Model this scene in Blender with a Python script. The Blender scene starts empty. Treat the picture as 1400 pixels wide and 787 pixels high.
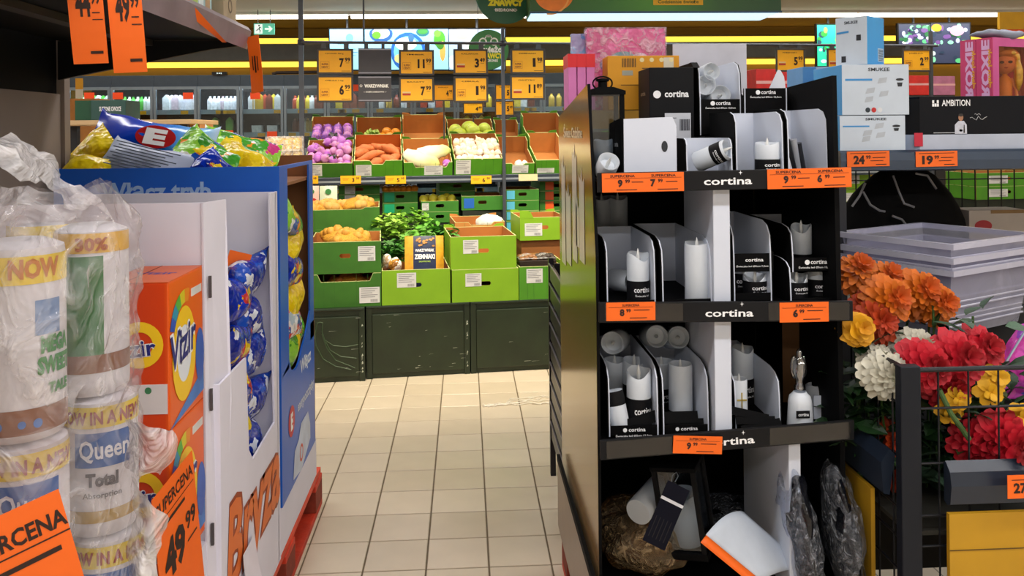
import bpy, math, random
from mathutils import Vector, Matrix, Euler, noise
random.seed(7)
sc = bpy.context.scene
col = sc.collection
RAD = math.radians
# ---------------------------------------------------------------- camera
FW, FH, FL = 1400.0, 787.0, 1164.0
PX0, PY0 = 700.0, 180.0
TH, RO = RAD(3.15), RAD(0.6)
CP = Vector((0, 0, 1.45))
C_F = Vector((math.sin(TH), math.cos(TH), 0))
_r0 = Vector((math.cos(TH), -math.sin(TH), 0)); _u0 = Vector((0, 0, 1))
C_R = _r0 * math.cos(RO) - _u0 * math.sin(RO)
C_U = _u0 * math.cos(RO) + _r0 * math.sin(RO)
cd = bpy.data.cameras.new('camera'); cam = bpy.data.objects.new('camera', cd); col.objects.link(cam)
cd.sensor_fit = 'HORIZONTAL'; cd.sensor_width = 36; cd.lens = 36 * FL / FW
cd.shift_x = 0; cd.shift_y = -(FH / 2 - PY0) / FW
cd.clip_start = 0.05; cd.clip_end = 60
cam.matrix_world = Matrix(((C_R.x, C_U.x, -C_F.x, CP.x), (C_R.y, C_U.y, -C_F.y, CP.y), (C_R.z, C_U.z, -C_F.z, CP.z), (0, 0, 0, 1)))
sc.camera = cam
# ---------------------------------------------------------------- world, large lights, exposure
wd = bpy.data.worlds.new('world'); sc.world = wd; wd.use_nodes = True
wd.node_tree.nodes['Background'].inputs[0].default_value = (1, .96, .92, 1)
wd.node_tree.nodes['Background'].inputs[1].default_value = 0.25
sc.view_settings.view_transform = 'Standard'; sc.view_settings.look = 'None'
sc.view_settings.gamma = 1; sc.view_settings.exposure = 0.0; sc.view_settings.use_curve_mapping = False
LAMP_Y = (-1.6, 0.9, 3.3, 6.6, 9.9)        # the shop's rows of ceiling strip lamps
LAMP_W = (185, 150, 95, 130, 90)           # watts of each row
SPOT_W = 140                               # watts of each spotlight over the produce
# ---------------------------------------------------------------- pixel helpers (a pixel plus a real distance gives a place)
def ray(px, py): return C_F + C_R * ((px - PX0) / FL) + C_U * ((PY0 - py) / FL)
def P(px, py, Y): d = ray(px, py); return CP + d * (Y / d.y)
def PXP(px, py, X): d = ray(px, py); return CP + d * (X / d.x)
def PZ(px, py, Z): d = ray(px, py); return CP + d * ((Z - CP.z) / d.z)
class Frame:
    def __init__(s, o, rz): s.o = Vector(o); s.rz = rz; s.m = Matrix.Translation(s.o) @ Matrix.Rotation(rz, 4, 'Z'); s.i = s.m.inverted()
    def w(s, x, y, z): return s.m @ Vector((x, y, z))
    def p(s, px, py, ly):
        a = s.i @ CP; d = s.i.to_3x3() @ ray(px, py); return a + d * ((ly - a.y) / d.y)
    def pz(s, px, py, lz):
        a = s.i @ CP; d = s.i.to_3x3() @ ray(px, py); return a + d * ((lz - a.z) / d.z)
WF = Frame((0, 0, 0), 0)
def fit(x0, x1, y0, y1, Y, fr=WF):
    """px box on the plane local y=Y -> (x centre, z bottom, width, height) in the frame"""
    c = (y0 + y1) / 2; a = fr.p(x0, c, Y); b = fr.p(x1, c, Y); t = fr.p((x0 + x1) / 2, y0, Y); u = fr.p((x0 + x1) / 2, y1, Y)
    return (a.x + b.x) / 2, u.z, b.x - a.x, t.z - u.z
# ---------------------------------------------------------------- materials
def lin(h):
    h = h.lstrip('#'); o = []
    for i in (0, 2, 4):
        c = int(h[i:i + 2], 16) / 255; o.append(c / 12.92 if c <= .04045 else ((c + .055) / 1.055) ** 2.4)
    return (o[0], o[1], o[2], 1)
MATS = {}
def M(h, rough=.5, metal=0, var=.06, vs=12, bump=0, bs=60, spec=.5, coat=0):
    k = ('M', h, rough, metal, var, vs, bump, bs, spec, coat)
    if k in MATS: return MATS[k]
    m = bpy.data.materials.new('paint_' + h.strip('#')); m.use_nodes = True; nt = m.node_tree; b = nt.nodes['Principled BSDF']
    c = lin(h); b.inputs['Base Color'].default_value = c
    b.inputs['Roughness'].default_value = rough; b.inputs['Metallic'].default_value = metal
    b.inputs['Specular IOR Level'].default_value = spec; b.inputs['Coat Weight'].default_value = coat; b.inputs['Coat Roughness'].default_value = .08
    if var or bump:
        tc = nt.nodes.new('ShaderNodeTexCoord')
    if var:
        n = nt.nodes.new('ShaderNodeTexNoise'); n.inputs['Scale'].default_value = vs; n.inputs['Detail'].default_value = 4
        nt.links.new(tc.outputs['Object'], n.inputs['Vector'])
        r = nt.nodes.new('ShaderNodeMapRange'); r.inputs[1].default_value = .3; r.inputs[2].default_value = .7
        r.inputs[3].default_value = 1 - var * 1.5; r.inputs[4].default_value = 1 + var
        nt.links.new(n.outputs[0], r.inputs[0])
        x = nt.nodes.new('ShaderNodeVectorMath'); x.operation = 'SCALE'; x.inputs[0].default_value = c[:3]
        nt.links.new(r.outputs[0], x.inputs['Scale']); nt.links.new(x.outputs[0], b.inputs['Base Color'])
    if bump:
        n2 = nt.nodes.new('ShaderNodeTexNoise'); n2.inputs['Scale'].default_value = bs; n2.inputs['Detail'].default_value = 3
        nt.links.new(tc.outputs['Object'], n2.inputs['Vector'])
        bp = nt.nodes.new('ShaderNodeBump'); bp.inputs['Strength'].default_value = bump; bp.inputs['Distance'].default_value = .01
        nt.links.new(n2.outputs[0], bp.inputs['Height']); nt.links.new(bp.outputs[0], b.inputs['Normal'])
    MATS[k] = m; return m
def EM(h, s):
    k = ('E', h, s)
    if k in MATS: return MATS[k]
    m = bpy.data.materials.new('lit_' + h.strip('#')); m.use_nodes = True; b = m.node_tree.nodes['Principled BSDF']
    b.inputs['Base Color'].default_value = lin(h); b.inputs['Emission Color'].default_value = lin(h); b.inputs['Emission Strength'].default_value = s
    b.inputs['Roughness'].default_value = .4
    MATS[k] = m; return m
def FILM(name, tint='#ffffff', clear=.8, bs=18, bump=.9, rough=.16, white=.5):
    """clear plastic: see-through mixed with gloss and a little milky white, wrinkled"""
    k = ('F', name)
    if k in MATS: return MATS[k]
    m = bpy.data.materials.new(name); m.use_nodes = True; nt = m.node_tree; nt.nodes.clear()
    o = nt.nodes.new('ShaderNodeOutputMaterial'); tr = nt.nodes.new('ShaderNodeBsdfTransparent'); tr.inputs[0].default_value = lin(tint)
    pr = nt.nodes.new('ShaderNodeBsdfPrincipled'); pr.inputs['Base Color'].default_value = lin(tint); pr.inputs['Roughness'].default_value = rough
    pr.inputs['Specular IOR Level'].default_value = .9
    tc = nt.nodes.new('ShaderNodeTexCoord'); n = nt.nodes.new('ShaderNodeTexNoise'); n.inputs['Scale'].default_value = bs; n.inputs['Detail'].default_value = 3
    n.inputs['Distortion'].default_value = 1.6
    bp = nt.nodes.new('ShaderNodeBump'); bp.inputs['Strength'].default_value = bump; bp.inputs['Distance'].default_value = .03
    nt.links.new(tc.outputs['Object'], n.inputs['Vector']); nt.links.new(n.outputs[0], bp.inputs['Height']); nt.links.new(bp.outputs[0], pr.inputs['Normal'])
    r = nt.nodes.new('ShaderNodeMapRange'); r.inputs[1].default_value = .45; r.inputs[2].default_value = .75
    r.inputs[3].default_value = 1 - clear; r.inputs[4].default_value = min(1, (1 - clear) + white)
    nt.links.new(n.outputs[0], r.inputs[0])
    mx = nt.nodes.new('ShaderNodeMixShader'); nt.links.new(r.outputs[0], mx.inputs[0]); nt.links.new(tr.outputs[0], mx.inputs[1]); nt.links.new(pr.outputs[0], mx.inputs[2])
    nt.links.new(mx.outputs[0], o.inputs[0]); MATS[k] = m; return m
def PATCH(name, cols, scale=9, rough=.2, stretch=(1, 1, 1)):
    """printed wrapper: irregular patches of flat ink colours"""
    k = ('P', name)
    if k in MATS: return MATS[k]
    m = bpy.data.materials.new(name); m.use_nodes = True; nt = m.node_tree; b = nt.nodes['Principled BSDF']
    tc = nt.nodes.new('ShaderNodeTexCoord'); mp = nt.nodes.new('ShaderNodeMapping'); mp.inputs['Scale'].default_value = stretch
    n = nt.nodes.new('ShaderNodeTexVoronoi'); n.inputs['Scale'].default_value = scale
    nz = nt.nodes.new('ShaderNodeTexNoise'); nz.inputs['Scale'].default_value = scale * 1.3; va = nt.nodes.new('ShaderNodeVectorMath'); va.operation = 'MULTIPLY_ADD'
    va.inputs[1].default_value = (1.6 / scale,) * 3
    nt.links.new(tc.outputs['Object'], mp.inputs[0]); nt.links.new(mp.outputs[0], nz.inputs['Vector']); nt.links.new(nz.outputs['Color'], va.inputs[0]); nt.links.new(mp.outputs[0], va.inputs[2]); nt.links.new(va.outputs[0], n.inputs['Vector'])
    s = nt.nodes.new('ShaderNodeSeparateColor'); nt.links.new(n.outputs['Color'], s.inputs[0])
    cr = nt.nodes.new('ShaderNodeValToRGB'); cr.color_ramp.interpolation = 'CONSTANT'
    e = cr.color_ramp.elements
    while len(e) < len(cols): e.new(.5)
    for i, c in enumerate(cols): e[i].position = i / len(cols); e[i].color = lin(c)
    nt.links.new(s.outputs[0], cr.inputs[0]); nt.links.new(cr.outputs[0], b.inputs['Base Color'])
    b.inputs['Roughness'].default_value = rough
    n2 = nt.nodes.new('ShaderNodeTexNoise'); n2.inputs['Scale'].default_value = 22; nt.links.new(tc.outputs['Object'], n2.inputs['Vector'])
    bp = nt.nodes.new('ShaderNodeBump'); bp.inputs['Strength'].default_value = .7; bp.inputs['Distance'].default_value = .02
    nt.links.new(n2.outputs[0], bp.inputs['Height']); nt.links.new(bp.outputs[0], b.inputs['Normal'])
    MATS[k] = m; return m
def RAMP(name, axis, stops, rough=.35, interp='LINEAR', noise_amt=0):
    """printed colour bands along a local axis (metres)"""
    k = ('R', name)
    if k in MATS: return MATS[k]
    m = bpy.data.materials.new(name); m.use_nodes = True; nt = m.node_tree; b = nt.nodes['Principled BSDF']
    tc = nt.nodes.new('ShaderNodeTexCoord'); s = nt.nodes.new('ShaderNodeSeparateXYZ'); nt.links.new(tc.outputs['Object'], s.inputs[0])
    lo, hi = stops[0][0], stops[-1][0]
    r = nt.nodes.new('ShaderNodeMapRange'); r.inputs[1].default_value = lo; r.inputs[2].default_value = hi
    nt.links.new(s.outputs['XYZ'.index(axis)], r.inputs[0])
    cr = nt.nodes.new('ShaderNodeValToRGB'); cr.color_ramp.interpolation = interp; e = cr.color_ramp.elements
    while len(e) < len(stops): e.new(.5)
    for i, (p, c) in enumerate(stops): e[i].position = (p - lo) / (hi - lo); e[i].color = lin(c)
    nt.links.new(r.outputs[0], cr.inputs[0]); nt.links.new(cr.outputs[0], b.inputs['Base Color']); b.inputs['Roughness'].default_value = rough
    MATS[k] = m; return m
def GLASS(name, tint='#e8f2f4', clear=.88):
    k = ('G', name)
    if k in MATS: return MATS[k]
    m = bpy.data.materials.new(name); m.use_nodes = True; nt = m.node_tree; nt.nodes.clear()
    o = nt.nodes.new('ShaderNodeOutputMaterial'); tr = nt.nodes.new('ShaderNodeBsdfTransparent'); tr.inputs[0].default_value = lin(tint)
    g = nt.nodes.new('ShaderNodeBsdfGlossy'); g.inputs['Roughness'].default_value = .08; mx = nt.nodes.new('ShaderNodeMixShader')
    mx.inputs[0].default_value = 1 - clear
    nt.links.new(tr.outputs[0], mx.inputs[1]); nt.links.new(g.outputs[0], mx.inputs[2]); nt.links.new(mx.outputs[0], o.inputs[0]); MATS[k] = m; return m
# ---------------------------------------------------------------- mesh builder
class MB:
    def __init__(s): s.v = []; s.f = []; s.m = []
    def add(s, vs, fs, mi=0, T=None):
        n = len(s.v)
        s.v += [tuple(T @ Vector(v)) for v in vs] if T is not None else [tuple(v) for v in vs]
        s.f += [[i + n for i in f] for f in fs]; s.m += [mi] * len(fs); return s
    def box(s, x0, x1, y0, y1, z0, z1, mi=0, T=None):
        v = [(x0, y0, z0), (x1, y0, z0), (x1, y1, z0), (x0, y1, z0), (x0, y0, z1), (x1, y0, z1), (x1, y1, z1), (x0, y1, z1)]
        return s.add(v, [(0, 3, 2, 1), (4, 5, 6, 7), (0, 1, 5, 4), (1, 2, 6, 5), (2, 3, 7, 6), (3, 0, 4, 7)], mi, T)
    def bar(s, p0, p1, w, d, mi=0):
        p0 = Vector(p0); p1 = Vector(p1); L = (p1 - p0).length; q = (p1 - p0).to_track_quat('Z', 'Y').to_matrix().to_4x4()
        return s.box(-w / 2, w / 2, -d / 2, d / 2, 0, L, mi, Matrix.Translation(p0) @ q)
    def cyl(s, p0, p1, r0, r1=None, n=16, mi=0, caps=True):
        r1 = r0 if r1 is None else r1; p0 = Vector(p0); p1 = Vector(p1)
        q = (p1 - p0).to_track_quat('Z', 'Y').to_matrix().to_4x4(); T = Matrix.Translation(p0) @ q; L = (p1 - p0).length
        v = [(r0 * math.cos(2 * math.pi * i / n), r0 * math.sin(2 * math.pi * i / n), 0) for i in range(n)] + [(r1 * math.cos(2 * math.pi * i / n), r1 * math.sin(2 * math.pi * i / n), L) for i in range(n)]
        f = [(i, (i + 1) % n, n + (i + 1) % n, n + i) for i in range(n)]
        if caps: f += [tuple(range(n - 1, -1, -1)), tuple(range(n, 2 * n))]
        return s.add(v, f, mi, T)
    def lathe(s, prof, n=20, mi=0, T=None):
        v = []; f = []; k = len(prof)
        for i in range(n):
            a = 2 * math.pi * i / n
            v += [(r * math.cos(a), r * math.sin(a), z) for r, z in prof]
        for i in range(n):
            j = (i + 1) % n
            f += [(i * k + t, j * k + t, j * k + t + 1, i * k + t + 1) for t in range(k - 1)]
        return s.add(v, f, mi, T)
    def tube(s, pts, r, n=6, mi=0, closed=False):
        pts = [Vector(p) for p in pts]; m = len(pts); v = []; f = []
        up = Vector((.13, .27, .95))
        for i, p in enumerate(pts):
            if closed: t = pts[(i + 1) % m] - pts[i - 1]
            else: t = pts[min(i + 1, m - 1)] - pts[max(i - 1, 0)]
            t.normalize(); a = t.cross(up); 
            if a.length < .01: a = t.cross(Vector((1, 0, 0)))
            a.normalize(); b = t.cross(a)
            rr = r[i] if isinstance(r, (list, tuple)) else r
            v += [p + (a * math.cos(2 * math.pi * k / n) + b * math.sin(2 * math.pi * k / n)) * rr for k in range(n)]
        for i in range(m if closed else m - 1):
            j = (i + 1) % m
            f += [(i * n + k, i * n + (k + 1) % n, j * n + (k + 1) % n, j * n + k) for k in range(n)]
        if not closed: f += [tuple(range(n - 1, -1, -1)), tuple((m - 1) * n + k for k in range(n))]
        return s.add(v, f, mi)
    def prism(s, out, a, b, axis='y', mi=0, T=None, mi2=None):
        """polygon extruded from a to b. axis y: out=(x,z); axis x: out=(y,z); axis z: out=(x,y)"""
        n = len(out)
        g = {'y': lambda u, w, t: (u, t, w), 'x': lambda u, w, t: (t, u, w), 'z': lambda u, w, t: (u, w, t)}[axis]
        v = [g(u, w, a) for u, w in out] + [g(u, w, b) for u, w in out]
        s.add(v, [tuple(range(n)), ], mi, T); k = len(s.v) - 2 * n
        s.f += [[k + n + i for i in range(n - 1, -1, -1)]]; s.m += [mi if mi2 is None else mi2]
        s.f += [[k + i, k + n + i, k + n + (i + 1) % n, k + (i + 1) % n] for i in range(n)]; s.m += [mi] * n
        return s
    def grid(s, fn, nu, nv, mi=0, cu=False):
        v = [fn(i / (nu if cu else nu - 1), j / (nv - 1)) for i in range(nu) for j in range(nv)]
        f = []
        for i in range(nu if cu else nu - 1):
            for j in range(nv - 1):
                a = i * nv + j; b = ((i + 1) % nu) * nv + j; f.append((a, b, b + 1, a + 1))
        return s.add(v, f, mi)
    def ball(s, c, r, n=12, m=8, mi=0, sq=(1, 1, 1), T=None):
        v = [(c[0], c[1], c[2] - r * sq[2])]; f = []
        for j in range(1, m):
            t = math.pi * j / m
            v += [(c[0] + r * sq[0] * math.sin(t) * math.cos(2 * math.pi * i / n), c[1] + r * sq[1] * math.sin(t) * math.sin(2 * math.pi * i / n), c[2] - r * sq[2] * math.cos(t)) for i in range(n)]
        v.append((c[0], c[1], c[2] + r * sq[2])); L = len(v) - 1
        f += [(0, 1 + (i + 1) % n, 1 + i) for i in range(n)]
        for j in range(m - 2):
            for i in range(n): f.append((1 + j * n + i, 1 + j * n + (i + 1) % n, 1 + (j + 1) * n + (i + 1) % n, 1 + (j + 1) * n + i))
        f += [(L, 1 + (m - 2) * n + i, 1 + (m - 2) * n + (i + 1) % n) for i in range(n)]
        return s.add(v, f, mi, T)
    def disc(s, c, r, n=28, mi=0, axis='y', rz=None, a0=0, a1=360, r0=0):
        rz = r if rz is None else rz; v = []; full = abs(a1 - a0) >= 360; k = n if full else n + 1
        g = {'y': lambda u, w: (c[0] + u, c[1], c[2] + w), 'x': lambda u, w: (c[0], c[1] + u, c[2] + w), 'z': lambda u, w: (c[0] + u, c[1] + w, c[2])}[axis]
        an = [RAD(a0 + (a1 - a0) * i / n) for i in range(k)]
        if r0 == 0 and full: return s.add([g(r * math.cos(a), rz * math.sin(a)) for a in an], [tuple(range(n))], mi)
        q = r0 / r
        v = [g(r * math.cos(a), rz * math.sin(a)) for a in an] + [g(q * r * math.cos(a), q * rz * math.sin(a)) for a in an]
        return s.add(v, [(i, (i + 1) % k, k + (i + 1) % k, k + i) for i in range(n)], mi)
    def wob(s, amt, sc_=8, seed=0):
        o = Vector((seed * 3.1, seed * 1.7, seed * .9))
        s.v = [tuple(Vector(p) + noise.noise_vector(Vector(p) * sc_ + o) * amt) for p in s.v]; return s
    def mesh(s, mats, smooth=False):
        me = bpy.data.meshes.new('m'); me.from_pydata(s.v, [], s.f)
        for m in (mats if isinstance(mats, (list, tuple)) else [mats]): me.materials.append(m)
        if len(me.materials) > 1: me.polygons.foreach_set('material_index', s.m)
        if smooth:
            me.polygons.foreach_set('use_smooth', [True] * len(s.f)); me.set_sharp_from_angle(angle=RAD(40 if smooth is True else smooth))
        me.update(); return me
    def build(s, name, mats, parent=None, smooth=False, bevel=0, sub=0, loc=None, rot=None):
        return link(name, s.mesh(mats, smooth), parent, bevel, sub, loc, rot)
def link(name, me, parent=None, bevel=0, sub=0, loc=None, rot=None):
    o = bpy.data.objects.new(name, me); me.name = name; col.objects.link(o); o.parent = parent
    if loc is not None: o.location = loc
    if rot is not None: o.rotation_euler = rot
    if bevel:
        b = o.modifiers.new('edge', 'BEVEL'); b.width = bevel; b.segments = 2; b.limit_method = 'ANGLE'
    if sub:
        b = o.modifiers.new('soft', 'SUBSURF'); b.levels = sub; b.render_levels = sub
    return o
def thing(name, label, cat, loc=(0, 0, 0), rot=(0, 0, 0), group=None):
    o = bpy.data.objects.new(name, None); col.objects.link(o); o.location = loc; o.rotation_euler = rot; o.empty_display_size = .1
    o['label'] = label; o['category'] = cat
    if group: o['group'] = group
    return o
def tag(o, label, cat, group=None, kind=None):
    o['label'] = label; o['category'] = cat
    if group: o['group'] = group
    if kind: o['kind'] = kind
    return o
def struct(o, label=None):
    o['kind'] = 'structure'
    if label: o['label'] = label
    return o
def dup(root, loc, rot=None, label=None, group=None, scale=None):
    r = root.copy(); col.objects.link(r); r.location = loc
    if rot is not None: r.rotation_euler = rot
    if scale is not None: r.scale = scale if isinstance(scale, (tuple, list)) else (scale,) * 3
    if label: r['label'] = label
    if group: r['group'] = group
    for ch in root.children:
        c = ch.copy(); col.objects.link(c); c.parent = r
        for g in ch.children:
            d = g.copy(); col.objects.link(d); d.parent = c
    return r
# ---------------------------------------------------------------- lettering
TX = {}
def glyphs(t, bold):
    k = (t, bold)
    if k in TX: return TX[k]
    c = bpy.data.curves.new('t', 'FONT'); c.body = t; c.size = 1; c.offset = bold; c.resolution_u = 2; c.align_x = 'LEFT'
    o = bpy.data.objects.new('t', c); col.objects.link(o); dg = bpy.context.evaluated_depsgraph_get(); dg.update()
    me = o.evaluated_get(dg).to_mesh(); vs = [(v.co.x, v.co.y) for v in me.vertices]; fs = [list(p.vertices) for p in me.polygons]
    o.evaluated_get(dg).to_mesh_clear(); bpy.data.objects.remove(o); bpy.data.curves.remove(c)
    if vs:
        x0 = min(v[0] for v in vs); x1 = max(v[0] for v in vs)
        vs = [((x - (x0 + x1) / 2) / .7, y / .7) for x, y in vs]; wdt = (x1 - x0) / .7
    else: wdt = 1
    TX[k] = (vs, fs, wdt); return TX[k]
def MAP(face, at, tilt=0):
    at = Vector(at)
    R, U = {'-y': ((1, 0, 0), (0, 0, 1)), '+x': ((0, 1, 0), (0, 0, 1)), '-x': ((0, -1, 0), (0, 0, 1)), '+z': ((1, 0, 0), (0, 1, 0)), '+y': ((-1, 0, 0), (0, 0, 1))}[face]
    R = Vector(R); U = Vector(U); c, s = math.cos(tilt), math.sin(tilt)
    return lambda u, v: at + R * (u * c - v * s) + U * (u * s + v * c)
def prints(parent, items, mat, face='-y', at=(0, 0, 0), name='lettering', tilt=0, fn=None, shear=0):
    """items: (text, u, v, cap height[, width[, bold]]) centred on u, baseline v; fn maps (u,v) to a point"""
    mb = MB(); fn = fn or MAP(face, at, tilt)
    for it in items:
        t, u, v, h = it[:4]; w = it[4] if len(it) > 4 else None; b = it[5] if len(it) > 5 else .012
        if t == '_':          # a rule: width w, height h
            mb.add([fn(u - w / 2, v), fn(u + w / 2, v), fn(u + w / 2, v + h), fn(u - w / 2, v + h)], [(0, 1, 2, 3)]); continue
        vs, fs, gw = glyphs(t, b); sx = w / gw if w else h
        mb.add([fn(u + x * sx + y * h * shear, v + y * h) for x, y in vs], fs)
    return mb.build(name, mat, parent)
def ring(mb, fn, u, v, r, r0=0, n=28, mi=0, ry=None, a0=0, a1=360):
    ry = r if ry is None else ry; full = abs(a1 - a0) >= 360; k = n if full else n + 1
    an = [RAD(a0 + (a1 - a0) * i / n) for i in range(k)]; q = r0 / r
    if r0 == 0 and full: return mb.add([fn(u + r * math.cos(a), v + ry * math.sin(a)) for a in an], [tuple(range(n))], mi)
    return mb.add([fn(u + r * math.cos(a), v + ry * math.sin(a)) for a in an] + [fn(u + q * r * math.cos(a), v + q * ry * math.sin(a)) for a in an],
                  [(i, (i + 1) % k, k + (i + 1) % k, k + i) for i in range(n)], mi)
def poly(mb, fn, pts, mi=0): return mb.add([fn(u, v) for u, v in pts], [tuple(range(len(pts)))], mi)
# shared paints
ORANGE = M('#f4690a', .55, var=.03); INK = M('#2a1408', .7, var=0); AMBER = M('#ffb808', .5, var=.03); WHITE = M('#e8e8ee', .55, var=.03)
BLACK = M('#060607', .5, var=.1, spec=.3); CHAR = M('#101115', .5, var=.1, spec=.3); STEEL = M('#4a4f58', .4, .3, var=.05); DKSTEEL = M('#23262d', .45, .2)
PWHITE = M('#f2f2f2', .6, var=0); KRAFT = M('#b5793f', .8, var=.08); GREYW = M('#c9ccd2', .6, var=.04); BOARD = M('#e2e0ec', .7, var=.03, vs=4)
def price_card(name, label, loc, rot, w, h, lines, group=None, curl=0, mat=None, inkm=None, tk=.0012):
    """an orange price card standing in the local xz plane, facing -y; lines in fractions of w,h"""
    t = thing(name, label, 'price tag', loc, rot, group)
    mb = MB(); n = 7
    f = lambda u, v: Vector((u, curl * (v / h) ** 2 * (1 if v > 0 else 1), v))
    g = [(f(-w / 2, h * j / (n - 1) - h), f(w / 2, h * j / (n - 1) - h)) for j in range(n)]
    vs = []; fs = []
    for a, b in g: vs += [a, b, a + Vector((0, tk, 0)), b + Vector((0, tk, 0))]
    for j in range(n - 1):
        o = 4 * j; fs += [(o, o + 1, o + 5, o + 4), (o + 3, o + 2, o + 6, o + 7), (o, o + 4, o + 6, o + 2), (o + 1, o + 3, o + 7, o + 5)]
    fs += [(0, 2, 3, 1), (4 * n - 4, 4 * n - 3, 4 * n - 1, 4 * n - 2)]
    mb.add(vs, fs); mb.build('card', mat or ORANGE, t)
    it = []
    for l in lines:
        s_, u, v, hh = l[:4]; ww = l[4] * w if len(l) > 4 and l[4] else None; b = l[5] if len(l) > 5 else .012
        it.append((s_, u * w, v * h - h, hh * h, ww, b))
    prints(t, it, inkm or INK, fn=lambda u, v: f(u, v) + Vector((0, -.0008, 0)), name='price_lettering')
    return t
# ================================================================ the setting
TILE = 0.2095
XR, XL, YB, YF, ZC = 9.0, -8.0, 11.5, -3.0, 2.85
fm = M('#b0a08c', .35, var=.05, vs=3)
# floor: slab with a tile pattern in its material, real tiles where the aisle shows them
def floor_mat():
    m = bpy.data.materials.new('floor_tile_field'); m.use_nodes = True; nt = m.node_tree; b = nt.nodes['Principled BSDF']
    tc = nt.nodes.new('ShaderNodeTexCoord'); br = nt.nodes.new('ShaderNodeTexBrick'); br.offset = 0
    br.inputs['Color1'].default_value = lin('#cfc0a8'); br.inputs['Color2'].default_value = lin('#c8b9a1'); br.inputs['Mortar'].default_value = lin('#7a6c58')
    br.inputs['Scale'].default_value = 1; br.inputs['Brick Width'].default_value = TILE; br.inputs['Row Height'].default_value = TILE; br.inputs['Mortar Size'].default_value = .003
    nt.links.new(tc.outputs['Object'], br.inputs['Vector']); nt.links.new(br.outputs[0], b.inputs['Base Color']); b.inputs['Roughness'].default_value = .3
    return m
gx0 = PZ(582, 784, 0).x; gy0 = PZ(669, 774.6, 0).y
fl = struct(MB().box(XL, XR, YF, YB, -.06, -.004, 0).build('floor', [floor_mat()]), 'cream ceramic tile shop floor with dark joints')
# tile grid: pattern origin follows the real tiles
mp = fl.data.materials[0].node_tree; _tc = [n for n in mp.nodes if n.type == 'TEX_COORD'][0]; _br = [n for n in mp.nodes if n.type == 'TEX_BRICK'][0]
_mp = mp.nodes.new('ShaderNodeMapping'); _mp.inputs['Location'].default_value = (-(gx0 % TILE) + TILE, -(gy0 % TILE) + TILE, 0)
mp.links.new(_tc.outputs['Object'], _mp.inputs[0]); mp.links.new(_mp.outputs[0], _br.inputs['Vector'])
# joints under the real tiles
gm = M('#75664f', .8, var=.1, vs=30)
tms = [M(c, .28, var=.035, vs=v, spec=.5) for c, v in (('#d6c8b0', 5), ('#d2c3ab', 7), ('#dacbb4', 6))]
tme = []
for m_ in tms:
    b_ = MB(); w_ = TILE / 2 - .003; e_ = .0016
    b_.add([(-w_, -w_, -.004), (w_, -w_, -.004), (w_, w_, -.004), (-w_, w_, -.004), (-w_, -w_, -.0012), (w_, -w_, -.0012), (w_, w_, -.0012), (-w_, w_, -.0012),
            (-w_ + e_, -w_ + e_, 0), (w_ - e_, -w_ + e_, 0), (w_ - e_, w_ - e_, 0), (-w_ + e_, w_ - e_, 0)],
           [(8, 9, 10, 11), (0, 1, 5, 4), (1, 2, 6, 5), (2, 3, 7, 6), (3, 0, 4, 7), (4, 5, 9, 8), (5, 6, 10, 9), (6, 7, 11, 10), (7, 4, 8, 11)])
    tme.append(b_.mesh(m_))
i0 = math.floor((-1.15 - gx0) / TILE); j0 = math.floor((2.45 - gy0) / TILE)
ib, jb = i0 + 10, j0 + 15
gr = MB().box(gx0 + i0 * TILE, gx0 + ib * TILE, gy0 + j0 * TILE, gy0 + jb * TILE, -.006, -.0035).build('grout_bed', gm, fl)
for i in range(i0, ib):
    for j in range(j0, jb):
        link('floor_tile', random.choice(tme), fl, loc=(gx0 + (i + .5) * TILE, gy0 + (j + .5) * TILE, 0))
ceil_g = M('#c6c0b4', .9, var=.03, vs=2)
OCHRE = M('#9a7420', .8, var=.05, vs=3)
ce = struct(MB().box(XL, XR, YF, 10.02, ZC, ZC + .1).build('ceiling', ceil_g), 'pale grey shop ceiling')
MB().box(XL, XR, 10.02, YB, ZC, ZC + .1).build('ceiling_panel', OCHRE, ce)
struct(MB().box(XL, XR, YB, YB + .1, 0, ZC + .1).build('wall_back', OCHRE), 'ochre wall above the chilled cabinets')
struct(MB().box(XL - .1, XL, YF, YB, 0, ZC).build('wall_left', M('#b9a98a', .9)), 'shop side wall beyond the gondola shelf')
struct(MB().box(XR, XR + .1, YF, YB, 0, ZC).build('wall_right', M('#b9a98a', .9)), 'shop side wall beyond the flower basket')
struct(MB().box(XL, XR, YF - .1, YF, 0, ZC).build('wall_front', M('#d8d2c6', .9)), 'shop front wall')
tr = struct(MB().box(XL, XR, YB - .05, YB, 2.42, 2.66).build('trim_1', M('#5c5c5a', .6)), 'grey band along the back wall')
for nm, z, lab in (('upper', 2.685, 'upper'), ('lower', 2.375, 'lower')):
    t = thing('light_strip', f'{lab} of the two yellow light strips along the back wall', 'light strip', (0, YB - .06, z), group='yellow wall light strips')
    MB().box(XL + .2, XR - .2, 0, .05, -.035, .035).build('glowing_strip', EM('#ffd84a', 1.35), t)
    MB().box(XL + .2, XR - .2, -.012, .05, .036, .06).build('channel', M('#6d5412', .6), t)
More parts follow.
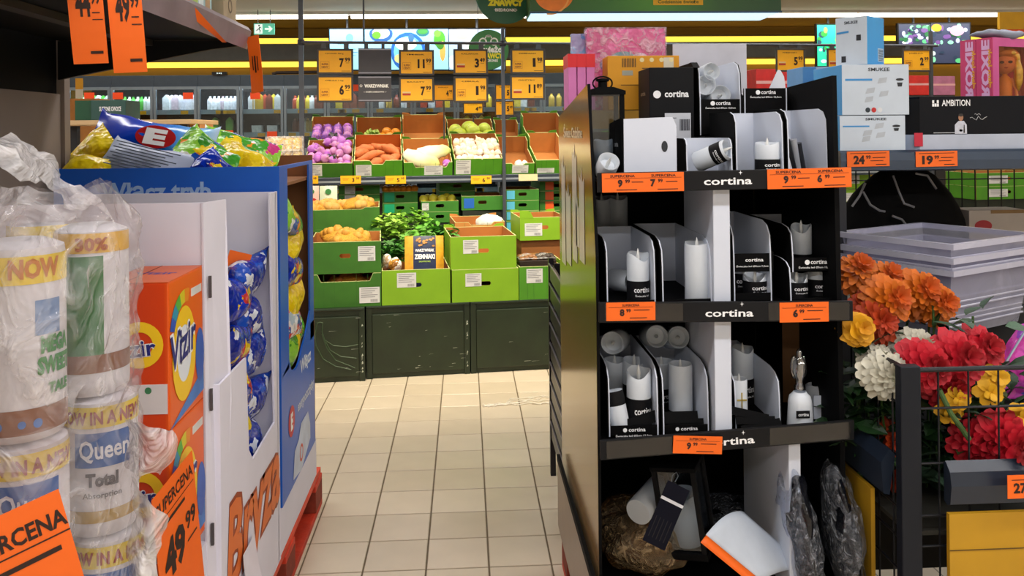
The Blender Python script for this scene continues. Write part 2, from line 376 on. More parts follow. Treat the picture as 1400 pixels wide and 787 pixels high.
# ceiling lamps
lab_l = ['strip lamp row behind the shoppers', 'strip lamp row over the near pallets', 'strip lamp row over the aisle', 'strip lamp row beyond the produce stand', 'white strip lamp row under the ceiling near the back wall']
for k, (y, wt) in enumerate(zip(LAMP_Y, LAMP_W)):
    t = thing('ceiling_lamp', lab_l[k], 'ceiling lamp', (0, y, ZC), group='ceiling strip lamps')
    MB().box(XL + .6, XR - .6, -.05, .05, -.035, 0).build('housing', M('#d8d8d8', .5), t)
    seg = MB()
    for i in range(8): seg.box(-7.3 + i * 2.0, -7.3 + i * 2.0 + 1.96, -.04, .04, -.075, -.036)
    seg.build('tube', EM('#fff6e6', 3.2 if k == 4 else 2.0), t)
    L = bpy.data.lights.new('lamp_light', 'AREA'); L.shape = 'RECTANGLE'; L.size = 13 if k != 4 else 15; L.size_y = .12; L.energy = wt; L.color = (.98, .97, 1) if k < 3 else (1, .95, .88)
    lo = bpy.data.objects.new('lamp_light', L); col.objects.link(lo); lo.parent = t; lo.location = (.5, 0, -.085)
# ================================================================ produce stand (turned a little to the aisle)
_o = PZ(640, 511, 0)
S = Frame((_o.x, _o.y, 0), RAD(5.6)); SR = S.rz
def sl(x, y, z): return S.w(x, y, z)
GCAB = M('#222f1a', .45, var=.22, vs=5, bump=.15, bs=14); SCUFF = M('#c9cdbd', .8, var=0)
DECK = .43
cabs = [(-1.05, S.p(500, 470, 0).x - .004, -.03, 'dark green base cabinet of the produce stand with a faint banana outline'),
        (S.p(500, 470, 0).x + .004, S.p(643, 460, 0).x - .003, 0, 'dark green base cabinet under the middle produce crates, scuffed along the bottom'),
        (S.p(643, 460, 0).x + .003, 1.0, 0, 'dark green base cabinet beside the black slatted bin'),
        (1.006, 2.1, 0, 'dark green base cabinet behind the candle display'), (2.106, 3.6, 0, 'dark green base cabinet behind the flower basket')]
for k, (x0, x1, y0, lb) in enumerate(cabs):
    t = thing('produce_cabinet', lb, 'cabinet', sl((x0 + x1) / 2, y0, 0), (0, 0, SR), 'produce stand base cabinets'); w = (x1 - x0) / 2
    MB().box(-w, w, .012, 1.25, 0, DECK - .012).build('body', GCAB, t, bevel=.003)
    MB().box(-w + .035, w - .035, 0, .012, .03, DECK - .05).build('front_panel', GCAB, t, bevel=.004)
    MB().box(-w, w, -.004, 1.25, DECK - .012, DECK).build('top_rim', M('#223020', .4, var=.1), t, bevel=.003)
    for s_ in (-1, 1): MB().box(*sorted((s_ * w, s_ * (w - .032))), 0, .012, 0, DECK - .013).build('edge_strip', M('#1d2a17', .45, var=.15), t)
    if k < 3:
        sb = MB(); rr = random.Random(k)
        for q in range(9 + 9 * (k == 1)):
            u = rr.uniform(-w * .8, w * .9); v = rr.choice((rr.uniform(.05, .1), rr.uniform(.05, .38))); L = rr.uniform(.01, .05); hh = rr.uniform(.001, .003)
            sb.add([(u, -.0012, v), (u + L, -.0012, v + .002), (u + L * .8, -.0012, v + hh), (u + L * .1, -.0012, v + hh * .8)], [(0, 1, 2, 3)])
        for q in range(12):
            v = rr.uniform(.04, .36); sb.add([(w - .02, -.0012, v), (w - .02 + rr.uniform(.003, .012), -.0012, v + .004), (w - .015, -.0012, v + .015)], [(0, 1, 2)])
        sb.build('scuff_mark', SCUFF, t)
    if k == 0:
        bn = MB(); g = lambda pts: bn.tube([(w - .33 + u, -.001, .05 + v) for u, v in pts], .0035, 5)
        g([(0.06, .30), (.045, .24), (.05, .17), (.09, .09), (.16, .045), (.25, .02)])
        g([(.09, .30), (.085, .25), (.10, .20), (.15, .165), (.22, .155), (.29, .165)]); g([(.06, .30), (.075, .305), (.09, .30)])
        g([(.1, .2), (.13, .14), (.19, .1), (.28, .085)]); g([(.085, .235), (.11, .155), (.16, .08), (.27, .03)])
        bn.build('banana_outline', M('#33492d', .5, var=0), t)
# step behind the first row of crates and the tilted top shelf
STEP, LY2, LYU = .62, .64, 1.30
t = thing('crate_step', 'dark step behind the front row of produce crates', 'shelf', sl(.9, LY2, 0), (0, 0, SR))
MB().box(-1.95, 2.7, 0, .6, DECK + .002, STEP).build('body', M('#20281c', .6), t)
ZU = S.p(600, 240, LYU).z
TILT = RAD(20)
t = thing('produce_shelf', 'steel top shelf holding the tilted vegetable crates', 'shelf', sl(.9, LYU, ZU), (0, 0, SR))
MB().box(-1.95, 2.7, -.02, 0, -.055, .0).build('front_lip', M('#3c4552', .35, .4), t, bevel=.003)
MB().box(-1.95, 2.7, 0, 1.0, -.012, 0, T=Matrix.Rotation(TILT, 4, 'X')).build('shelf_board', M('#39413c', .6), t)
MB().box(-1.95, 2.7, -.022, -.02, -.038, -.024).build('price_rail', M('#a9b4bd', .3, .5), t)
for x in (-1.0, -.13, .75, 1.65):
    MB().prism([(0, -.04), (.85, -.04), (.85, .28), (.02, -.013)], x - .008, x + .008, 'x').build('bracket', DKSTEEL, t)
# upright of the stand that shows between the crates
t = thing('slotted_upright', 'dark slotted steel upright between the stacked crates', 'post', sl(S.p(688, 280, 1.34).x, 1.34, STEP), (0, 0, SR))
MB().box(-.018, .018, 0, .03, 0, ZU - .06 - STEP).build('post', DKSTEEL, t)
sl_ = MB()
for i in range(9): sl_.box(-.004, .004, -.001, 0, .05 + i * .05, .075 + i * .05)
sl_.build('slots', M('#050505', .8), t)
# ---------------------------------------------------------------- crates
PALE = M('#c9cf8a', .7); BRN = M('#a8672a', .8, var=.08, vs=6); BRN2 = M('#c27f3c', .8, var=.06)
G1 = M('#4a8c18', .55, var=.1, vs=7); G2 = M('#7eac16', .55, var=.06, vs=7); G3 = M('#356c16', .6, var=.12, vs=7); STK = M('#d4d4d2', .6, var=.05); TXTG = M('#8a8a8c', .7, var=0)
def crate(label, x, y, z, w, d, hf, hb=None, tilt=0, g=G1, inner=BRN, notch=None, hole=True, stk=None, lbl=None, fr=S, rz=0, ears=True, group='green cardboard produce crates', seams=True):
    """front-left-bottom corner x,y,z in the frame"""
    hb = hb or hf; T = .007
    t = thing('produce_crate', label, 'crate', fr.w(x + w / 2, y, z), (tilt, 0, fr.rz + rz), group); a = w / 2
    mats = [g, inner, PALE]
    def wall(x0, x1, y0, y1, z0, z1, outer):       # outer: which side is green
        mb = MB(); 
        if outer == '-y': mb.box(x0, x1, y0, (y0 + y1) / 2, z0, z1 - .002, 0); mb.box(x0, x1, (y0 + y1) / 2, y1, z0, z1 - .002, 1)
        if outer == '+y': mb.box(x0, x1, y0, (y0 + y1) / 2, z0, z1 - .002, 1); mb.box(x0, x1, (y0 + y1) / 2, y1, z0, z1 - .002, 0)
        if outer == '-x': mb.box(x0, (x0 + x1) / 2, y0, y1, z0, z1 - .002, 0); mb.box((x0 + x1) / 2, x1, y0, y1, z0, z1 - .002, 1)
        if outer == '+x': mb.box(x0, (x0 + x1) / 2, y0, y1, z0, z1 - .002, 1); mb.box((x0 + x1) / 2, x1, y0, y1, z0, z1 - .002, 0)
        mb.box(x0, x1, y0, y1, z1 - .002, z1, 2); return mb
    # front
    if notch:
        n0, n1, nd = notch; out = [(-a, 0), (a, 0), (a, hf), (-a + w * n1 + .012, hf), (-a + w * n1 - .008, hf - nd), (-a + w * n0 + .008, hf - nd), (-a + w * n0 - .012, hf), (-a, hf)]
        f = MB(); f.prism(out, 0, T / 2, 'y', 0); f.prism(out, T / 2, T, 'y', 1)
        for (p, q) in ((2, 3), (3, 4), (4, 5), (5, 6), (6, 7)):
            A, B = out[p], out[q]; f.bar((A[0], T / 2, A[1]), (B[0], T / 2, B[1]), T, .003, 2)
    elif hole:
        hw, hh, hz = .038, .0125, hf * .56; f = MB()
        for mi, ya, yb in ((0, 0, T / 2), (1, T / 2, T)):
            f.box(-a, -hw, ya, yb, 0, hf, mi); f.box(hw, a, ya, yb, 0, hf, mi); f.box(-hw, hw, ya, yb, 0, hz - hh, mi); f.box(-hw, hw, ya, yb, hz + hh, hf, mi)
            for sx in (-1, 1):
                f.prism([(sx * hw, hz - hh), (sx * hw, hz + hh), (sx * (hw - .012), hz + hh), (sx * (hw - .004), hz), (sx * (hw - .012), hz - hh)], ya, yb, 'y', mi)
        f.box(-a, a, 0, T, hf, hf + .002, 2)
    else: f = wall(-a, a, 0, T, 0, hf, '-y')
    fw = f.build('front_wall', mats, t)
    if seams:
        sm = MB()
        for u in (-.62, -.32, .3, .62): sm.box(a * u - .0007, a * u + .0007, -.0006, 0, .004, hf - .004)
        if not hole and not notch or notch: sm.build('fold_line', M('#2b5f12', .6, var=0), fw)
    wall(-a, a, d - T, d, 0, hb, '+y').build('back_wall', mats, t)
    for sx, o in ((-1, '-x'), (1, '+x')):
        mb = MB(); x0, x1 = (-a, -a + T) if sx < 0 else (a - T, a); xm = (x0 + x1) / 2
        out = [(T, 0), (d - T, 0), (d - T, hb), (d * .75, hb), (d * .68, min(hf, hb)), (d * .3, min(hf, hb)), (d * .22, hf), (T, hf)]
        mb.prism(out, x0, xm, 'x', 0 if sx < 0 else 1); mb.prism(out, xm, x1, 'x', 1 if sx < 0 else 0)
        mb.bar((xm, T, hf), (xm, d * .22, hf), .006, .003, 2); mb.bar((xm, d * .75, hb), (xm, d, hb), .006, .003, 2); mb.bar((xm, d * .3, min(hf, hb)), (xm, d * .68, min(hf, hb)), .006, .003, 2)
        mb.build('side_wall', mats, t)
    MB().box(-a + T, a - T, T, d - T, 0, .006).build('base', inner, t)
    if ears:
        for sx in (-1, 1):
            MB().prism([(sx * a, hb), (sx * (a - .07), hb), (sx * (a - .05), hb + .016), (sx * a, hb + .02)], d - T, d - .001, 'y', 0).build('corner_lug', mats, t)
    if stk:
        u0, u1, v0, v1 = stk; s_ = MB().box(-a + w * u0, -a + w * u1, -.0012, -.0002, hf * v0, hf * v1).build('sticker', STK, t)
        L = MB(); hh = hf * (v1 - v0); ww = w * (u1 - u0); xa = -a + w * u0
        for q in range(5): L.box(xa + ww * .08, xa + ww * (.9 - .13 * (q % 3)), -.0018, -.0013, hf * v0 + hh * (.88 - q * .13), hf * v0 + hh * (.92 - q * .13))
        for q in range(10): L.box(xa + ww * (.55 + q * .035), xa + ww * (.565 + q * .035 + .01 * (q % 2)), -.0018, -.0013, hf * v0 + hh * .06, hf * v0 + hh * .24)
        L.build('sticker_print', TXTG, s_)
    if lbl:
        c, u0, u1, v0, v1 = lbl; MB().box(-a + w * u0, -a + w * u1, -.0012, -.0002, hf * v0, hf * v1).build('colour_label', M(c, .5, var=0), t)
    return t
def pxcrate(label, x0, x1, y0, y1, ly, d, **k):
    xc, z, w, h = fit(x0, x1, y0, y1, ly, S)
    if 'z' in k: z = k.pop('z')
    return crate(label, xc - w / 2, ly, z, w, d, h, **k), (xc, z, w, h)
# front row on the cabinets
z0 = DECK + .001
D = {}
def stackrow(key, label, x0, x1, y0, y1, ly, d, **k):
    t, b = pxcrate(label, x0, x1, y0, y1, ly, d, **k); D[key] = (b[0], ly, b[1], b[2], b[3], d); return t
stackrow('d3', 'dark green crate with a wide notch and white sticker, lowest of the potato crates', 424, 521, 372, 417, 0, .55, z=z0, ears=False, g=G3, notch=(.13, .86, .045), stk=(.69, .98, .1, .58), hole=False)
hd3 = D['d3'][4]
stackrow('d2', 'dark green crate full of netted potatoes with a handle slot and sticker', 422, 521, 330, 373, .005, .55, z=z0 + hd3 + .003, g=G3, stk=(.68, .92, .38, .85))
stackrow('e1', 'bright lime crate carrying the dark blue potato sack', 522, 615.5, 366, 413, 0, .55, z=z0, g=G2, stk=(.22, .5, .5, .92))
stackrow('f2', 'bright lime crate with sticker, lower of the two beside the dark blue potato sack', 618, 709, 367, 411, 0, .55, z=z0, ears=False, g=G2, stk=(.2, .44, .48, .88))
stackrow('f1', 'bright lime crate with sticker, stacked on a like one', 616, 706, 323, 367, .004, .55, z=z0 + D['f2'][4] + .003, g=G2, stk=(.19, .42, .48, .9))
stackrow('g1', 'mid green crate holding mushroom trays beside the black slatted bin', 710, 768, 363, 408, 0, .55, z=z0, g=G1, stk=(.17, .55, .5, .93), hole=False)
for i, (a, b) in enumerate(((770, 860), (862, 955), (957, 1050), (1052, 1145), (1147, 1240), (1242, 1335), (1337, 1430))):
    pxcrate('green crate on the produce stand seen through the rack, place %d along' % (i + 1) if 0 else ('green crate of red fruit glimpsed beside the candle display' if i == 4 else 'green crate glimpsed through the wire rack above the white box' if i == 6 else 'green crate hidden behind the candle display'), a, b, 355, 404, 0, .55, z=z0, g=G1 if i % 2 else G2, stk=(.2, .45, .4, .85), group='produce crates behind the candle display')
# second step
zs = STEP + .002
stackrow('d1', 'green crate of netted potatoes standing behind the stacked potato crates', 408, 519, 286, 318, .66, .5, z=zs + .18, g=G3, notch=(.1, .8, .012), hole=False)
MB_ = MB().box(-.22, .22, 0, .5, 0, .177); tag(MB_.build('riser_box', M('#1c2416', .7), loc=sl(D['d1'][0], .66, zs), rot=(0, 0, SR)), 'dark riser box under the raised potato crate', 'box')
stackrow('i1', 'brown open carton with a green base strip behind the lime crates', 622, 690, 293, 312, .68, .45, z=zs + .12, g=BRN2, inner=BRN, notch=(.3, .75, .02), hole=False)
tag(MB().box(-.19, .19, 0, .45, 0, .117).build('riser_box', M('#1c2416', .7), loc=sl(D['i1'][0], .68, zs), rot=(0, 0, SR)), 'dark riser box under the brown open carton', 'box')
stackrow('h1', 'bright lime crate with one raised corner and a white card above the mushrooms', 711, 775, 297, 328, .3, .4, g=G2, stk=(.1, .47, .2, .75), hole=True)
h1 = D['h1']
e = MB().prism([(-h1[3] / 2, h1[4] - .004), (-h1[3] / 2 + .09, h1[4] - .004), (-h1[3] / 2 + .07, h1[4] + .035), (-h1[3] / 2 + .055, h1[4] + .045), (-h1[3] / 2, h1[4] + .047)], -.001, .006, 'y').build('raised_corner', G2, bpy.data.objects['produce_crate'] if 0 else [o for o in bpy.data.objects if o.get('label', '').startswith('bright lime crate with one raised')][0])
bc = thing('brown_carton', 'brown carton under the lime crate with a raised corner', 'box', sl(h1[0], .32, z0 + .19), (0, 0, SR))
hh = h1[2] - (z0 + .19) - .002
MB().box(-h1[3] / 2 + .01, h1[3] / 2, 0, .38, 0, hh).build('body', M('#8a5423', .8), bc, bevel=.003)
MB().box(-h1[3] / 2 + .012, h1[3] / 2 - .1, -.002, 0, hh * .2, hh * .35).build('tape', M('#b88a50', .5), bc)
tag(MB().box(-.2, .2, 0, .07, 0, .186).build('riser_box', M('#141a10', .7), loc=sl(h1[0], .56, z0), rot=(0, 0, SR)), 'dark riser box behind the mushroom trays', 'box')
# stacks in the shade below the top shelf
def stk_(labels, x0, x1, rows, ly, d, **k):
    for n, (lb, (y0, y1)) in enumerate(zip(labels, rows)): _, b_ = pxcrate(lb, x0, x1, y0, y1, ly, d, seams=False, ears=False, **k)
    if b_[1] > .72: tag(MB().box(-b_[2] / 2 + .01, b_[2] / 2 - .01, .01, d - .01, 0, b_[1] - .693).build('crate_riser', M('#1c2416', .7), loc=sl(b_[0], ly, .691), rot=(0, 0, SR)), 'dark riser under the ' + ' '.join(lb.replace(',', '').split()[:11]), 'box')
LB = 1.45
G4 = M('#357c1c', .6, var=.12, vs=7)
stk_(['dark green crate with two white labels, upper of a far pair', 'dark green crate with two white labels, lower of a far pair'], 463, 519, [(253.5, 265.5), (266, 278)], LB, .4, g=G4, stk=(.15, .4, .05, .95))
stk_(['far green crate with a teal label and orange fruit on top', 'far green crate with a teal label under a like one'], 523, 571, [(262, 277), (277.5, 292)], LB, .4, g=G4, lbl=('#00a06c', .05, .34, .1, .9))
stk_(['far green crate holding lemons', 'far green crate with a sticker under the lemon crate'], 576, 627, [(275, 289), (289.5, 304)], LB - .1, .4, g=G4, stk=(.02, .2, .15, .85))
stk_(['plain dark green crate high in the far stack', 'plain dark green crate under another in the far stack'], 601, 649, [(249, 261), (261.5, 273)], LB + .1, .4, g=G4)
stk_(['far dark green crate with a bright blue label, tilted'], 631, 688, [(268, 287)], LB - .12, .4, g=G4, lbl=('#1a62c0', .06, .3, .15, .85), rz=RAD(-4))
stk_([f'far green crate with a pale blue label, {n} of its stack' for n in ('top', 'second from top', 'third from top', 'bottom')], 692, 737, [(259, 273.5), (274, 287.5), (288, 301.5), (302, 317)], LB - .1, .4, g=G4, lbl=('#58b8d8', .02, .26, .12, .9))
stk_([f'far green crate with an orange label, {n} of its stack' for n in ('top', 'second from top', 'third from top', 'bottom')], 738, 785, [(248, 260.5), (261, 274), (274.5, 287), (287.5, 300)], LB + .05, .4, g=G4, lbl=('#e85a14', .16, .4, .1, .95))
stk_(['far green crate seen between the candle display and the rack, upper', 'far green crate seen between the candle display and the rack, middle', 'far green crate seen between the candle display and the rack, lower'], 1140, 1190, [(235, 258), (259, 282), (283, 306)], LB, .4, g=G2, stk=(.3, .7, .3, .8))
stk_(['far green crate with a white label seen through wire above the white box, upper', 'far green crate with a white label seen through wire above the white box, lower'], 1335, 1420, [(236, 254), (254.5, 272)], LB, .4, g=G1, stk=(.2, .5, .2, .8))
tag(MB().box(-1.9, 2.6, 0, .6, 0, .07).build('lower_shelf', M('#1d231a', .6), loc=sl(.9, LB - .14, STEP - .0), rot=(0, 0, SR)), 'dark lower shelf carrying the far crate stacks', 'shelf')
# ---------------------------------------------------------------- tilted top crates
def up(label, x0, x1, row, hf, hb, **k):
    """row 0 = front, 1 = back; px x range at the crate front"""
    s = .0 if row == 0 else .47
    y = LYU + .005 + s * math.cos(TILT); z = ZU + .002 + s * math.sin(TILT)
    yy = PY0 + (1.45 - z) * FL / 6.3
    a = S.p(x0, yy, y).x; b = S.p(x1, yy, y).x
    crate(label, a, y, z, b - a - .004, .45, hf, hb=hb, tilt=TILT, **k)
    T = Matrix.Translation(S.w((a + b) / 2, y, z)) @ Euler((TILT, 0, SR)).to_matrix().to_4x4()
    return T, b - a
UC = {}
UC['c1'] = up('tilted green crate heaped with purple onions, front row', 417, 483, 0, .11, .13, g=G3, hole=False, stk=(.03, .36, .1, .9))
UC['c2'] = up('tilted green crate of sweet potatoes with an orange-brown lining', 484, 551, 0, .125, .17, g=G1, inner=M('#b8560c', .75), notch=(.36, .62, .03), hole=False, stk=(.04, .36, .05, .75))
UC['c3'] = up('tilted green crate with pale chinese cabbage', 552, 619, 0, .105, .13, g=G1, inner=BRN2, notch=(.22, .9, .04), hole=False, stk=(.42, .8, .05, .75))
UC['c4'] = up('tilted green crate heaped with garlic bulbs', 621, 687, 0, .13, .17, g=G1, hole=False, stk=(.03, .34, .05, .92))
UC['c5'] = up('tilted crate with brown inside, nearly empty, beside the garlic crate', 688, 731, 0, .085, .14, g=G1, inner=BRN, notch=(.3, .65, .015), hole=False, stk=(.28, .8, .1, .85))
UC['c6'] = up('tilted empty crate with two slots in its brown back wall', 732, 775, 0, .11, .17, g=G1, inner=BRN2, hole=False, stk=(.05, .6, .05, .4))
UC['b1'] = up('tilted green crate of netted purple onions, back row', 423, 483, 1, .04, .16, g=G3, inner=BRN, hole=False)
UC['b2'] = up('tilted green crate of netted oranges and lettuce, back row', 486, 551, 1, .03, .15, g=G1, inner=BRN, hole=False)
UC['b3'] = up('tilted empty brown-lined crate, back row, above the chinese cabbage', 552, 614, 1, .05, .17, g=BRN2, inner=BRN2, hole=False)
UC['b4'] = up('tilted green crate of pale green melons, back row', 615, 680, 1, .1, .13, g=G3, hole=False, notch=(.2, .85, .04))
UC['b5'] = up('tilted empty brown crate, back row, above the nearly empty crate', 683, 717, 1, .03, .12, g=G1, inner=BRN, hole=False)
UC['b6'] = up('tilted empty green crate with a lime rim, back row, above the slotted crate', 722, 775, 1, .11, .18, g=G1, inner=BRN, hole=False, stk=(.3, .7, -.05, .3))
for i, (a, b) in enumerate(((778, 850), (852, 924), (926, 998), (1000, 1072), (1074, 1146))):
    up('tilted green crate hidden behind the candle display top', a, b, 0, .12, .16, g=G1, hole=False, group='tilted crates behind the candle display')
# ---------------------------------------------------------------- vegetables
def lump(r, n, m, amp, fs, sq, seed, hexc, rough=.45, var=.15, vs=25, bump=.2):
    mb = MB().ball((0, 0, 0), r, n, m, sq=sq); mb.wob(amp, fs, seed); return mb.mesh(M(hexc, rough, var=var, vs=vs, bump=bump, bs=80), smooth=180)
def onion_mesh(h, h2):
    pr = [(0.0005, -.034), (.012, -.033), (.026, -.022), (.034, -.004), (.032, .012), (.02, .026), (.009, .034), (.005, .045), (.0015, .052)]
    return MB().lathe(pr, 14).mesh(RAMP('onion_skin_' + h.strip('#'), 'Z', [(-.035, h2), (0, h), (.03, h2), (.052, '#d8b0a0')], .3), smooth=180)
om = [onion_mesh('#c070c8', '#a858b8'), onion_mesh('#cf8ad2', '#b468c0'), onion_mesh('#d89ac8', '#c078b4')]
cnt = {'n': 0}
def put(name, me, T, pos, label, cat, group, rot=None, s=1):
    o = link(name, me, None); q = T.to_quaternion()
    r = Euler(rot if rot else (random.uniform(0, 6), random.uniform(0, 6), random.uniform(0, 6))).to_quaternion()
    o.location = T @ Vector(pos); o.rotation_euler = (q @ r).to_euler(); o.scale = (s,) * 3; tag(o, label, cat, group); return o
# onions: front crate heap
T, w = UC['c1']; a = w / 2
for j in range(6):
    for i in range(6):
        if random.random() < .9:
            put('onion', random.choice(om), T, (-a + .045 + i * (w - .09) / 5 + random.uniform(-.008, .008), .05 + j * .068, .10 + .028 * math.sin(j * .9 + i) + .022 * (j > 1) + random.uniform(-.008, .012)), 'shiny purple onion in the front onion crate', 'onion', 'purple onions in the front crate', s=random.uniform(.85, 1.05))
T, w = UC['b1']; a = w / 2
for i in range(4):
    for j in range(5):
        put('onion', random.choice(om[1:]), T, (-a + .05 + i * (w - .1) / 3 + random.uniform(-.004, .004), .05 + j * .065, .075 + .03 * (j > 0) + random.uniform(0, .012)), 'pinkish purple onion in a row in the back onion crate', 'onion', 'netted onions in the back crate', s=random.uniform(.9, 1.05))
NETW = M('#7a4fc8', .6)
for i in range(4):
    T, w = UC['b1']; b = MB(); x = -w / 2 + .05 + i * (w - .1) / 3
    for q in range(7):
        an = q * math.pi / 6
        b.tube([(x + .041 * math.cos(an), .01 + k * .056, .095 + .041 * math.sin(an) + .006 * math.sin(k * 3)) for k in range(7)], .0012, 4)
    for k in range(7): b.tube([(x + .041 * math.cos(an * math.pi / 6), .01 + k * .056, .095 + .041 * math.sin(an * math.pi / 6) + .006 * math.sin(k * 3)) for an in range(7)], .0012, 4)
    o = b.build('onion_net', NETW); o.matrix_world = T; tag(o, 'purple net drawn over a row of onions in the back crate', 'net', 'purple onion nets')
# dark paper tags on the onions
for k, (px, py, ky) in enumerate(((447, 173, 'b1'), (446, 211, 'c1'))):
    T, w = UC[ky]; b = MB().grid(lambda u, v: (-.02 + .07 * u, .03 + .03 * v + .01 * math.sin(u * 5), .135 + .02 * v + .006 * math.sin(9 * u)), 8, 4)
    o = b.build('net_tag', PATCH('dark_tag', ['#1a1418', '#241c22', '#6a5a60', '#120e12'], 60)); o.matrix_world = T; tag(o, 'dark crumpled net tag on the %s onion crate' % ('back' if k == 0 else 'front'), 'tag')
# sweet potatoes
def spud(L, r, bend, seed):
    mb = MB(); pts = []; rs = []
    for i in range(11):
        t_ = i / 10; pts.append((L * (t_ - .5), bend * math.sin(math.pi * t_), .004 * math.sin(t_ * 9 + seed))); rs.append(max(.002, r * (math.sin(math.pi * min(1, max(0, t_ * .9 + .06))) ** .6) * (1 - .12 * math.sin(t_ * 7 + seed))))
    mb.tube(pts, rs, 10); mb.wob(.004, 30, seed); return mb.mesh(M('#d0743c', .6, var=.14, vs=30, bump=.2), smooth=180)
sp = [spud(.2, .031, .03, 1), spud(.16, .034, .015, 2), spud(.22, .028, -.03, 3), spud(.14, .036, .008, 4)]
T, w = UC['c2']
for p_, r_, m_ in [((-.05, .1, .12), (0, -.25, .25), 0), ((.09, .2, .13), (.2, .3, -.5), 1), ((-.12, .2, .11), (0, .1, .9), 3), ((.08, .07, .1), (0, .15, -.35), 3), ((-.1, .3, .1), (0, 0, .2), 1), ((.05, .32, .11), (0, .1, -.4), 2), ((.0, .06, .085), (0, 0, .5), 1), ((.13, .1, .1), (0, 0, 1.1), 1), ((.0, .22, .08), (0, 0, 0), 2), ((-.06, .38, .07), (0, 0, .1), 0), ((-.13, .08, .075), (0, 0, -.3), 1), ((.12, .33, .07), (0, 0, .6), 3)]:
    put('sweet_potato', sp[m_], T, p_, 'orange-skinned sweet potato in the tilted crate', 'sweet potato', 'sweet potatoes', rot=r_)
# garlic
def garlic_mesh(seed, hx):
    n = 18; pr = [(.001, -.024), (.014, -.024), (.027, -.012), (.03, .0), (.025, .013), (.014, .022), (.006, .03), (.0045, .045), (.001, .05)]; mb = MB(); v = []; f = []; k = len(pr)
    for i in range(n):
        a_ = 2 * math.pi * i / n
        for r, z in pr: q = r * (1 + .07 * math.cos(a_ * 6) * (z < .02)); v.append((q * math.cos(a_), q * math.sin(a_), z))
    for i in range(n): f += [(i * k + t_, ((i + 1) % n) * k + t_, ((i + 1) % n) * k + t_ + 1, i * k + t_ + 1) for t_ in range(k - 1)]
    mb.add(v, f); mb.wob(.002, 40, seed); return mb.mesh(M(hx, .55, var=.12, vs=30), smooth=180)
gms = [garlic_mesh(1, '#f0dcc8'), garlic_mesh(2, '#ecd2b4'), garlic_mesh(3, '#f4e8da'), garlic_mesh(4, '#d8a478')]
T, w = UC['c4']; a = w / 2
for j in range(6):
    for i in range(8):
        put('garlic_bulb', random.choice(gms[:3] if random.random() < .85 else gms), T, (-a + .035 + i * (w - .07) / 7 + random.uniform(-.008, .008), .035 + j * .055, .115 + .035 * math.sin(min(1, j / 2.5) * 1.57) + random.uniform(-.004, .012)), 'off-white garlic bulb in the heaped crate', 'garlic', 'garlic bulbs', s=random.uniform(.85, 1.1))
# melons
mm = [lump(.062, 18, 12, .003, 9, (1, 1, .92), 3, '#b9c83a', .35, .12, 18), lump(.055, 18, 12, .003, 9, (1, 1, .95), 5, '#c4d24a', .35, .12, 18)]
T, w = UC['b4']
for p_, k in [((-.11, .08, .12), 0), ((.0, .1, .15), 1), ((.04, .05, .1), 0), ((.13, .09, .1), 0), ((-.02, .22, .13), 0), ((-.13, .24, .1), 1), ((.11, .24, .11), 1)]:
    put('melon', mm[k], T, p_, 'pale green netted melon in the back crate', 'melon', 'pale green melons', rot=(0, 0, k))
# oranges in a net, lettuce
ormesh = lump(.04, 14, 10, .0015, 20, (1, 1, .96), 8, '#e08a10', .4, .08, 60)
T, w = UC['b2']
for p_ in [(.04, .05, .06), (.11, .05, .065), (.15, .1, .1), (.08, .11, .1), (.02, .12, .09), (.13, .17, .11), (.06, .19, .11)]:
    put('orange', ormesh, T, p_, 'netted orange in the back crate beside the lettuce', 'orange', 'netted oranges')
def lettuce(seed, hx, r=.07):
    mb = MB(); rr = random.Random(seed)
    for k in range(16):
        th = rr.uniform(0, 6.28); el = rr.uniform(.1, 1.4)
        def fn(u, v, th=th, el=el):
            s_ = r * (.25 + .85 * v); wv = .035 * math.sin(math.pi * min(1, v * .8 + .2)) * (u - .5) * 2
            d = Vector((math.cos(th) * math.cos(el), math.sin(th) * math.cos(el), math.sin(el))); sd = Vector((-math.sin(th), math.cos(th), 0)); nn = d.cross(sd)
            return d * s_ + sd * wv + nn * (.012 * math.sin(u * 12 + v * 5) * v)
        mb.grid(fn, 7, 5)
    return mb.mesh(M(hx, .5, var=.2, vs=20), smooth=180)
lt = lettuce(3, '#b8d060')
put('lettuce', lt, T, (-.1, .06, .05), 'pale green lettuce at the front of the back crate', 'lettuce', None, rot=(0, 0, 0))
put('lettuce', lt, T, (-.05, .12, .09), 'pale green lettuce leaning on the netted oranges', 'lettuce', None, rot=(.3, .2, 1))
# chinese cabbage
def napa(seed):
    mb = MB(); pts = [(-.14 + .28 * i / 10, .012 * math.sin(i), 0) for i in range(11)]; rs = [.018, .045, .055, .06, .062, .06, .056, .05, .044, .032, .012]
    mb.tube(pts, rs, 14); mb.wob(.012, 24, seed); return mb.mesh(RAMP('cabbage_leaf', 'X', [(-.15, '#f4f0d8'), (.02, '#f2f0b8'), (.15, '#d8dc78')], .45), smooth=180)
np_ = napa(2)
T, w = UC['c3']
put('chinese_cabbage', np_, T, (-.05, .07, .1), 'pale yellow chinese cabbage hanging over the crate notch', 'cabbage', None, rot=(.2, .25, -.15))
put('chinese_cabbage', np_, T, (.05, .16, .12), 'pale yellow chinese cabbage lying behind another in its crate', 'cabbage', None, rot=(0, 0, .35))
put('onion', om[0], T, (.14, .06, .07), 'single purple onion beside the chinese cabbage', 'onion', None)
put('onion', onion_mesh('#6a2040', '#4a1830'), UC['b3'][0], (.03, .05, .05), 'single dark red onion in the empty brown crate', 'onion', None, s=1.0)
put('garlic_bulb', gms[2], UC['c5'][0], (.0, .05, .06), 'white garlic bulb left in the nearly empty crate', 'garlic', None, s=1.1)
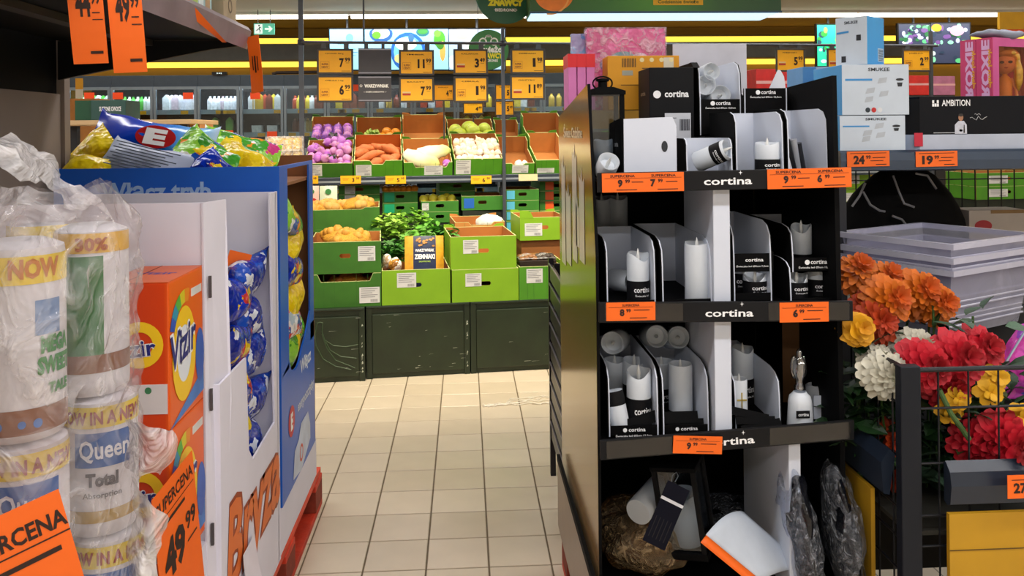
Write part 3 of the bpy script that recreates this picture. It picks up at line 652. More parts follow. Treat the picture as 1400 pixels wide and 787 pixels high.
put('garlic_bulb', gms[2], UC['c5'][0], (.05, .07, .055), 'small white garlic bulb beside another in the nearly empty crate', 'garlic', None, s=.9)
# potatoes: net sacks seen as lumpy yellow bags
def netbag(label, loc, sx, sy, sz, hx, seed, rot=0):
    mb = MB().ball((0, 0, 0), 1, 20, 12, sq=(sx, sy, sz)); mb.wob(.02, 16, seed)
    t = thing('potato_net', label, 'net bag', loc, (0, 0, SR + rot))
    mb.build('net', M('#cc9428', .7, var=.3, vs=160, bump=.5, bs=200), t, smooth=180)
    m2 = lump(.032, 10, 7, .004, 20, (1.2, 1, .9), seed, hx, .6, .1, 20); rr = random.Random(seed)
    for q in range(10):
        th = rr.uniform(0, 6.28); el = rr.uniform(.1, 1.3)
        link('potato', m2, t, loc=(sx * .86 * math.cos(th) * math.cos(el), sy * .86 * math.sin(th) * math.cos(el), sz * .8 * math.sin(el)), rot=(th, el, q))
    return t
d = D['d2']; zt = d[2] + d[4]
netbag('yellow potato net filling the crate with a handle slot', sl(d[0] + .03, .17, zt - .015), .13, .13, .06, '#c89030', 3)
netbag('yellow potato net at the back of the crate with a handle slot', sl(d[0] - .06, .38, zt - .02), .1, .13, .06, '#c89030', 5)
d = D['d3']; netbag('potato net glimpsed through the wide crate notch', sl(d[0] + .02, .14, d[2] + .1), .15, .1, .06, '#a86a28', 8)
d = D['d1']; zt = d[2] + d[4]
netbag('yellow potato net heaped high in the raised crate', sl(d[0] + .12, .8, zt + .0), .12, .12, .05, '#d0a050', 4)
netbag('yellow potato net in the middle of the raised crate', sl(d[0] - .06, .8, zt - .015), .11, .12, .045, '#d0a050', 6)
netbag('yellow potato net lying low in the raised crate', sl(d[0] - .17, .8, zt - .02), .07, .12, .04, '#d0a050', 9)
# apple pouches behind the raised crate
for k, (a, b, lb) in enumerate(((437, 461, 'pale green fruit pouch with a red apple print'), (418, 436, 'pinkish fruit pouch beside the pale green one'))):
    xc, z, w, h = fit(a, b, 254, 286, .98, S); t = thing('fruit_pouch', lb, 'pouch', sl(xc, .98, z - .06), (RAD(-4), 0, SR))
    mb = MB().grid(lambda u, v: ((u - .5) * w, -.02 * math.sin(math.pi * u) * math.sin(math.pi * v) ** .5, v * (h + .06)), 9, 9); mb.grid(lambda u, v: ((.5 - u) * w, .02 * math.sin(math.pi * u) * math.sin(math.pi * v) ** .5, v * (h + .06)), 9, 9)
    mb.build('pouch', M('#cfe0c8' if k == 0 else '#d8b8ac', .4), t, smooth=180)
    g = MB(); g.disc((0, -.024, h * .75 + .06), w * .17); g.build('leaf_badge', M('#2f7a3a', .5, var=0), t); g = MB()
    g.disc((.01, -.025, .06 + h * .27), w * .3, rz=h * .2); g.build('apple_print', M('#c02a2a', .4, var=.1), t)
# things in the lime crate: dark blue potato sack, small bags
d = D['e1']; zt = d[2] + d[4]
sack = thing('potato_sack', 'dark blue potato sack with yellow sides and white print', 'sack', sl(S.p(580, 350, .04).x, .05, zt - .14), (RAD(-14), 0, SR - .06))
w, h = .235, .335
for nm, u0, u1, hx in (('yellow_side', -.5, -.28, '#e0a020'), ('dark_panel', -.28, .3, '#16264a'), ('yellow_side', .3, .5, '#e0a020')):
    mb = MB(); mb.grid(lambda u, v: ((u0 + (u1 - u0) * u) * w, -.03 * math.cos((u0 + (u1 - u0) * u) * math.pi) * math.sin(math.pi * min(1, v * 1.0 + .02)) ** .5, v * h), 7, 10)
    mb.grid(lambda u, v: ((u1 + (u0 - u1) * u) * w, .04 * math.cos((u0 + (u1 - u0) * u) * math.pi) * math.sin(math.pi * min(1, v * 1.0 + .02)) ** .5, v * h), 7, 10)
    mb.build(nm, M(hx, .4, var=.12, vs=30), sack, smooth=180)
fnS = lambda u, v: Vector((u, -.033 * math.cos(u / w * math.pi) * math.sin(math.pi * min(1, v / h + .02)) ** .5 - .002, v))
prints(sack, [('WARZYWNIAK', .003, .236, .017, .115, .03), ('ZIEMNIAKI', .003, .193, .027, .122, .04)], PWHITE, fn=fnS)
prints(sack, [('SAŁATKOWE', .003, .172, .009, .07, .02)], M('#a8c83a', .5, var=0), fn=fnS)
g = MB()
for q in range(16):
    rr = random.Random(q); g2 = [(rr.uniform(-.055, .06), rr.uniform(.27, .32)) for _ in range(1)][0]; ring(g, fnS, g2[0], g2[1], .009, 0, 8, ry=.006)
g.build('potato_print', M('#b07a30', .5, var=.2, vs=60), sack)
def smallbag(label, px, py, ly, w, h, hx, rz=0, seed=1):
    c = S.p(px, py, ly); mb = MB().ball((0, 0, 0), 1, 14, 9, sq=(w / 2, .04, h / 2)); mb.wob(.012, 22, seed)
    return tag(mb.build('produce_bag', PATCH('bag_' + hx[0].strip('#'), hx, 25), loc=S.w(c.x, c.y, c.z), rot=(0, rz, SR), smooth=180), label, 'bag')
smallbag('small paper-like bag with white and brown print left of the dark blue sack', 541, 362, .1, .08, .085, ['#e8e0d0', '#c89040', '#8a5a20', '#f0f0e8'], .3)
smallbag('pale bag peeping out behind the yellow side of the sack', 529, 358, .14, .06, .1, ['#d0c8b8', '#b09070', '#e0e0d8'], .1, 4)
# herbs
def herb(label, px, py, ly, r, h, hx, n, seed):
    c = S.p(px, py, ly); t = thing('potted_herb', label, 'herb', S.w(c.x, c.y, c.z), (0, 0, SR), 'potted herbs'); rr = random.Random(seed)
    mb = MB(); st = MB()
    for k in range(n):
        th = rr.uniform(0, 6.28); rad = r * math.sqrt(rr.random()); zz = h * (.25 + .75 * rr.random()) * (1 - .35 * (rad / r) ** 2)
        p = Vector((rad * math.cos(th), rad * math.sin(th), zz)); L = rr.uniform(.022, .038); ph = rr.uniform(0, 6.28); ti = rr.uniform(-.5, .5)
        T_ = Matrix.Translation(p) @ Euler((ti, rr.uniform(-.5, .5), ph)).to_matrix().to_4x4()
        mb.add([(0, -L, 0), (L * .5, -L * .2, .004), (L * .35, L * .55, .002), (0, L, -.004), (-L * .35, L * .55, .002), (-L * .5, -L * .2, .004), (0, 0, -.003)], [(0, 1, 6), (1, 2, 6), (2, 3, 6), (3, 4, 6), (4, 5, 6), (5, 0, 6)], 0, T_)
        if k % 6 == 0: st.tube([(rad * .2 * math.cos(th), rad * .2 * math.sin(th), 0), (rad * .6 * math.cos(th), rad * .6 * math.sin(th), zz * .6), p], .0016, 4)
    mb.build('foliage', M(hx, .5, var=.25, vs=18), t); st.build('stems', M('#6a8a30', .6), t)
    MB().lathe([(.001, -.09), (.045, -.09), (.055, 0), (.05, 0), (.042, -.02), (.001, -.02)], 16).build('pot', M('#1f6a34', .4), t, smooth=True)
herb('bright green bushy herb at the back of the herb group', 560, 335, .78, .17, .26, '#78b030', 300, 1)
herb('light green leafy herb beside the potato crates', 534, 330, .64, .11, .2, '#a0cc50', 190, 2)
herb('deep green basil-like herb in front of the brown carton', 610, 345, .6, .1, .2, '#4a9030', 190, 3)
herb('dark green herb directly beside the dark blue sack', 535, 362, .34, .11, .16, '#3f7c28', 190, 4)
herb('mid green herb between the sack and the bushy herb', 588, 345, .64, .12, .22, '#66a838', 210, 5)
herb('herb with upright shoots behind the dark blue sack', 572, 340, .4, .1, .13, '#6aa83a', 130, 6)
tag(MB().box(-.3, .32, 0, .25, 0, .16).build('riser_box', M('#1a2212', .7), loc=sl(S.p(570, 340, .6).x, .35, DECK + .002 + .19 * 0), rot=(0, 0, SR)), 'dark riser box under the potted herbs', 'box') if 0 else None
# lemons / citrus in the far crates
lm = lump(.034, 12, 8, .002, 20, (1.15, 1, .95), 4, '#e4d83a', .4, .06, 40)
c = S.p(600, 272, LB + .05)
for q in range(7): put('lemon', lm, Matrix.Translation(S.w(c.x - .12 + .036 * q, LB + .02 + .05 * (q % 2), c.z + .004 * (q % 3))), (0, 0, 0), 'yellow lemon in the far green crate', 'lemon', 'lemons in the far crate')
c = S.p(547, 258, LB + .06)
for q in range(6): put('orange', ormesh, Matrix.Translation(S.w(c.x - .11 + .044 * q, LB + .05, c.z)), (0, 0, 0), 'orange-red fruit on the far crate with a teal label', 'fruit', 'fruit on the far crate with a teal label', s=.75)
# white cauliflower-like bag in the brown carton
c = S.p(670, 301, .8); tag(MB().ball((0, 0, 0), 1, 16, 10, sq=(.1, .09, .05)).wob(.012, 20, 2).build('cauliflower', M('#e6e6dc', .6, var=.1, vs=40, bump=.4), loc=S.w(c.x, .82, c.z - .01), smooth=180), 'white cauliflower in the brown open carton', 'cauliflower')
# mushroom trays
d = D['g1']; zt = d[2] + d[4]
for k, (px, lb, hx) in enumerate(((720, 'mushroom tray with brown caps in film', '#8a5a30'), (744, 'dark mushroom tray in film next to the brown one', '#3a2c22'))):
    c = S.p(px, 350, .12); t = thing('mushroom_tray', lb, 'tray', S.w(c.x, .12, zt - .02), (0, 0, SR), 'mushroom trays')
    MB().prism([(-.055, 0), (.055, 0), (.062, .05), (-.062, .05)], -.08, .08, 'y').build('tray', M('#2c2018', .5), t, bevel=.004)
    m2 = lump(.026, 10, 7, .003, 20, (1, 1, .7), k, hx, .5)
    for q in range(8): link('mushroom', m2, t, loc=(-.038 + .026 * (q % 4), -.045 + .06 * (q // 4), .055 + .006 * (q % 3)))
    MB().grid(lambda u, v: ((u - .5) * .124, (v - .5) * .16, .06 + .025 * math.sin(math.pi * u) * math.sin(math.pi * v)), 9, 9).build('film', FILM('tray_film', clear=.75, bs=30), t, smooth=180)
# pink/red fruit glimpsed beside the display on the right
c = S.p(1162, 330, .3)
rf = lump(.035, 12, 8, .002, 20, (1, 1, .95), 4, '#c83a4a', .35, .1, 30)
for q in range(8): put('apple', rf, Matrix.Translation(S.w(c.x - .1 + .05 * (q % 5), .15 + .08 * (q // 5), z0 + .215)), (0, 0, 0), 'red apple in the crate glimpsed beside the candle display', 'apple', 'red apples beside the candle display')
# small price labels clipped to the shelf rail
for k, (px, tx, lb) in enumerate(((421, '4.99', 'small amber shelf label at the far left of the top shelf rail'), (479.5, '3.99', 'small amber shelf label below the onion crate'), (541, '5.99', 'small amber shelf label below the sweet potatoes'), (658, '6.99', 'small amber shelf label below the garlic'))):
    xc, z, w, h = fit(px - 14, px + 14, 240, 251, LYU - .03, S); a, b = tx.split('.')
    price_card('shelf_label', lb, sl(xc, LYU - .03, z + h), (0, 0, SR), w, h, [(a, .12, .2, .5, None, .03), (b, .34, .5, .28, None, .02), ('_', -.25, .62, .04, .35), ('_', -.25, .45, .04, .25)], mat=AMBER)
for k, (px, lb) in enumerate(((722, 'blank pale card on the top shelf rail above the far crates'),)):
    xc, z, w, h = fit(px - 13, px + 13, 238, 247, LYU - .035, S); tag(MB().box(-w / 2, w / 2, 0, .002, 0, h).build('shelf_card', M('#e8d8a8', .6), loc=sl(xc, LYU - .035, z), rot=(0, 0, SR)), lb, 'card')
# ---------------------------------------------------------------- sign rail
LYS = LYU - .06
zr = S.p(600, 58.5, LYS).z; xa = S.p(411, 58, LYS).x; xb = S.p(688, 58, LYS).x; xe = 4.0
t = thing('sign_rail', 'grey tubular rail holding the amber price signs over the vegetables', 'rail', sl(0, LYS + .013, zr), (0, 0, SR))
MB().cyl((xa, 0, 0), (xe, 0, 0), .011, n=10).build('rail', STEEL, t, smooth=True)
for x, lb in ((xa, 'wide grey post at the left end of the sign rail'), (xb, 'grey post of the sign rail under the round green sign'), (3.95, 'grey post at the far right end of the sign rail')):
    t = thing('rail_post', lb, 'post', sl(x, LYS + .03, 0 if x > 1.5 else ZU - .5), (0, 0, SR)); w_ = .017 if x == xa else .012
    MB().box(-w_, w_, -.012, .012, 0, (2.8 if x == xa else zr + .12) - (0 if x > 1.5 else ZU - .5)).build('post', STEEL, t); MB().cyl((0, 0, zr - ZU + .48), (0, 0, zr - ZU + .52), .026, n=12).build('clamp', DKSTEEL, t)
pm = S.p(497, 20, LYS); t = thing('rail_hanger', 'thin hanger rod from the ceiling to the sign rail', 'rod', sl(pm.x, LYS + .03, zr), (0, 0, SR)); MB().cyl((0, 0, 0), (0, 0, ZC - zr), .007, n=8).build('rod', STEEL, t)
FRM = M('#3a3636', .5)
def psign(label, x0, x1, y0, y1, ly, big, sup, top, badge=True, strap=True, bigw=None):
    xc, z, w, h = fit(x0, x1, y0, y1, ly, S); t = thing('price_sign', label, 'price sign', sl(xc, ly, z), (0, 0, SR), 'amber price signs over the vegetables'); a = w / 2; e = w * .055
    f = MB(); f.box(-a, a, 0, .012, 0, e); f.box(-a, a, 0, .012, h - e, h); f.box(-a, -a + e, 0, .012, e, h - e); f.box(a - e, a, 0, .012, e, h - e); f.build('frame', FRM, t, bevel=.0015)
    MB().box(-a + e, a - e, .003, .01, e, h - e).build('card', AMBER, t)
    it = [(big, w * .18 if len(big) == 1 else w * .13, h * .3, h * .32, (w * .13 if big != '1' else w * .08) if len(big) == 1 else w * .2, .04), (sup, w * .34, h * .5, h * .15, w * .15, .03), (top, -w * .02, h * .79, h * .045, w * .5, .01), ('_', w * .34, h * .44, h * .012, w * .1), ('_', w * .3, h * .12, h * .015, w * .25)]
    prints(t, it, INK, at=(0, .0015, 0), name='price_lettering')
    if badge == 1:
        b = MB(); fn = MAP('-y', (-w * .28, .0015, h * .34)); bw, bh = w * .12, h * .16
        for (u0, u1, v0, v1) in ((-bw, bw, bh - h * .008, bh), (-bw, bw, -bh * .8, -bh * .8 + h * .008), (-bw, -bw + w * .006, -bh * .8, bh), (bw - w * .006, bw, -bh * .8, bh)): poly(b, fn, [(u0, v0), (u1, v0), (u1, v1), (u0, v1)])
        b.build('stamp_outline', M('#a85a10', .6, var=0), t); prints(t, [('SUPER', -w * .28, h * .36, h * .07, w * .18, .03), ('CENY', -w * .28, h * .25, h * .07, w * .19, .03)], M('#8a3c10', .6, var=0), at=(0, .0015, 0), name='stamp_lettering')
    elif badge == 2:
        b = MB().box(-w * .4, -w * .17, .001, .0018, h * .28, h * .36); b.build('red_stamp', M('#b8382a', .6, var=0), t); MB().box(-w * .4, -w * .17, .001, .0018, h * .37, h * .43).build('pale_stamp', M('#e8c890', .6, var=0), t)
    if strap:
        for sx in (-.62, .62): MB().box(a * sx - .018, a * sx + .018, .004, .014, h - .002, zr - z).build('strap', M('#4a4e52', .5), t)
    if not strap and h < .14: MB().box(-.006, .006, .002, .008, -.3, .002).build('stem', FRM, t)
    return t
psign('amber price sign reading 7.99 next to the left rail post, upper of its pair', 433, 483, 66.5, 101.5, LYS, '7', '99', 'CZOSNEK 200 g', 1)
psign('amber price sign reading 6.99 above the netted onions', 433, 483, 103, 140, LYS, '6', '99', 'CEBULA 1 kg', 1, False)
psign('amber price sign reading 11.99 between the dark board and a small sign', 545.5, 593.5, 68, 103, LYS, '11', '99', 'IMBIR', 1)
psign('amber price sign reading 7.99 above the empty brown crate', 545.5, 593.5, 105.5, 140, LYS, '7', '99', 'BATATY', 2, False)
psign('amber price sign reading 3.49 next to the round sign', 620, 667, 67, 102, LYS, '3', '49', 'KALAFIOR', 2)
psign('amber price sign reading 1.98 above the melons', 620.5, 667.5, 104.5, 140, LYS, '1', '98', 'CEBULA', 1, False)
psign('amber price sign with big 1.98 right of the sign post, upper of its pair', 698, 745.5, 66.5, 101, LYS, '1', '98', 'ZIEMNIAKI', 1)
psign('amber price sign with a red stamp right of the sign post, lower of its pair', 697.5, 745, 103, 136.5, LYS, '11', '89', 'GRZYBY', 2, False)
psign('amber price sign reading 5.99 above the candle display', 1061, 1101, 66, 98, LYS, '5', '99', 'POMIDORY', 2)
psign('amber price sign half hidden beside the pale blue box', 1131, 1170, 66, 96, LYS, '8', '99', 'OGÓRKI', 2)
psign('amber price sign reading 2.99 above the dark gift box', 1234, 1273, 67, 98, LYS, '2', '99', 'JABŁKA', 1)
psign('small amber price sign reading 4.99 between larger signs', 593, 620.5, 115, 138, LYS + .35, '4', '99', 'PAPRYKA', 0, False)
psign('small amber price sign reading 4.89 behind the melons', 633, 661, 140, 156, LYS + .75, '4', '89', 'SAŁATA', 0, False)
psign('small amber price sign reading 5.79 beside the sign post, upper', 677, 703, 115, 136.5, LYS + .4, '5', '79', 'MELON', 0, False)
psign('small amber price sign reading 5.49 beside the sign post, lower', 677, 703, 137.5, 158, LYS + .4, '5', '49', 'ARBUZ', 0, False)
# dark double board
for k, (y0, y1) in enumerate(((66, 101.5), (104, 139))):
    xc, z, w, h = fit(490, 535, y0, y1, LYS, S); t = thing('dark_board', ['blank dark grey board hanging between the 7.99 and 11.99 signs', 'dark grey board with white vegetable-corner lettering'][k], 'sign', sl(xc, LYS, z), (0, 0, SR))
    MB().box(-w / 2, w / 2, 0, .01, 0, h).build('board', M('#3c3a42', .45), t); MB().box(-w / 2, w / 2, -.004, 0, h - .012, h - .004).build('clip_rail', M('#8f8f99', .3, .5), t)
    MB().box(-w / 2, w / 2, -.004, 0, .006, .014).build('clip_rail', M('#8f8f99', .3, .5), t)
    if k: prints(t, [('WARZYWNIAK', .012, h * .56, h * .12, w * .74, .05), ('— DOBRE SĄSIEDZTWO —', 0, h * .36, h * .05, w * .7, .02)], PWHITE, at=(0, -.001, 0)); b = MB(); ring(b, MAP('-y', (0, -.001, 0)), -w * .42, h * .62, w * .04, w * .028, 14); b.build('leaf_mark', PWHITE, t)
    else:
        MB().box(-w * .3, -w * .2, .002, .01, h, zr - z).build('strap', M('#4a4e52', .5), t); MB().box(w * .2, w * .3, .002, .01, h, zr - z).build('strap', M('#4a4e52', .5), t)
# round sign on the post
c = S.p(691, -9, LYS - .03); t = thing('round_sign', 'large round dark green sign with yellow and white lettering on the post', 'sign', S.w(c.x, c.y, c.z), (0, 0, SR)); R_ = .228
MB().cyl((0, .012, 0), (0, -.004, 0), R_, n=48).build('disc', M('#175a38', .4, var=.04), t, smooth=True)
prints(t, [('ZNAWCY', 0, -.09, .042, .27, .09)], M('#f2e82a', .5, var=0), at=(0, -.006, 0)); prints(t, [('·BIEDRONKI·', 0, -.135, .021, .175, .03), ('Świeżo', 0, -.025, .06, .26, .06)], PWHITE, at=(0, -.006, 0), name='white_lettering')
# spotlights over the produce
for x in (-.9, -.1, .7, 1.6, 2.5):
    w_ = sl(x, -.55, 2.72); t = thing('spotlight', 'black ceiling spotlight aimed at the produce', 'spotlight', w_, (RAD(28), 0, SR), 'ceiling spotlights over the produce')
    MB().cyl((0, 0, 0), (0, 0, .12), .045, .045, n=14).build('housing', BLACK, t, smooth=True); MB().cyl((0, 0, .12), (0, 0, .13), .012, n=8).build('stem', BLACK, t)
    L = bpy.data.lights.new('spot_light', 'SPOT'); L.energy = SPOT_W; L.spot_size = RAD(88); L.spot_blend = .7; L.color = (1, .88, .66); L.shadow_soft_size = .06
    lo = bpy.data.objects.new('spot_light', L); col.objects.link(lo); lo.parent = t; lo.location = (0, 0, -.01)
# clear plastic strip lying on the floor
c = PZ(703, 548, .001); mb = MB()
for q in range(5):
    rr = random.Random(q); mb.tube([(-.17 + .36 * i / 12, -.07 + .1 * (i / 12) * (q % 2) + rr.uniform(-.025, .025) + q * .012 - .04 * (i < 5) * q * .3, .003 + rr.uniform(0, .003)) for i in range(13)], .0022, 4)
tag(mb.build('plastic_strip', M('#e9e2d2', .3, var=0), loc=(c.x, c.y, 0)), 'crinkled clear plastic strip lying on the floor tiles', 'plastic strip')
# ================================================================ left side of the aisle
# red pallets
RED = M('#c8381c', .6, var=.15, vs=14, bump=.2); RED2 = M('#d8482a', .6, var=.15, vs=10)
def pallet(label, x0, x1, y0, y1, group='red pallets'):
    t = thing('pallet', label, 'pallet', ((x0 + x1) / 2, (y0 + y1) / 2, 0), group=group); a = (x1 - x0) / 2; b = (y1 - y0) / 2
    for s_ in (-1, 0, 1):
        xx = s_ * (a - .05); MB().box(xx - .05, xx + .05, -b, b, 0, .022).build('skid', RED, t, bevel=.002)
        for q in (-1, 0, 1): MB().box(xx - .05, xx + .05, q * (b - .07) - .07, q * (b - .07) + .07, .022, .1).build('block', M('#8a3520', .8, var=.2, vs=20), t, bevel=.002)
    for q in (-1, 0, 1): MB().box(-a, a, q * (b - .07) - .07, q * (b - .07) + .07, .1, .122).build('cross_board', RED, t, bevel=.002)
    for i in range(5):
        xx = -a + .06 + i * (2 * a - .12) / 4; MB().box(xx - .055, xx + .055, -b, b, .122, .144).build('deck_board', RED2, t, bevel=.002)
    return t
XA = -.575
pallet('red painted pallet under the blue dump bin at the aisle edge', XA - .7, XA, 2.18, 3.38)
pallet('red painted pallet under the kitchen rolls', XA - .7, XA - .02, .9, 2.1)
# ---------------------------------------------------------------- gondola shelf overhead
SHX, SHB, SHE, SHZ = -.71, -1.29, 2.8, 1.755
DKS = M('#090807', .65, var=.15, spec=.2); PNL = M('#8a7c70', .75, var=.06, vs=4)
t = thing('gondola_shelf', 'dark overhead gondola shelf with a grey-brown back panel and tapered end bracket', 'shelf', (SHX, 1.2, 0))
MB().box(SHB - SHX, 0, -1.5, SHE - 1.2, SHZ, SHZ + .03).build('shelf_board', DKS, t)
LIPM = M('#857a86', .35, .1, var=.12)
MB().prism([(-.004, SHZ - .022), (.008, SHZ - .03), (.022, SHZ + .028), (.012, SHZ + .042), (-.004, SHZ + .04)], -1.5, SHE - 1.2, 'y').build('price_rail', LIPM, t)
MB().prism([(-.01, SHZ - .002), (-.01, SHZ - .02), (-.1, SHZ - .03), (SHB - SHX, SHZ - .125), (SHB - SHX, SHZ - .002)], SHE - 1.2 - .02, SHE - 1.2 - .002, 'y').build('bracket', BLACK, t)
MB().prism([(-.02, SHZ - .002), (-.02, SHZ - .02), (SHB - SHX, SHZ - .125), (SHB - SHX, SHZ - .002)], .1, .118, 'y').build('bracket', BLACK, t)
MB().box(-.32, -.28, -1.5, SHE - 1.2 - .03, SHZ - .02, SHZ - .001).build('stiffener', M('#3a352e', .6), t)
MB().box(SHB - SHX - .03, SHB - SHX, -1.5, SHE - 1.2 - .004, .02, 1.585).build('back_panel', PNL, t)
MB().box(SHB - SHX - .03, SHB - SHX - .012, -1.5, SHE - 1.2 - .004, 1.586, 2.35).build('shadow_panel', M('#0d0b09', .75, spec=.2), t)  # near-black colour stands in for the shadow above the back panel
MB().box(SHB - SHX - .045, SHB - SHX + .012, SHE - 1.2 - .003, SHE - 1.2 + .035, 0, 2.35).build('upright', PNL, t)
# goods on the overhead shelf
zz = SHZ + .031
def carton(name, label, x0, x1, y0, y1, Y, d, hx, rz=0, group=None, z=None, rough=.6, cat='box', bevel=.002):
    xc, zb, w, h = fit(x0, x1, y0, y1, Y)
    if z is not None: h += zb - z; zb = z
    t = thing(name, label, cat, (xc, Y, zb), (0, 0, rz), group)
    MB().box(-w / 2, w / 2, 0, d, 0, h).build('body', hx if not isinstance(hx, str) else M(hx, rough), t, bevel=bevel); return t, w, h
t = thing('brown_carton', 'brown carton at the end of the overhead shelf', 'box', (-.83, 2.6, zz)); MB().box(0, .11, 0, .14, 0, .3).build('body', M('#a89678', .7), t, bevel=.002)
g = MB(); ring(g, MAP('+x', (.1108, 0, 0)), .07, .06, .022, .016, 18); g.build('round_stamp', M('#6a5a48', .7, var=0), t)
t = thing('glass_set_box', 'pale blue box printed with drinking glasses on the overhead shelf', 'box', (-.86, 2.22, zz)); MB().box(0, .14, 0, .26, 0, .25).build('body', M('#9cc4cc', .35, var=.12), t, bevel=.003)
for q, (c_, y_) in enumerate((('#c8dce0', .05), ('#b0d060', .11), ('#e0eef0', .16), ('#b08a60', .22))): MB().box(.1395, .1412, y_ - .022, y_ + .018, .01, .2).build('printed_glass', M(c_, .4, var=.15), t)
t = thing('gift_bag', 'mauve glossy bag lying on the overhead shelf edge', 'bag', (-.81, 1.86, zz)); MB().ball((0, 0, .07), 1, 16, 10, sq=(.07, .16, .068)).wob(.015, 14, 3).build('bag', M('#a07080', .25, var=.15), t, smooth=180)
# hanging orange tags: placed on the rail, facing the aisle end
def tag_at(label, tl, tr, h, lines, lean=0, curl=0, group='orange price cards on the overhead rail'):
    """tl, tr: world points of the top corners; the card hangs down from them"""
    tl = Vector(tl); tr = Vector(tr); d = tr - tl; w = d.length; rz = math.atan2(d.y, d.x); roll = math.asin(d.z / w)
    c = (tl + tr) / 2; t = price_card('price_card', label, c, (0, 0, 0), w, h, lines, group, curl)
    t.rotation_euler = (Matrix.Rotation(rz, 3, 'Z') @ Matrix.Rotation(-roll, 3, 'Y') @ Matrix.Rotation(lean, 3, 'X')).to_euler(); return t
L49 = lambda a, b: [(a, -.08, .5, .26, .42, .04), (b, .28, .62, .13, .26, .03), ('_', .27, .52, .012, .22), ('_', .3, .45, .01, .3), ('_', .2, .1, .03, .36)]
tag_at('orange price card reading 44.99, farther from the rail end than its neighbour', P(88, -45, 1.62), P(137, -45, 1.64), .178, L49('44', '99'), curl=.03)
tag_at('longer orange price card reading 49.99 hanging beside the shorter one', P(143, -45, 1.66), P(190, -45, 1.68), .2, L49('49', '99'), curl=.03)
mb = MB().grid(lambda u, v: P(236 + 40 * u + 26 * v * u, 4 + 22 * u + 30 * v * u * u + 6 * v, 2.3 + .1 * u) + Vector((.0 + .02 * math.sin(3 * v), 0, 0)), 9, 7)
t = thing('price_card', 'folded orange price card bent along the overhead rail', 'price tag', (0, 0, 0), group='orange price cards on the overhead rail')
def bent(u, v): # twisted strip
    p = P(236 + 68 * u, 4 + 56 * u, 2.12 + .3 * u); return p + Vector((.012 * v, 0, .035 * v * (1 - u) + .004))
MB().grid(bent, 12, 5).build('card', ORANGE, t, smooth=180)
tag_at('narrow orange price card hanging at the end of the overhead rail', P(337, 51, 2.78), P(353, 47, 2.76), .185, [('_', 0, .35, .3, .12), ('_', -.2, .4, .25, .08), ('_', .2, .38, .25, .08)], curl=-.012)
# ---------------------------------------------------------------- blue dump bin with detergent bags
BLU = M('#0f5cc4', .4, var=.05, vs=5); BRNI = M('#8a5a34', .8)
bx0, bx1, by0, by1, bz0, bz1 = -1.26, -.578, 2.68, 3.26, .29, P(250, 229, 2.68).z
t = thing('dump_bin', 'blue cardboard dump bin of detergent bags on the red pallet', 'display bin', (bx1, by0, bz0)); H_ = bz1 - bz0; Wb = bx1 - bx0; Db = by1 - by0
MB().box(-Wb, 0, 0, .006, 0, H_).build('front_panel', [BLU], t)
MB().box(-Wb, 0, Db - .006, Db, 0, H_ + .02).build('back_panel', [BRNI], t)
MB().box(-Wb, -Wb + .006, .006, Db - .006, 0, H_).build('side_panel', BLU, t)
r = MB(); r.box(-.006, 0, .006, .12, .4, H_); r.box(-.006, 0, Db - .08, Db - .006, .4, H_); r.box(-.006, 0, .12, Db - .08, H_ - .012, H_)
nn = 12; prof = [(.12 + (Db - .2) * i / nn, .4 + (.03 if i in (0,) else 0) + .16 * max(0, (i / nn - .35)) ** 2 * 1.6 - .03 * math.sin(math.pi * min(1, i / nn * 1.7))) for i in range(nn + 1)]
r.prism([(.006, 0), (Db - .006, 0), (Db - .006, .46), (Db - .08, .46)] + prof[::-1] + [(.12, .42), (.006, .4)], -.006, 0, 'x')
r.build('opening_panel', BLU, t)
MB().box(-Wb + .01, -.01, .01, Db - .01, H_ - .07, H_ - .06).build('inner_tray', BRNI, t)
prints(t, [('Włącz tryb', -.375, H_ - .097, .052, .335, .03)], M('#9fbce0', .6, var=0), at=(0, -.001, 0))
prints(t, [('Włącz', .40, .33, .045, .2, .03), ('energooszczędny', .40, .215, .035, .3, .02)], M('#e4ecf6', .6, var=0), face='+x', at=(.001, 0, 0))
g = MB(); fn = MAP('+x', (.0012, 0, 0)); ring(g, fn, .145, .22, .05, 0, 24); g.build('red_disc', M('#c8202a', .5, var=0), t)
prints(t, [('E', .145, .195, .05, None, .06)], PWHITE, face='+x', at=(.0018, 0, 0), name='letter')
g = MB(); poly(g, fn, [(.16, .02), (.19, .105), (.26, .12), (.3, .16), (.43, .16), (.47, .1), (.47, .05), (.3, .0)]); g.build('card_print', M('#c8d4e8', .5, var=.1), t); g = MB(); ring(g, MAP('+x', (.0018, 0, 0)), .3, .06, .03, .02, 18); g.build('ring_print', M('#d85030', .5, var=0), t)
t = thing('white_plinth', 'white cardboard plinth under the blue dump bin', 'box', (bx1, by0, .145)); MB().box(-Wb, -.004, -.02, Db + .04, 0, bz0 - .146).build('body', BOARD, t, bevel=.003)
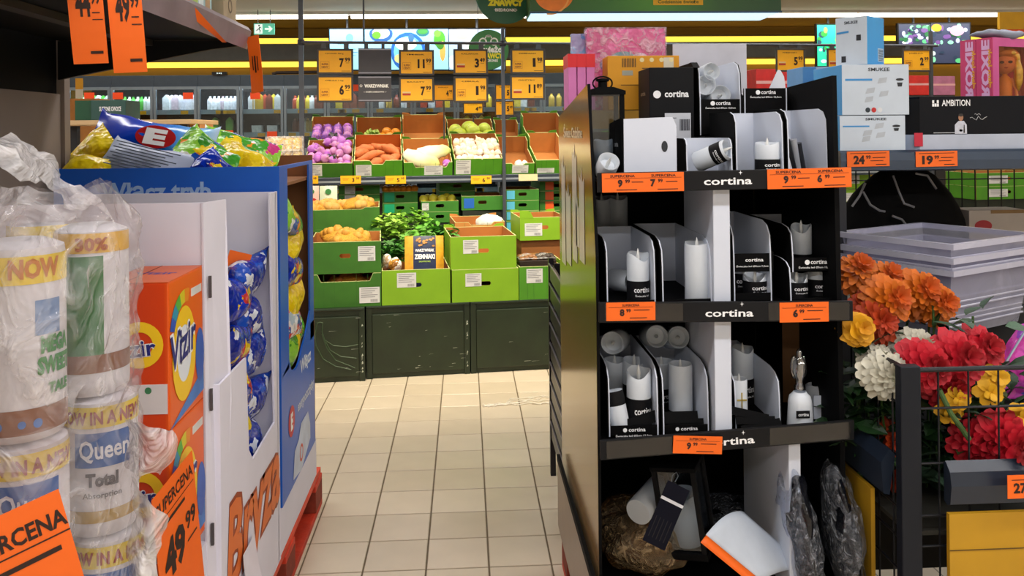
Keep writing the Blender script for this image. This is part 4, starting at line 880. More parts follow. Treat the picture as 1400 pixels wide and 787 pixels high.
# detergent bags
def pillow(sx, sy, sz, seed, amp=.012, fs=14):
    """a filled pouch: length x, width y, thickness z, flat crimped ends"""
    def fn(u, v):
        a_ = 2 * math.pi * u; x = (v - .5) * 2; th = max(.04, (1 - abs(x) ** 3.2)); fl_ = 1 + .12 * (abs(x) > .9)
        return Vector((x * sx, math.cos(a_) * sy * (.86 + .14 * abs(x)) * fl_, math.sin(a_) * sz * th))
    mb = MB().grid(fn, 20, 17, cu=True); mb.wob(amp, fs, seed); return mb
BAGB = PATCH('bag_blue', ['#0a2a9a', '#0c34b4', '#0a2a9a', '#1a50c0', '#0a2288', '#0a2690', '#dfe6f2'], 26); BAGY = PATCH('bag_yellow', ['#e8c810', '#f0d420', '#d8b410'], 24)
BAGM = PATCH('bag_mixed', ['#3a9a28', '#e8c818', '#2050b0', '#8ac83a', '#e08a20', '#f0f0e8', '#3a8a28', '#c83a80'], 19); BAGB2 = PATCH('bag_blue_white', ['#0b2aa8', '#0a2898', '#0c30b8', '#0a2690', '#0a2a9c', '#0d34bc', '#e4e8f0', '#0a2890', '#e8c81c', '#0c2ea8', '#c02830'], 30)
def bag(label, loc, rot, size, mat, seed, group='detergent bags on the blue dump bin', extra=None):
    t = thing('detergent_bag', label, 'bag', loc, rot, group); pillow(*size, seed).build('pouch', mat, t, smooth=180); return t
Zt = bz1 - .03
BLUEGRAD = RAMP('bag_blue_fade', 'X', [(-.22, '#06208a'), (-.05, '#0a3cb8'), (.06, '#2a80d8'), (.16, '#8ac4f0'), (.24, '#e8f0f8')], .15)
b1 = bag('large glossy blue detergent bag with a red oval on the dump bin', (-1.06, 2.93, Zt + .075), (RAD(62), RAD(10), RAD(4)), (.2, .125, .055), BLUEGRAD, 1)
g = MB(); fo = lambda u, v: Vector((.02 + u, v + .03, .052 + .01 - (v * v) * .8 - .5 * (u * u) * .4)); ring(g, fo, 0, 0, .065, 0, 28, ry=.042); g.build('red_oval', M('#b81c20', .3, var=0), b1)
prints(b1, [('E', 0, -.026, .052, .07, .06)], PWHITE, fn=lambda u, v: fo(u, v) + Vector((0, -.001, .003)), name='letter')
GREYL = RAMP('bag_label_grey', 'X', [(-.16, '#8e9cb8'), (.02, '#b8c0d4'), (.16, '#a8b4cc')], .3)
b2 = bag('grey-backed detergent bag with small print lying across the dump bin', (-1.01, 2.76, Zt + .04), (RAD(52), RAD(14), RAD(-4)), (.135, .07, .028), GREYL, 2)
lp = MB()
for q in range(9): lp.add([(-.11 + .012 * (q % 2), -.05 + .011 * q, .0315), (.06 + .02 * (q % 3), -.05 + .011 * q, .0315), (.06 + .02 * (q % 3), -.046 + .011 * q, .0315), (-.11 + .012 * (q % 2), -.046 + .011 * q, .0315)], [(0, 1, 2, 3)])
lp.build('small_print', M('#39424f', .6, var=0), b2)
bag('green and yellow detergent bag in clear wrap at the middle of the dump bin', (-.83, 2.83, Zt + .04), (RAD(45), RAD(28), RAD(-10)), (.13, .09, .042), BAGM, 3)
bag('colourful detergent bag leaning behind the yellow one on the dump bin', (-.8, 3.05, Zt + .06), (RAD(40), RAD(16), RAD(10)), (.14, .1, .045), BAGM, 9)
bag('yellow detergent bag near the aisle corner of the dump bin', (-.74, 2.86, Zt + .04), (RAD(45), RAD(24), RAD(-10)), (.1, .06, .035), BAGY, 4)
bag('small blue and white detergent bag at the front corner of the dump bin', (-.79, 2.73, Zt + .02), (RAD(60), RAD(40), 0), (.06, .05, .03), BAGB2, 5)
bag('yellow detergent bag end sticking up at the far left of the dump bin', (-1.24, 2.86, Zt + .06), (RAD(50), RAD(-45), 0), (.11, .07, .03), BAGY, 6)
bag('crumpled yellow bag low behind the clear film at the dump bin', (-1.17, 2.73, Zt + .03), (RAD(40), RAD(10), 0), (.08, .05, .03), BAGY, 7)
zc = [1.16, 1.07, .98, .89, .8, .74]
for q, (zq, mt, lb) in enumerate(zip(zc, (BAGM, BAGY, BAGB2, BAGY, PATCH('bag_white', ['#e8e4e0', '#b0c0d0', '#d04030', '#e8e8e8', '#4060a0'], 44), BAGM), ('green and white bag at the top of the side opening', 'yellow bag second from the top of the side opening', 'blue and white bag in the middle of the side opening', 'yellow bag with a loose end in the side opening', 'white printed bag low in the side opening', 'mixed-colour bag at the bottom of the side opening'))):
    bag(lb + ' of the blue dump bin', (-.62, 2.96 + .03 * (q % 2), zq), (RAD(75 + 10 * (q % 3)), RAD(20 * (-1) ** q), RAD(90)), (.15, .07, .045), mt, 20 + q)
# ---------------------------------------------------------------- white display of blue bags with orange lettering
zB = P(366, 262, 2.64).z; XW = -.58
t = thing('bag_display', 'white cardboard display of blue detergent bags with big orange lettering', 'display bin', (XW, 2.03, .145)); zl = .145
MB().box(-.56, 0, .6, .606, 0, zB - zl).build('back_panel', BOARD, t)
w = MB(); w.prism([(0, 0), (.628, 0), (.628, .60), (.628, zB - zl), (.53, zB - zl), (.565, .34 + .1), (.3, .43), (.26, .47), (.24, .72), (.0, .72)], -.006, 0, 'x'); w.build('aisle_wall', BOARD, t)
MB().box(-.56, -.006, 0, .006, 0, .72).build('front_wall', BOARD, t)
MB().box(-.56, -.554, .006, .6, 0, .9).build('side_wall', BOARD, t)
MB().box(-.554, -.006, .006, .6, .0, .33).build('inner_base', BOARD, t)
OR2 = M('#c8501c', .5, var=0); OR3 = M('#e0702a', .5, var=0)
prints(t, [('Bryza', .325, .2, .2, .58, .06)], M('#9a3a10', .5, var=0), face='+x', at=(.0008, 0, 0), shear=.15, name='letter_outline'); prints(t, [('Bryza', .325, .2, .2, .58, .025)], OR3, face='+x', at=(.0016, 0, 0), shear=.15)
Q = [(2.45, .56, .08), (2.36, .62, .1), (2.52, .66, .0), (2.4, .74, .1), (2.5, .8, -.1), (2.38, .86, .1), (2.47, .92, 0), (2.4, .98, .1), (2.5, 1.02, -.1)]
for q, (y_, z_, r_) in enumerate(Q):
    bag(('blue detergent bag at the %s of the white display opening' % ['bottom front', 'bottom near side', 'lower far side', 'lower middle', 'middle far side', 'middle near side', 'upper far side', 'upper near side', 'top'][q]), (XW - .075, y_, z_ + .01), (RAD(70 + 25 * (q % 3)), r_, RAD(78 + 14 * (q % 2))), (.13, .07, .05), BAGB2 if q % 2 else BAGB, 40 + q, 'blue detergent bags in the white display', 1)
price_card('price_card', 'small orange card sticking up behind the blue bags', (XW - .07, 2.5, 1.11), (0, RAD(18), RAD(40)), .07, .09, [('_', 0, .5, .03, .5)])
fl_ = thing('paper_flap', 'loose white folded paper hanging from the white display near the floor', 'paper', (XW + .004, 2.24, .36))
MB().grid(lambda u, v: Vector((.006 + .03 * v * v + .05 * max(0, v - .55), -.06 + .12 * u + .05 * v - .1 * max(0, v - .55), .03 - .26 * v + .04 * u * v)), 6, 12).build('sheet', M('#e6e0ea', .6, var=.02), fl_, smooth=30)
# ---------------------------------------------------------------- white tray display with orange powder boxes
zV = P(240, 277, 2.0).z
t = thing('powder_display', 'white cardboard tray display behind the orange washing powder boxes', 'display bin', (-.6, 1.99, .145))
MB().box(-.62, 0, 0, .006, 0, zV - .145).build('back_panel', BOARD, t)
MB().add([(0, -.005, 0), (.012, .045, 0), (.022, .13, .66), (.004, .165, zV - .15), (0, -.005, zV - .145)], [(0, 1, 2, 3, 4)]).build('folded_edge', BOARD, t)
o_ = bpy.data.objects['folded_edge']; md = o_.modifiers.new('thick', 'SOLIDIFY'); md.thickness = .005
sl2 = MB(); 
for z_ in (.93, .67, .36): sl2.box(.006, .012, .005, .012, z_, z_ + .05)
sl2.wob(0, 1); sl2.build('slot', M('#4a4648', .8), t)
MB().box(-.62, -.002, -.26, -.002, 0, .375).build('tray_base', BOARD, t)
def powder(label, zb, top):
    X0, X1, Y0, Y1 = -.735, -.602, 1.757, 1.978; h = .3
    t = thing('powder_box', label, 'box', (X1, Y0, zb), group='washing powder boxes'); w_ = X1 - X0; d_ = Y1 - Y0
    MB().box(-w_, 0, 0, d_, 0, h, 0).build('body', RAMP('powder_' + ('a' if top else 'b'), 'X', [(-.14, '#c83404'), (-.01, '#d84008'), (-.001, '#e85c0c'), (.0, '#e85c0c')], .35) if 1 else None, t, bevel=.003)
    NAVY = M('#1c2478', .4, var=0); YEL = M('#f4c81c', .4, var=0)
    fn = MAP('+x', (.0012, 0, 0)); g = MB(); ring(g, fn, .09, .135, .075, .045, 30, ry=.1); g.build('yellow_ring', YEL, t)
    g = MB(); ring(g, MAP('+x', (.0008, 0, 0)), .09, .135, .05, 0, 24, ry=.065); g.build('pale_centre', M('#dfe6ee', .4, var=0), t)
    prints(t, [('Vizir', .095, .115, .07, .165, .07)], PWHITE, fn=MAP('+x', (.0018, 0, 0), .12), name='letter_outline', shear=.15); prints(t, [('Vizir', .095, .115, .07, .165, .02)], NAVY, fn=MAP('+x', (.0026, 0, 0), .12), shear=.15)
    for q, c_ in enumerate(('#2a50b8', '#2a90b0', '#58b040', '#d8c820', '#e88a18')):
        g = MB(); ring(g, MAP('+x', (.001, 0, 0)), .1, .175, .1, .07, 8, ry=.095, a0=165 - q * 18, a1=147 - q * 18); g.build('rainbow_band', M(c_, .4, var=0), t)
    g = MB(); ring(g, MAP('+x', (.0009, 0, 0)), .195, .105, .03, 0, 20, ry=.06); g.build('blue_badge', M('#2c58b4', .4, var=.1), t)
    MB().box(0, .001, .14, .21, .245, .262).build('print_strip', M('#d8d8d4', .4, var=.1), t)
    g = MB(); poly(g, MAP('+x', (.0007, 0, 0)), [(.0, .0), (d_, .02), (d_, .07), (.0, .0)]); g.build('blue_swoosh', M('#3a78c8', .4, var=.2), t)
    fy = MAP('-y', (0, -.0012, 0)); g = MB(); ring(g, fy, -.058, .175, .047, .026, 28); g.build('front_ring', YEL, t); prints(t, [('Vizir', -.056, .158, .032, .095, .06)], PWHITE, fn=MAP('-y', (0, -.0018, 0), .1), name='front_outline'); prints(t, [('Vizir', -.056, .158, .032, .095, .02)], NAVY, fn=MAP('-y', (0, -.0024, 0), .1), name='front_lettering')
    MB().box(-.09, -.004, -.0012, 0, .035, .095).build('white_label', M('#d8d2d2', .5, var=.03), t); g = MB(); ring(g, MAP('-y', (0, -.0016, 0)), -.042, .083, .007, 0, 12); g.build('green_dot', M('#3a7a50', .5, var=0), t)
    MB().box(-w_, 0, 0, d_, h, h + .001).build('top_print', M('#e0601a', .4), t); prints(t, [('Vizir', -.066, .1, .03, .09, .02)], M('#5a4aa0', .5, var=0), face='+z', at=(0, 0, h + .0016), name='top_lettering')
    MB().box(-.09, -.088, 0, d_, h + .001, h + .0016).build('lid_seam', M('#7a2004', .6, var=0), t)
    return t
zp = P(240, 386, 1.757).z
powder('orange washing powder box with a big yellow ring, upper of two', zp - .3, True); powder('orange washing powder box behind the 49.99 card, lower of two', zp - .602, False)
tag_at('large orange price card reading 49.99 in front of the washing powder boxes', (-.588, 1.615, .772), (-.585, 1.84, .782), .32, [('SUPERCENA', 0, .86, .075, .9, .02), ('_', 0, .82, .006, .9), ('_', -.1, .77, .02, .6), ('49', -.12, .46, .2, .5, .05), ('99', .3, .58, .1, .26, .03), ('_', .3, .5, .012, .25)], lean=RAD(-4), group='large orange price cards')
# ---------------------------------------------------------------- kitchen rolls in clear film
def roll(label, px, Y, zb, h, r, spec):
    c = P(px, 600, Y); t = thing('kitchen_roll', label, 'kitchen roll', (c.x, Y, zb), (0, 0, math.atan2(c.x, -Y) * -1 if 0 else 0), 'film-wrapped kitchen rolls')
    MB().lathe([(.001, 0), (r * .9, 0), (r * .985, .008), (r, .02), (r, h - .02), (r * .97, h - .006), (r * .6, h + .004), (.012, h + .001), (.001, h)], 32).build('wrapper', M('#dcdde2', .35, var=.06, vs=10, bump=.25, bs=25), t, smooth=True)
    a0 = math.atan2(-c.y, -c.x)                     # direction towards the viewer
    def cyl(u, v, e=.001): a_ = a0 + u / r; return Vector(((r + e) * math.cos(a_), (r + e) * math.sin(a_), v))
    def band(nm, v0, v1, hx, u0=-1.5, u1=1.5, e=.0006, slope=0):
        MB().grid(lambda u, v: cyl((u0 + (u1 - u0) * u) * r, v0 + (v1 - v0) * v + slope * (u - .5), e), 24, 2).build(nm, M(hx, .35, var=.05), t, smooth=180)
    for s_ in spec:
        if s_[0] == 'band': band(*s_[1:])
        else: prints(t, s_[1], M(s_[2], .4, var=0), fn=lambda u, v, e=s_[3] if len(s_) > 3 else .0016: cyl(u, v, e), name='lettering')
    return t
zL = P(139, 737, 1.44).z; zU_ = P(139, 545, 1.44).z; hR = zU_ - zL
QS = lambda h: [('band', 'yellow_band', h - .05, h - .015, '#ecd21c'), ('text', [('NOW IN A NEW', .0, h - .043, .02, .15, .04)], '#a03018'), ('band', 'blue_patch', h - .115, h - .058, '#1f5fae', -.75, .8), ('text', [('Queen', .005, h - .1, .03, .08, .02)], '#e6ecf4'),
                ('text', [('Total', .0, h - .145, .02, .05, .05), ('Absorption', .0, h - .165, .009, .06, .02)], '#5a5a60'), ('band', 'tan_band', .025, .045, '#b89a50')]
roll('kitchen roll with a blue patch at the aisle edge, middle layer', 139, 1.5, zL, hR - .004, .058, QS(hR))
roll('kitchen roll with a blue patch behind the lowest orange card, middle layer', 34, 1.29, zL, hR - .004, .058, QS(hR))
roll('kitchen roll with a yellow band at the aisle edge, lowest layer', 146, 1.5, zL - hR, hR - .004, .058, QS(hR))
roll('kitchen roll with a yellow band at the picture edge, lowest layer', 38, 1.29, zL - hR, hR - .004, .058, QS(hR))
hU = P(130, 308, 1.46).z - zU_
roll('taller kitchen roll with a green panel at the aisle edge, top layer', 128, 1.5, zU_, hU - .004, .058, [('band', 'yellow_band', hU - .045, hU - .012, '#e8b838', -1.5, 1.5), ('band', 'green_panel', .07, hU - .05, '#2f7a3c', -1.4, .3), ('band', 'brown_band', .04, .07, '#8a5a40', -1.5, 1.5), ('text', [('30%', .0, hU - .04, .02, .05, .04)], '#b05a18')])
roll('taller kitchen roll with green lettering and a brown band, top layer', 30, 1.29, zU_, hU - .004, .06, [('band', 'yellow_band', hU - .06, hU - .02, '#f0d428', -.6, 1.5), ('text', [('NOW', .02, hU - .05, .025, .07, .05)], '#c87a18'), ('text', [('MEGA', .05, .125, .022, .05, .06), ('SWEET', .05, .095, .022, .06, .06), ('TALE', .055, .065, .014, .04, .06)], '#2f8a44'),
     ('band', 'brown_band', .012, .048, '#8a5a40', -1.5, 1.5), ('text', [('●', -.03, .02, .012, .012), ('●', .0, .022, .01, .01), ('●', .02, .02, .012, .012)], '#4a78c0'), ('band', 'blue_patch', .15, .2, '#6a8fc0', .3, .95)])
roll('kitchen roll at the back of the film-wrapped stack, top layer', 60, 1.66, zU_, hU - .02, .058, [('band', 'yellow_band', hU - .05, hU - .015, '#ecd21c')])
roll('kitchen roll at the back of the film-wrapped stack, middle layer', 60, 1.66, zL, hR - .004, .058, [('band', 'yellow_band', hR - .05, hR - .015, '#ecd21c')])
t = thing('white_carton', 'white carton under the kitchen rolls', 'box', (-.72, 1.35, .145)); MB().box(-.2, .16, -.13, .38, 0, zL - hR - .15).build('body', BOARD, t, bevel=.003)
FM = FILM('wrap_film', '#f4f0f0', clear=.88, bs=12, bump=1.0, white=.3)
def sheet(name, label, fn, nu, nv, mat=FM, amp=.012, fs=14, seed=1, cu=False):
    mb = MB().grid(fn, nu, nv, cu=cu); mb.wob(amp, fs, seed); mb.wob(amp * .4, fs * 3, seed + 5)
    return tag(mb.build(name, mat, smooth=180), label, 'plastic film', 'clear plastic film')
cx, cy = (P(128, 500, 1.5).x + P(30, 500, 1.29).x) / 2, 1.415
def shroud(u, v):
    a_ = 2 * math.pi * u; k = 1 - .0 * v; z = zU_ - .03 + (hU + .1) * v; s_ = 1 + .06 * math.sin(v * 3) - max(0, v - .8) ** 1.4 * 3.4
    ex = .082 * (abs(math.cos(a_)) ** .55) * (1 if math.cos(a_) > 0 else -1); ey = .165 * (abs(math.sin(a_)) ** .55) * (1 if math.sin(a_) > 0 else -1)
    return Vector((cx + ex * s_, cy - .03 + ey * s_, z))
sheet('film_wrap', 'clear crinkled film wrapped around the top layer of kitchen rolls', shroud, 64, 30, cu=True, amp=.02)
def shroud2(u, v):
    a_ = 2 * math.pi * u; z = zL - hR + .0 + (2 * hR + .02) * v; pin = 1 - .05 * math.cos(4 * math.pi * v)
    ex = .08 * (abs(math.cos(a_)) ** .55) * (1 if math.cos(a_) > 0 else -1); ey = .162 * (abs(math.sin(a_)) ** .55) * (1 if math.sin(a_) > 0 else -1)
    return Vector((cx + .008 + ex * pin, cy - .03 + ey * pin, z))
sheet('film_wrap', 'clear crinkled film wrapped around the lower layers of kitchen rolls', shroud2, 64, 34, cu=True, amp=.016, seed=3)
sheet('film_sheet', 'loose torn film standing up on top of the kitchen rolls', lambda u, v: P(-40 + 60 * u + 130 * u * v + 20 * v, 152 + 12 * u + 70 * v + 75 * u * v + 30 * math.sin(u * 3) * (1 - v), 1.36 + .1 * u + .12 * v * u), 26, 20, amp=.03, seed=2, mat=FILM('loose_film', '#f0eeee', clear=.55, bs=12, bump=1, white=.5))
sheet('film_sheet', 'loose flap of film poking into the aisle beside the kitchen rolls', lambda u, v: P(172 + 55 * u + 8 * math.sin(v * 4), 575 + 65 * v + 12 * u, 1.46 - .05 * math.sin(u * 3)), 14, 14, amp=.012, seed=4, mat=FILM('loose_film', '#f0eeee', clear=.55))
sheet('film_sheet', 'lowest loose flap of film beside the kitchen rolls', lambda u, v: P(178 + 50 * u * (1 - .3 * v), 650 + 140 * v + 60 * u * (1 - v), 1.46 - .03 * math.sin(u * 3)), 14, 18, amp=.014, seed=6, mat=FILM('loose_film', '#f0eeee', clear=.55))
tag_at('large orange price card at the picture edge in front of the kitchen rolls', P(-100, 750, 1.1), P(80, 668, 1.19), .17, [('SUPERCENA', .05, .72, .13, .9, .03), ('_', .05, .66, .012, .9), ('_', .05, .54, .04, .7)], lean=RAD(-6), group='large orange price cards')
# ---------------------------------------------------------------- things farther back on the left
t = thing('wooden_table', 'pale wooden display table top behind the blue dump bin', 'table', (-1.95, 4.6, 0)); zt_ = P(150, 164, 4.6).z
MB().box(-.35, .5, 0, .5, zt_ - .025, zt_).build('table_top', M('#c8a87a', .6), t, bevel=.003)
for sx in (-.3, .45):
    for sy in (.05, .45): MB().box(sx - .02, sx + .02, sy - .02, sy + .02, 0, zt_ - .025).build('leg', DKSTEEL, t)
xc, z_, w_, h_ = fit(124, 172, 134, 161, 4.62); zt_ += .001
t = thing('fruit_box', 'dark green box with white lettering behind the dump bin', 'box', (xc, 4.62, zt_)); MB().box(-w_ / 2, w_ / 2, 0, .2, 0, h_).build('front_block', M('#2a5048', .5), t, bevel=.003); MB().box(-w_ / 2 - .09, -w_ / 2, .02, .2, 0, h_).build('side_block', M('#0d4a2c', .5), t)
prints(t, [('SUSZONE OWOCE', .01, h_ * .45, h_ * .22, w_ * .62, .03), ('do chrupania', .05, h_ * .15, h_ * .1, w_ * .25)], PWHITE, at=(0, -.001, 0))
xc, z_, w_, h_ = fit(187, 254, 165, 196, 4.75); t = thing('black_tray', 'black open tray box with a brown cardboard end behind the detergent bags', 'box', (xc, 4.75, z_)); MB().box(-w_ / 2, w_ / 2, 0, .25, 0, h_).build('body', M('#16171b', .6), t, bevel=.002); MB().box(w_ / 2, w_ / 2 + .075, .0, .25, 0, h_ * .95).build('brown_end', KRAFT, t)
MB().box(w_ / 2 + .02, w_ / 2 + .05, -.001, 0, h_ * .8, h_ * .88).build('amber_label', AMBER, t)
t = thing('carton_stack', 'brown carton stack carrying the black tray box', 'box', (xc, 4.78, 0)); MB().box(-.15, .2, 0, .22, 0, z_ - .002).build('body', KRAFT, t, bevel=.003)
xc, z_, w_, h_ = fit(364, 409, 187, 222, 5.55); t = thing('jar_pack', 'film-wrapped pack of yellow jars in two layers beside the rail post', 'jar pack', (xc, 5.55, z_))
for lay in (0, 1):
    for q in range(4):
        for e in (0, 1): MB().lathe([(.001, 0), (w_ / 8.4, 0), (w_ / 8.2, .01), (w_ / 8.2, h_ * .36), (w_ / 10, h_ * .42), (w_ / 10, h_ * .44), (.001, h_ * .44)], 12).build('jar', M('#e0b820', .4, var=.15, vs=40), t, smooth=True, loc=(-w_ / 2 + w_ / 8 + q * w_ / 4, .04 + e * .06, lay * h_ * .52))
MB().box(-w_ / 2, w_ / 2, 0, .13, h_ * .445, h_ * .515).build('card_layer', M('#d0c4a8', .7), t); MB().box(-w_ / 2 - .004, w_ / 2 + .004, -.005, .135, -.0, h_ + .004).build('film', FILM('tray_film', clear=.75, bs=30), t)
t = thing('carton_stack', 'brown carton stack under the yellow jar pack', 'box', (xc, 5.5, 0)); MB().box(-w_ / 2 - .05, w_ / 2 + .0, 0, .25, 0, z_ - .003).build('body', KRAFT, t, bevel=.003)
# ================================================================ candle display
DX0, DX1, DY0, DY1, DBK = .318, .926, 2.035, 2.84, 2.66
BK = M('#040405', .7, var=.12, vs=6, spec=.12); LIPK = M('#151517', .55, var=.15, vs=8, spec=.2); CARDW = M('#d2d8e4', .65, var=.03, vs=5)
pallet('red half pallet under the black candle display', DX0 - .01, DX1 + .01, 2.02, 2.83)
t = thing('candle_display', 'black cardboard candle display stand with white logo lettering on its shelf lips', 'display stand', (DX0, DY0, .146)); zo = .146; CD = t
GOLD = RAMP('display_side_print', 'Z', [(0, '#8a7458'), (.35, '#a08050'), (.62, '#8a6a28'), (.8, '#6a6418'), (1.0, '#6a5a14'), (1.25, '#b07a1c'), (1.36, '#6a5430'), (1.45, '#7a6038')], .16)
sp_ = [(.02, .22), (.02, 1.0), (.13, P(790, 116, 2.19).z - zo), (DY1 - DY0, P(766, 160, 2.84).z - zo), (DY1 - DY0, .0), (.02, 0)]
MB().prism(sp_, -.005, -.0005, 'x').build('side_panel', GOLD, t); MB().prism(sp_, 0, .003, 'x').build('side_lining', BK, t)
e = MB(); e.bar((-.001, .018, .22), (-.001, .018, 1.0), .007, .006); e.bar((-.001, .018, 1.0), (-.001, .128, sp_[2][1]), .007, .006); e.build('edge_strip', BK, t)
# printed candles on the side
fn = MAP('-x', (-.0062, 0, 0)); WC = M('#d8cfc4', .25, var=.05)
for q, (y_, z0_, z1_, w_) in enumerate(((.25, .95, 1.18, .05), (.4, .93, 1.24, .05), (.55, .9, 1.12, .06), (.68, .88, 1.2, .05), (.34, .98, 1.1, .035))):
    g = MB(); poly(g, fn, [(-y_ - w_, z0_), (-y_ + w_, z0_), (-y_ + w_, z1_), (-y_ + w_ * .3, z1_ - .015), (-y_, z1_ + .03), (-y_ - w_ * .4, z1_ - .01), (-y_ - w_, z1_ + .005)]); g.build('printed_candle', WC, t)
prints(t, [('Świece Ozdobne', -.44, 1.285, .03, .42, .02)], M('#e8dcc0', .4, var=0), fn=MAP('-x', (-.0065, 0, 0)))
RT = [(.0, 0), (.04, P(1145, 104, 2.1).z - zo), (.4, P(1079, 122, 2.42).z - zo), (DBK - DY0, 1.3), (DY1 - DY0, 1.2), (DY1 - DY0, 0)]
MB().prism(RT, DX1 - DX0 - .012, DX1 - DX0, 'x').build('side_panel', BK, t)
MB().box(.004, DX1 - DX0 - .013, DBK - DY0, DBK - DY0 + .006, 0, 1.3).build('back_panel', BK, t)
zlip = []
for k, (yl0, yr0, hpx) in enumerate(((236, 229, 27), (412, 410, 28), (600, 572, 27))):
    zl = P(820, yl0, DY0).z - zo; zr_ = P(1163, yr0, DY0).z - zo; h = hpx * DY0 / FL; W_ = DX1 - DX0 + .012
    a = [(-.003, zl), (W_, zr_), (W_, zr_ - h), (-.003, zl - h)]; s_ = MB().prism([a[3], a[2], a[1], a[0]], -.012, -.002, 'y'); s_.build('shelf_lip', LIPK, t, bevel=.0015)
    ang = math.atan2(zr_ - zl, W_); xt = P(993, 250, DY0).x - DX0
    prints(t, [('cortina', 0, 0, .0175 if 1 else 0, .118, .02)], PWHITE, fn=MAP('-y', (xt, -.0135, (zl + zr_) / 2 - h * .72), ang)); g = MB(); fs = MAP('-y', (xt + .03, -.0135, (zl + zr_) / 2 - h * .12)); poly(g, fs, [(-.004, 0), (0, .001), (.001, .006), (.002, .001), (.006, 0), (.002, -.001), (.001, -.006), (0, -.001)]); g.build('logo_star', PWHITE, t)
    zs_ = min(zl, zr_) - h * .35; zlip.append(zs_ + zo); MB().box(.004, DX1 - DX0 - .013, -.001, DBK - DY0 - .001, zs_ - .008, zs_).build('shelf', BK, t)
    # clear ticket holders on the lip
    for (u0, u1) in ((.012, .2), (W_ - .21, W_ - .01)):
        f0 = lambda u: zl + (zr_ - zl) * u / W_
        MB().add([(u0, -.0135, f0(u0) - h * .92), (u1, -.0135, f0(u1) - h * .92), (u1, -.0135, f0(u1) - h * .06), (u0, -.0135, f0(u0) - h * .06)], [(0, 1, 2, 3)]).build('ticket_holder', GLASS('ticket_holder', '#e4e4e4', .93), t)
Z1, Z2, Z3 = zlip; Z4 = .30
MB().box(.004, DX1 - DX0 - .013, -.0, DBK - DY0 - .001, Z4 - zo - .01, Z4 - zo).build('shelf', BK, t)
for (za, zb, y1) in ((Z2, Z1 - .01, .3), (Z3, Z2 - .01, .3)):
    xa_ = P(976, 400, DY0 + .02).x - DX0; MB().box(xa_, xa_ + .042, .02, y1, za - zo + .001, zb - zo - .001).build('divider', CARDW, t, bevel=.002)
xa_ = P(1078, 700, DY0 + .02).x - DX0; MB().box(xa_, xa_ + .03, .015, .36, Z4 - zo + .001, Z3 - zo - .01).build('divider', CARDW, t, bevel=.002)
MB().box(-.024, -.018, -.02, DY1 - DY0 - .03, .0, .215).build('skirt_panel', M('#7a6450', .3), t); MB().box(-.026, -.016, -.02, DY1 - DY0 - .03, .215, .235).build('skirt_rim', BK, t)
# shelf tickets on the lips
def lipcard(label, x0, x1, y0, y1, lines, roll=0, Y=DY0 - .0145):
    xc, zb, w, h = fit(x0, x1, y0, y1, Y); return price_card('price_card', label, (xc, Y, zb + h), (0, -roll, 0), w, h, lines, 'orange price cards on the candle display')
two = lambda a, b, c, d: [('SUPERCENA', -.25, .78, .13, .3, .02), ('SUPERCENA', .25, .78, .13, .3, .02), ('_', 0, .72, .015, .94), (a, -.28, .3, .34, None, .05), (b, -.19, .48, .18, None, .03), (c, .12, .3, .34, None, .05), (d, .21, .48, .18, None, .03), ('_', -.07, .5, .04, .14), ('_', .35, .5, .04, .14), ('_', -.2, .1, .04, .25), ('_', .3, .1, .04, .25)]
one = lambda a, b: [('SUPERCENA', 0, .78, .12, .35, .02), ('_', 0, .72, .015, .9), (a, -.18, .28, .34, None, .05), (b, -.05, .46, .18, None, .03), ('_', .22, .55, .04, .32), ('_', .15, .12, .04, .35)]
lipcard('wide orange card reading 9.99 and 7.99 below the lantern', 823, 935, 236, 262, two('9', '99', '7', '99'), RAD(.4))
lipcard('wide orange card with 9.99 and 6.99 below the silver packets', 1049, 1164, 230, 257, two('9', '99', '6', '99'), RAD(.8))
lipcard('orange card reading 8.99 below the leftmost middle candle tray', 829, 896, 413, 438, one('8', '99'))
lipcard('orange card with 6.99 on the middle lip, right of the logo', 1066, 1133, 413, 440, one('6', '99'))
lipcard('loose tilted orange card reading 9.99 on the lowest candle lip', 921, 988, 596, 620, one('9', '99'), RAD(-3), Y=DY0 - .019)
# ---------------------------------------------------------------- candles and trays
CW = M('#d4dae0', .5, var=.03); FLM = M('#e4e4e0', .4, var=0); BAND = M('#0a0a0d', .6, var=.05, spec=.2)
CM = {}
def candle_mesh(r, h, wav, seed):
    k = (r, h, wav, seed)
    if k in CM: return CM[k]
    mb = MB(); n = 28
    rim = lambda a_: h - 1.9 * wav * max(0, math.cos(a_ + math.pi / 2 + .5 * math.sin(seed * 3))) ** 2 + wav * .25 * math.sin(3 * a_ + seed)
    prof = [(r * .95, 0, 0), (r, .003, 0), (r, 0, .5), (r, 0, .96), (r * .94, 0, 1), (r * .82, -.004, 1), (r * .7, -.02, .97), (r * .35, -.024, .97), (.001, -.024, .97)]
    for i in range(n):
        a_ = 2 * math.pi * i / n; R_ = rim(a_)
        mb.v += [(q * math.cos(a_), q * math.sin(a_), (R_ if f > .6 and q > r * .6 else h) * f + dz) for q, dz, f in prof]
    m = len(prof)
    for i in range(n): mb.f += [[i * m + j, ((i + 1) % n) * m + j, ((i + 1) % n) * m + j + 1, i * m + j + 1] for j in range(m - 1)]
    mb.f.append([i * m for i in range(n)][::-1]); mb.m = [0] * len(mb.f)
    CM[k] = mb.mesh(CW, smooth=True); return CM[k]
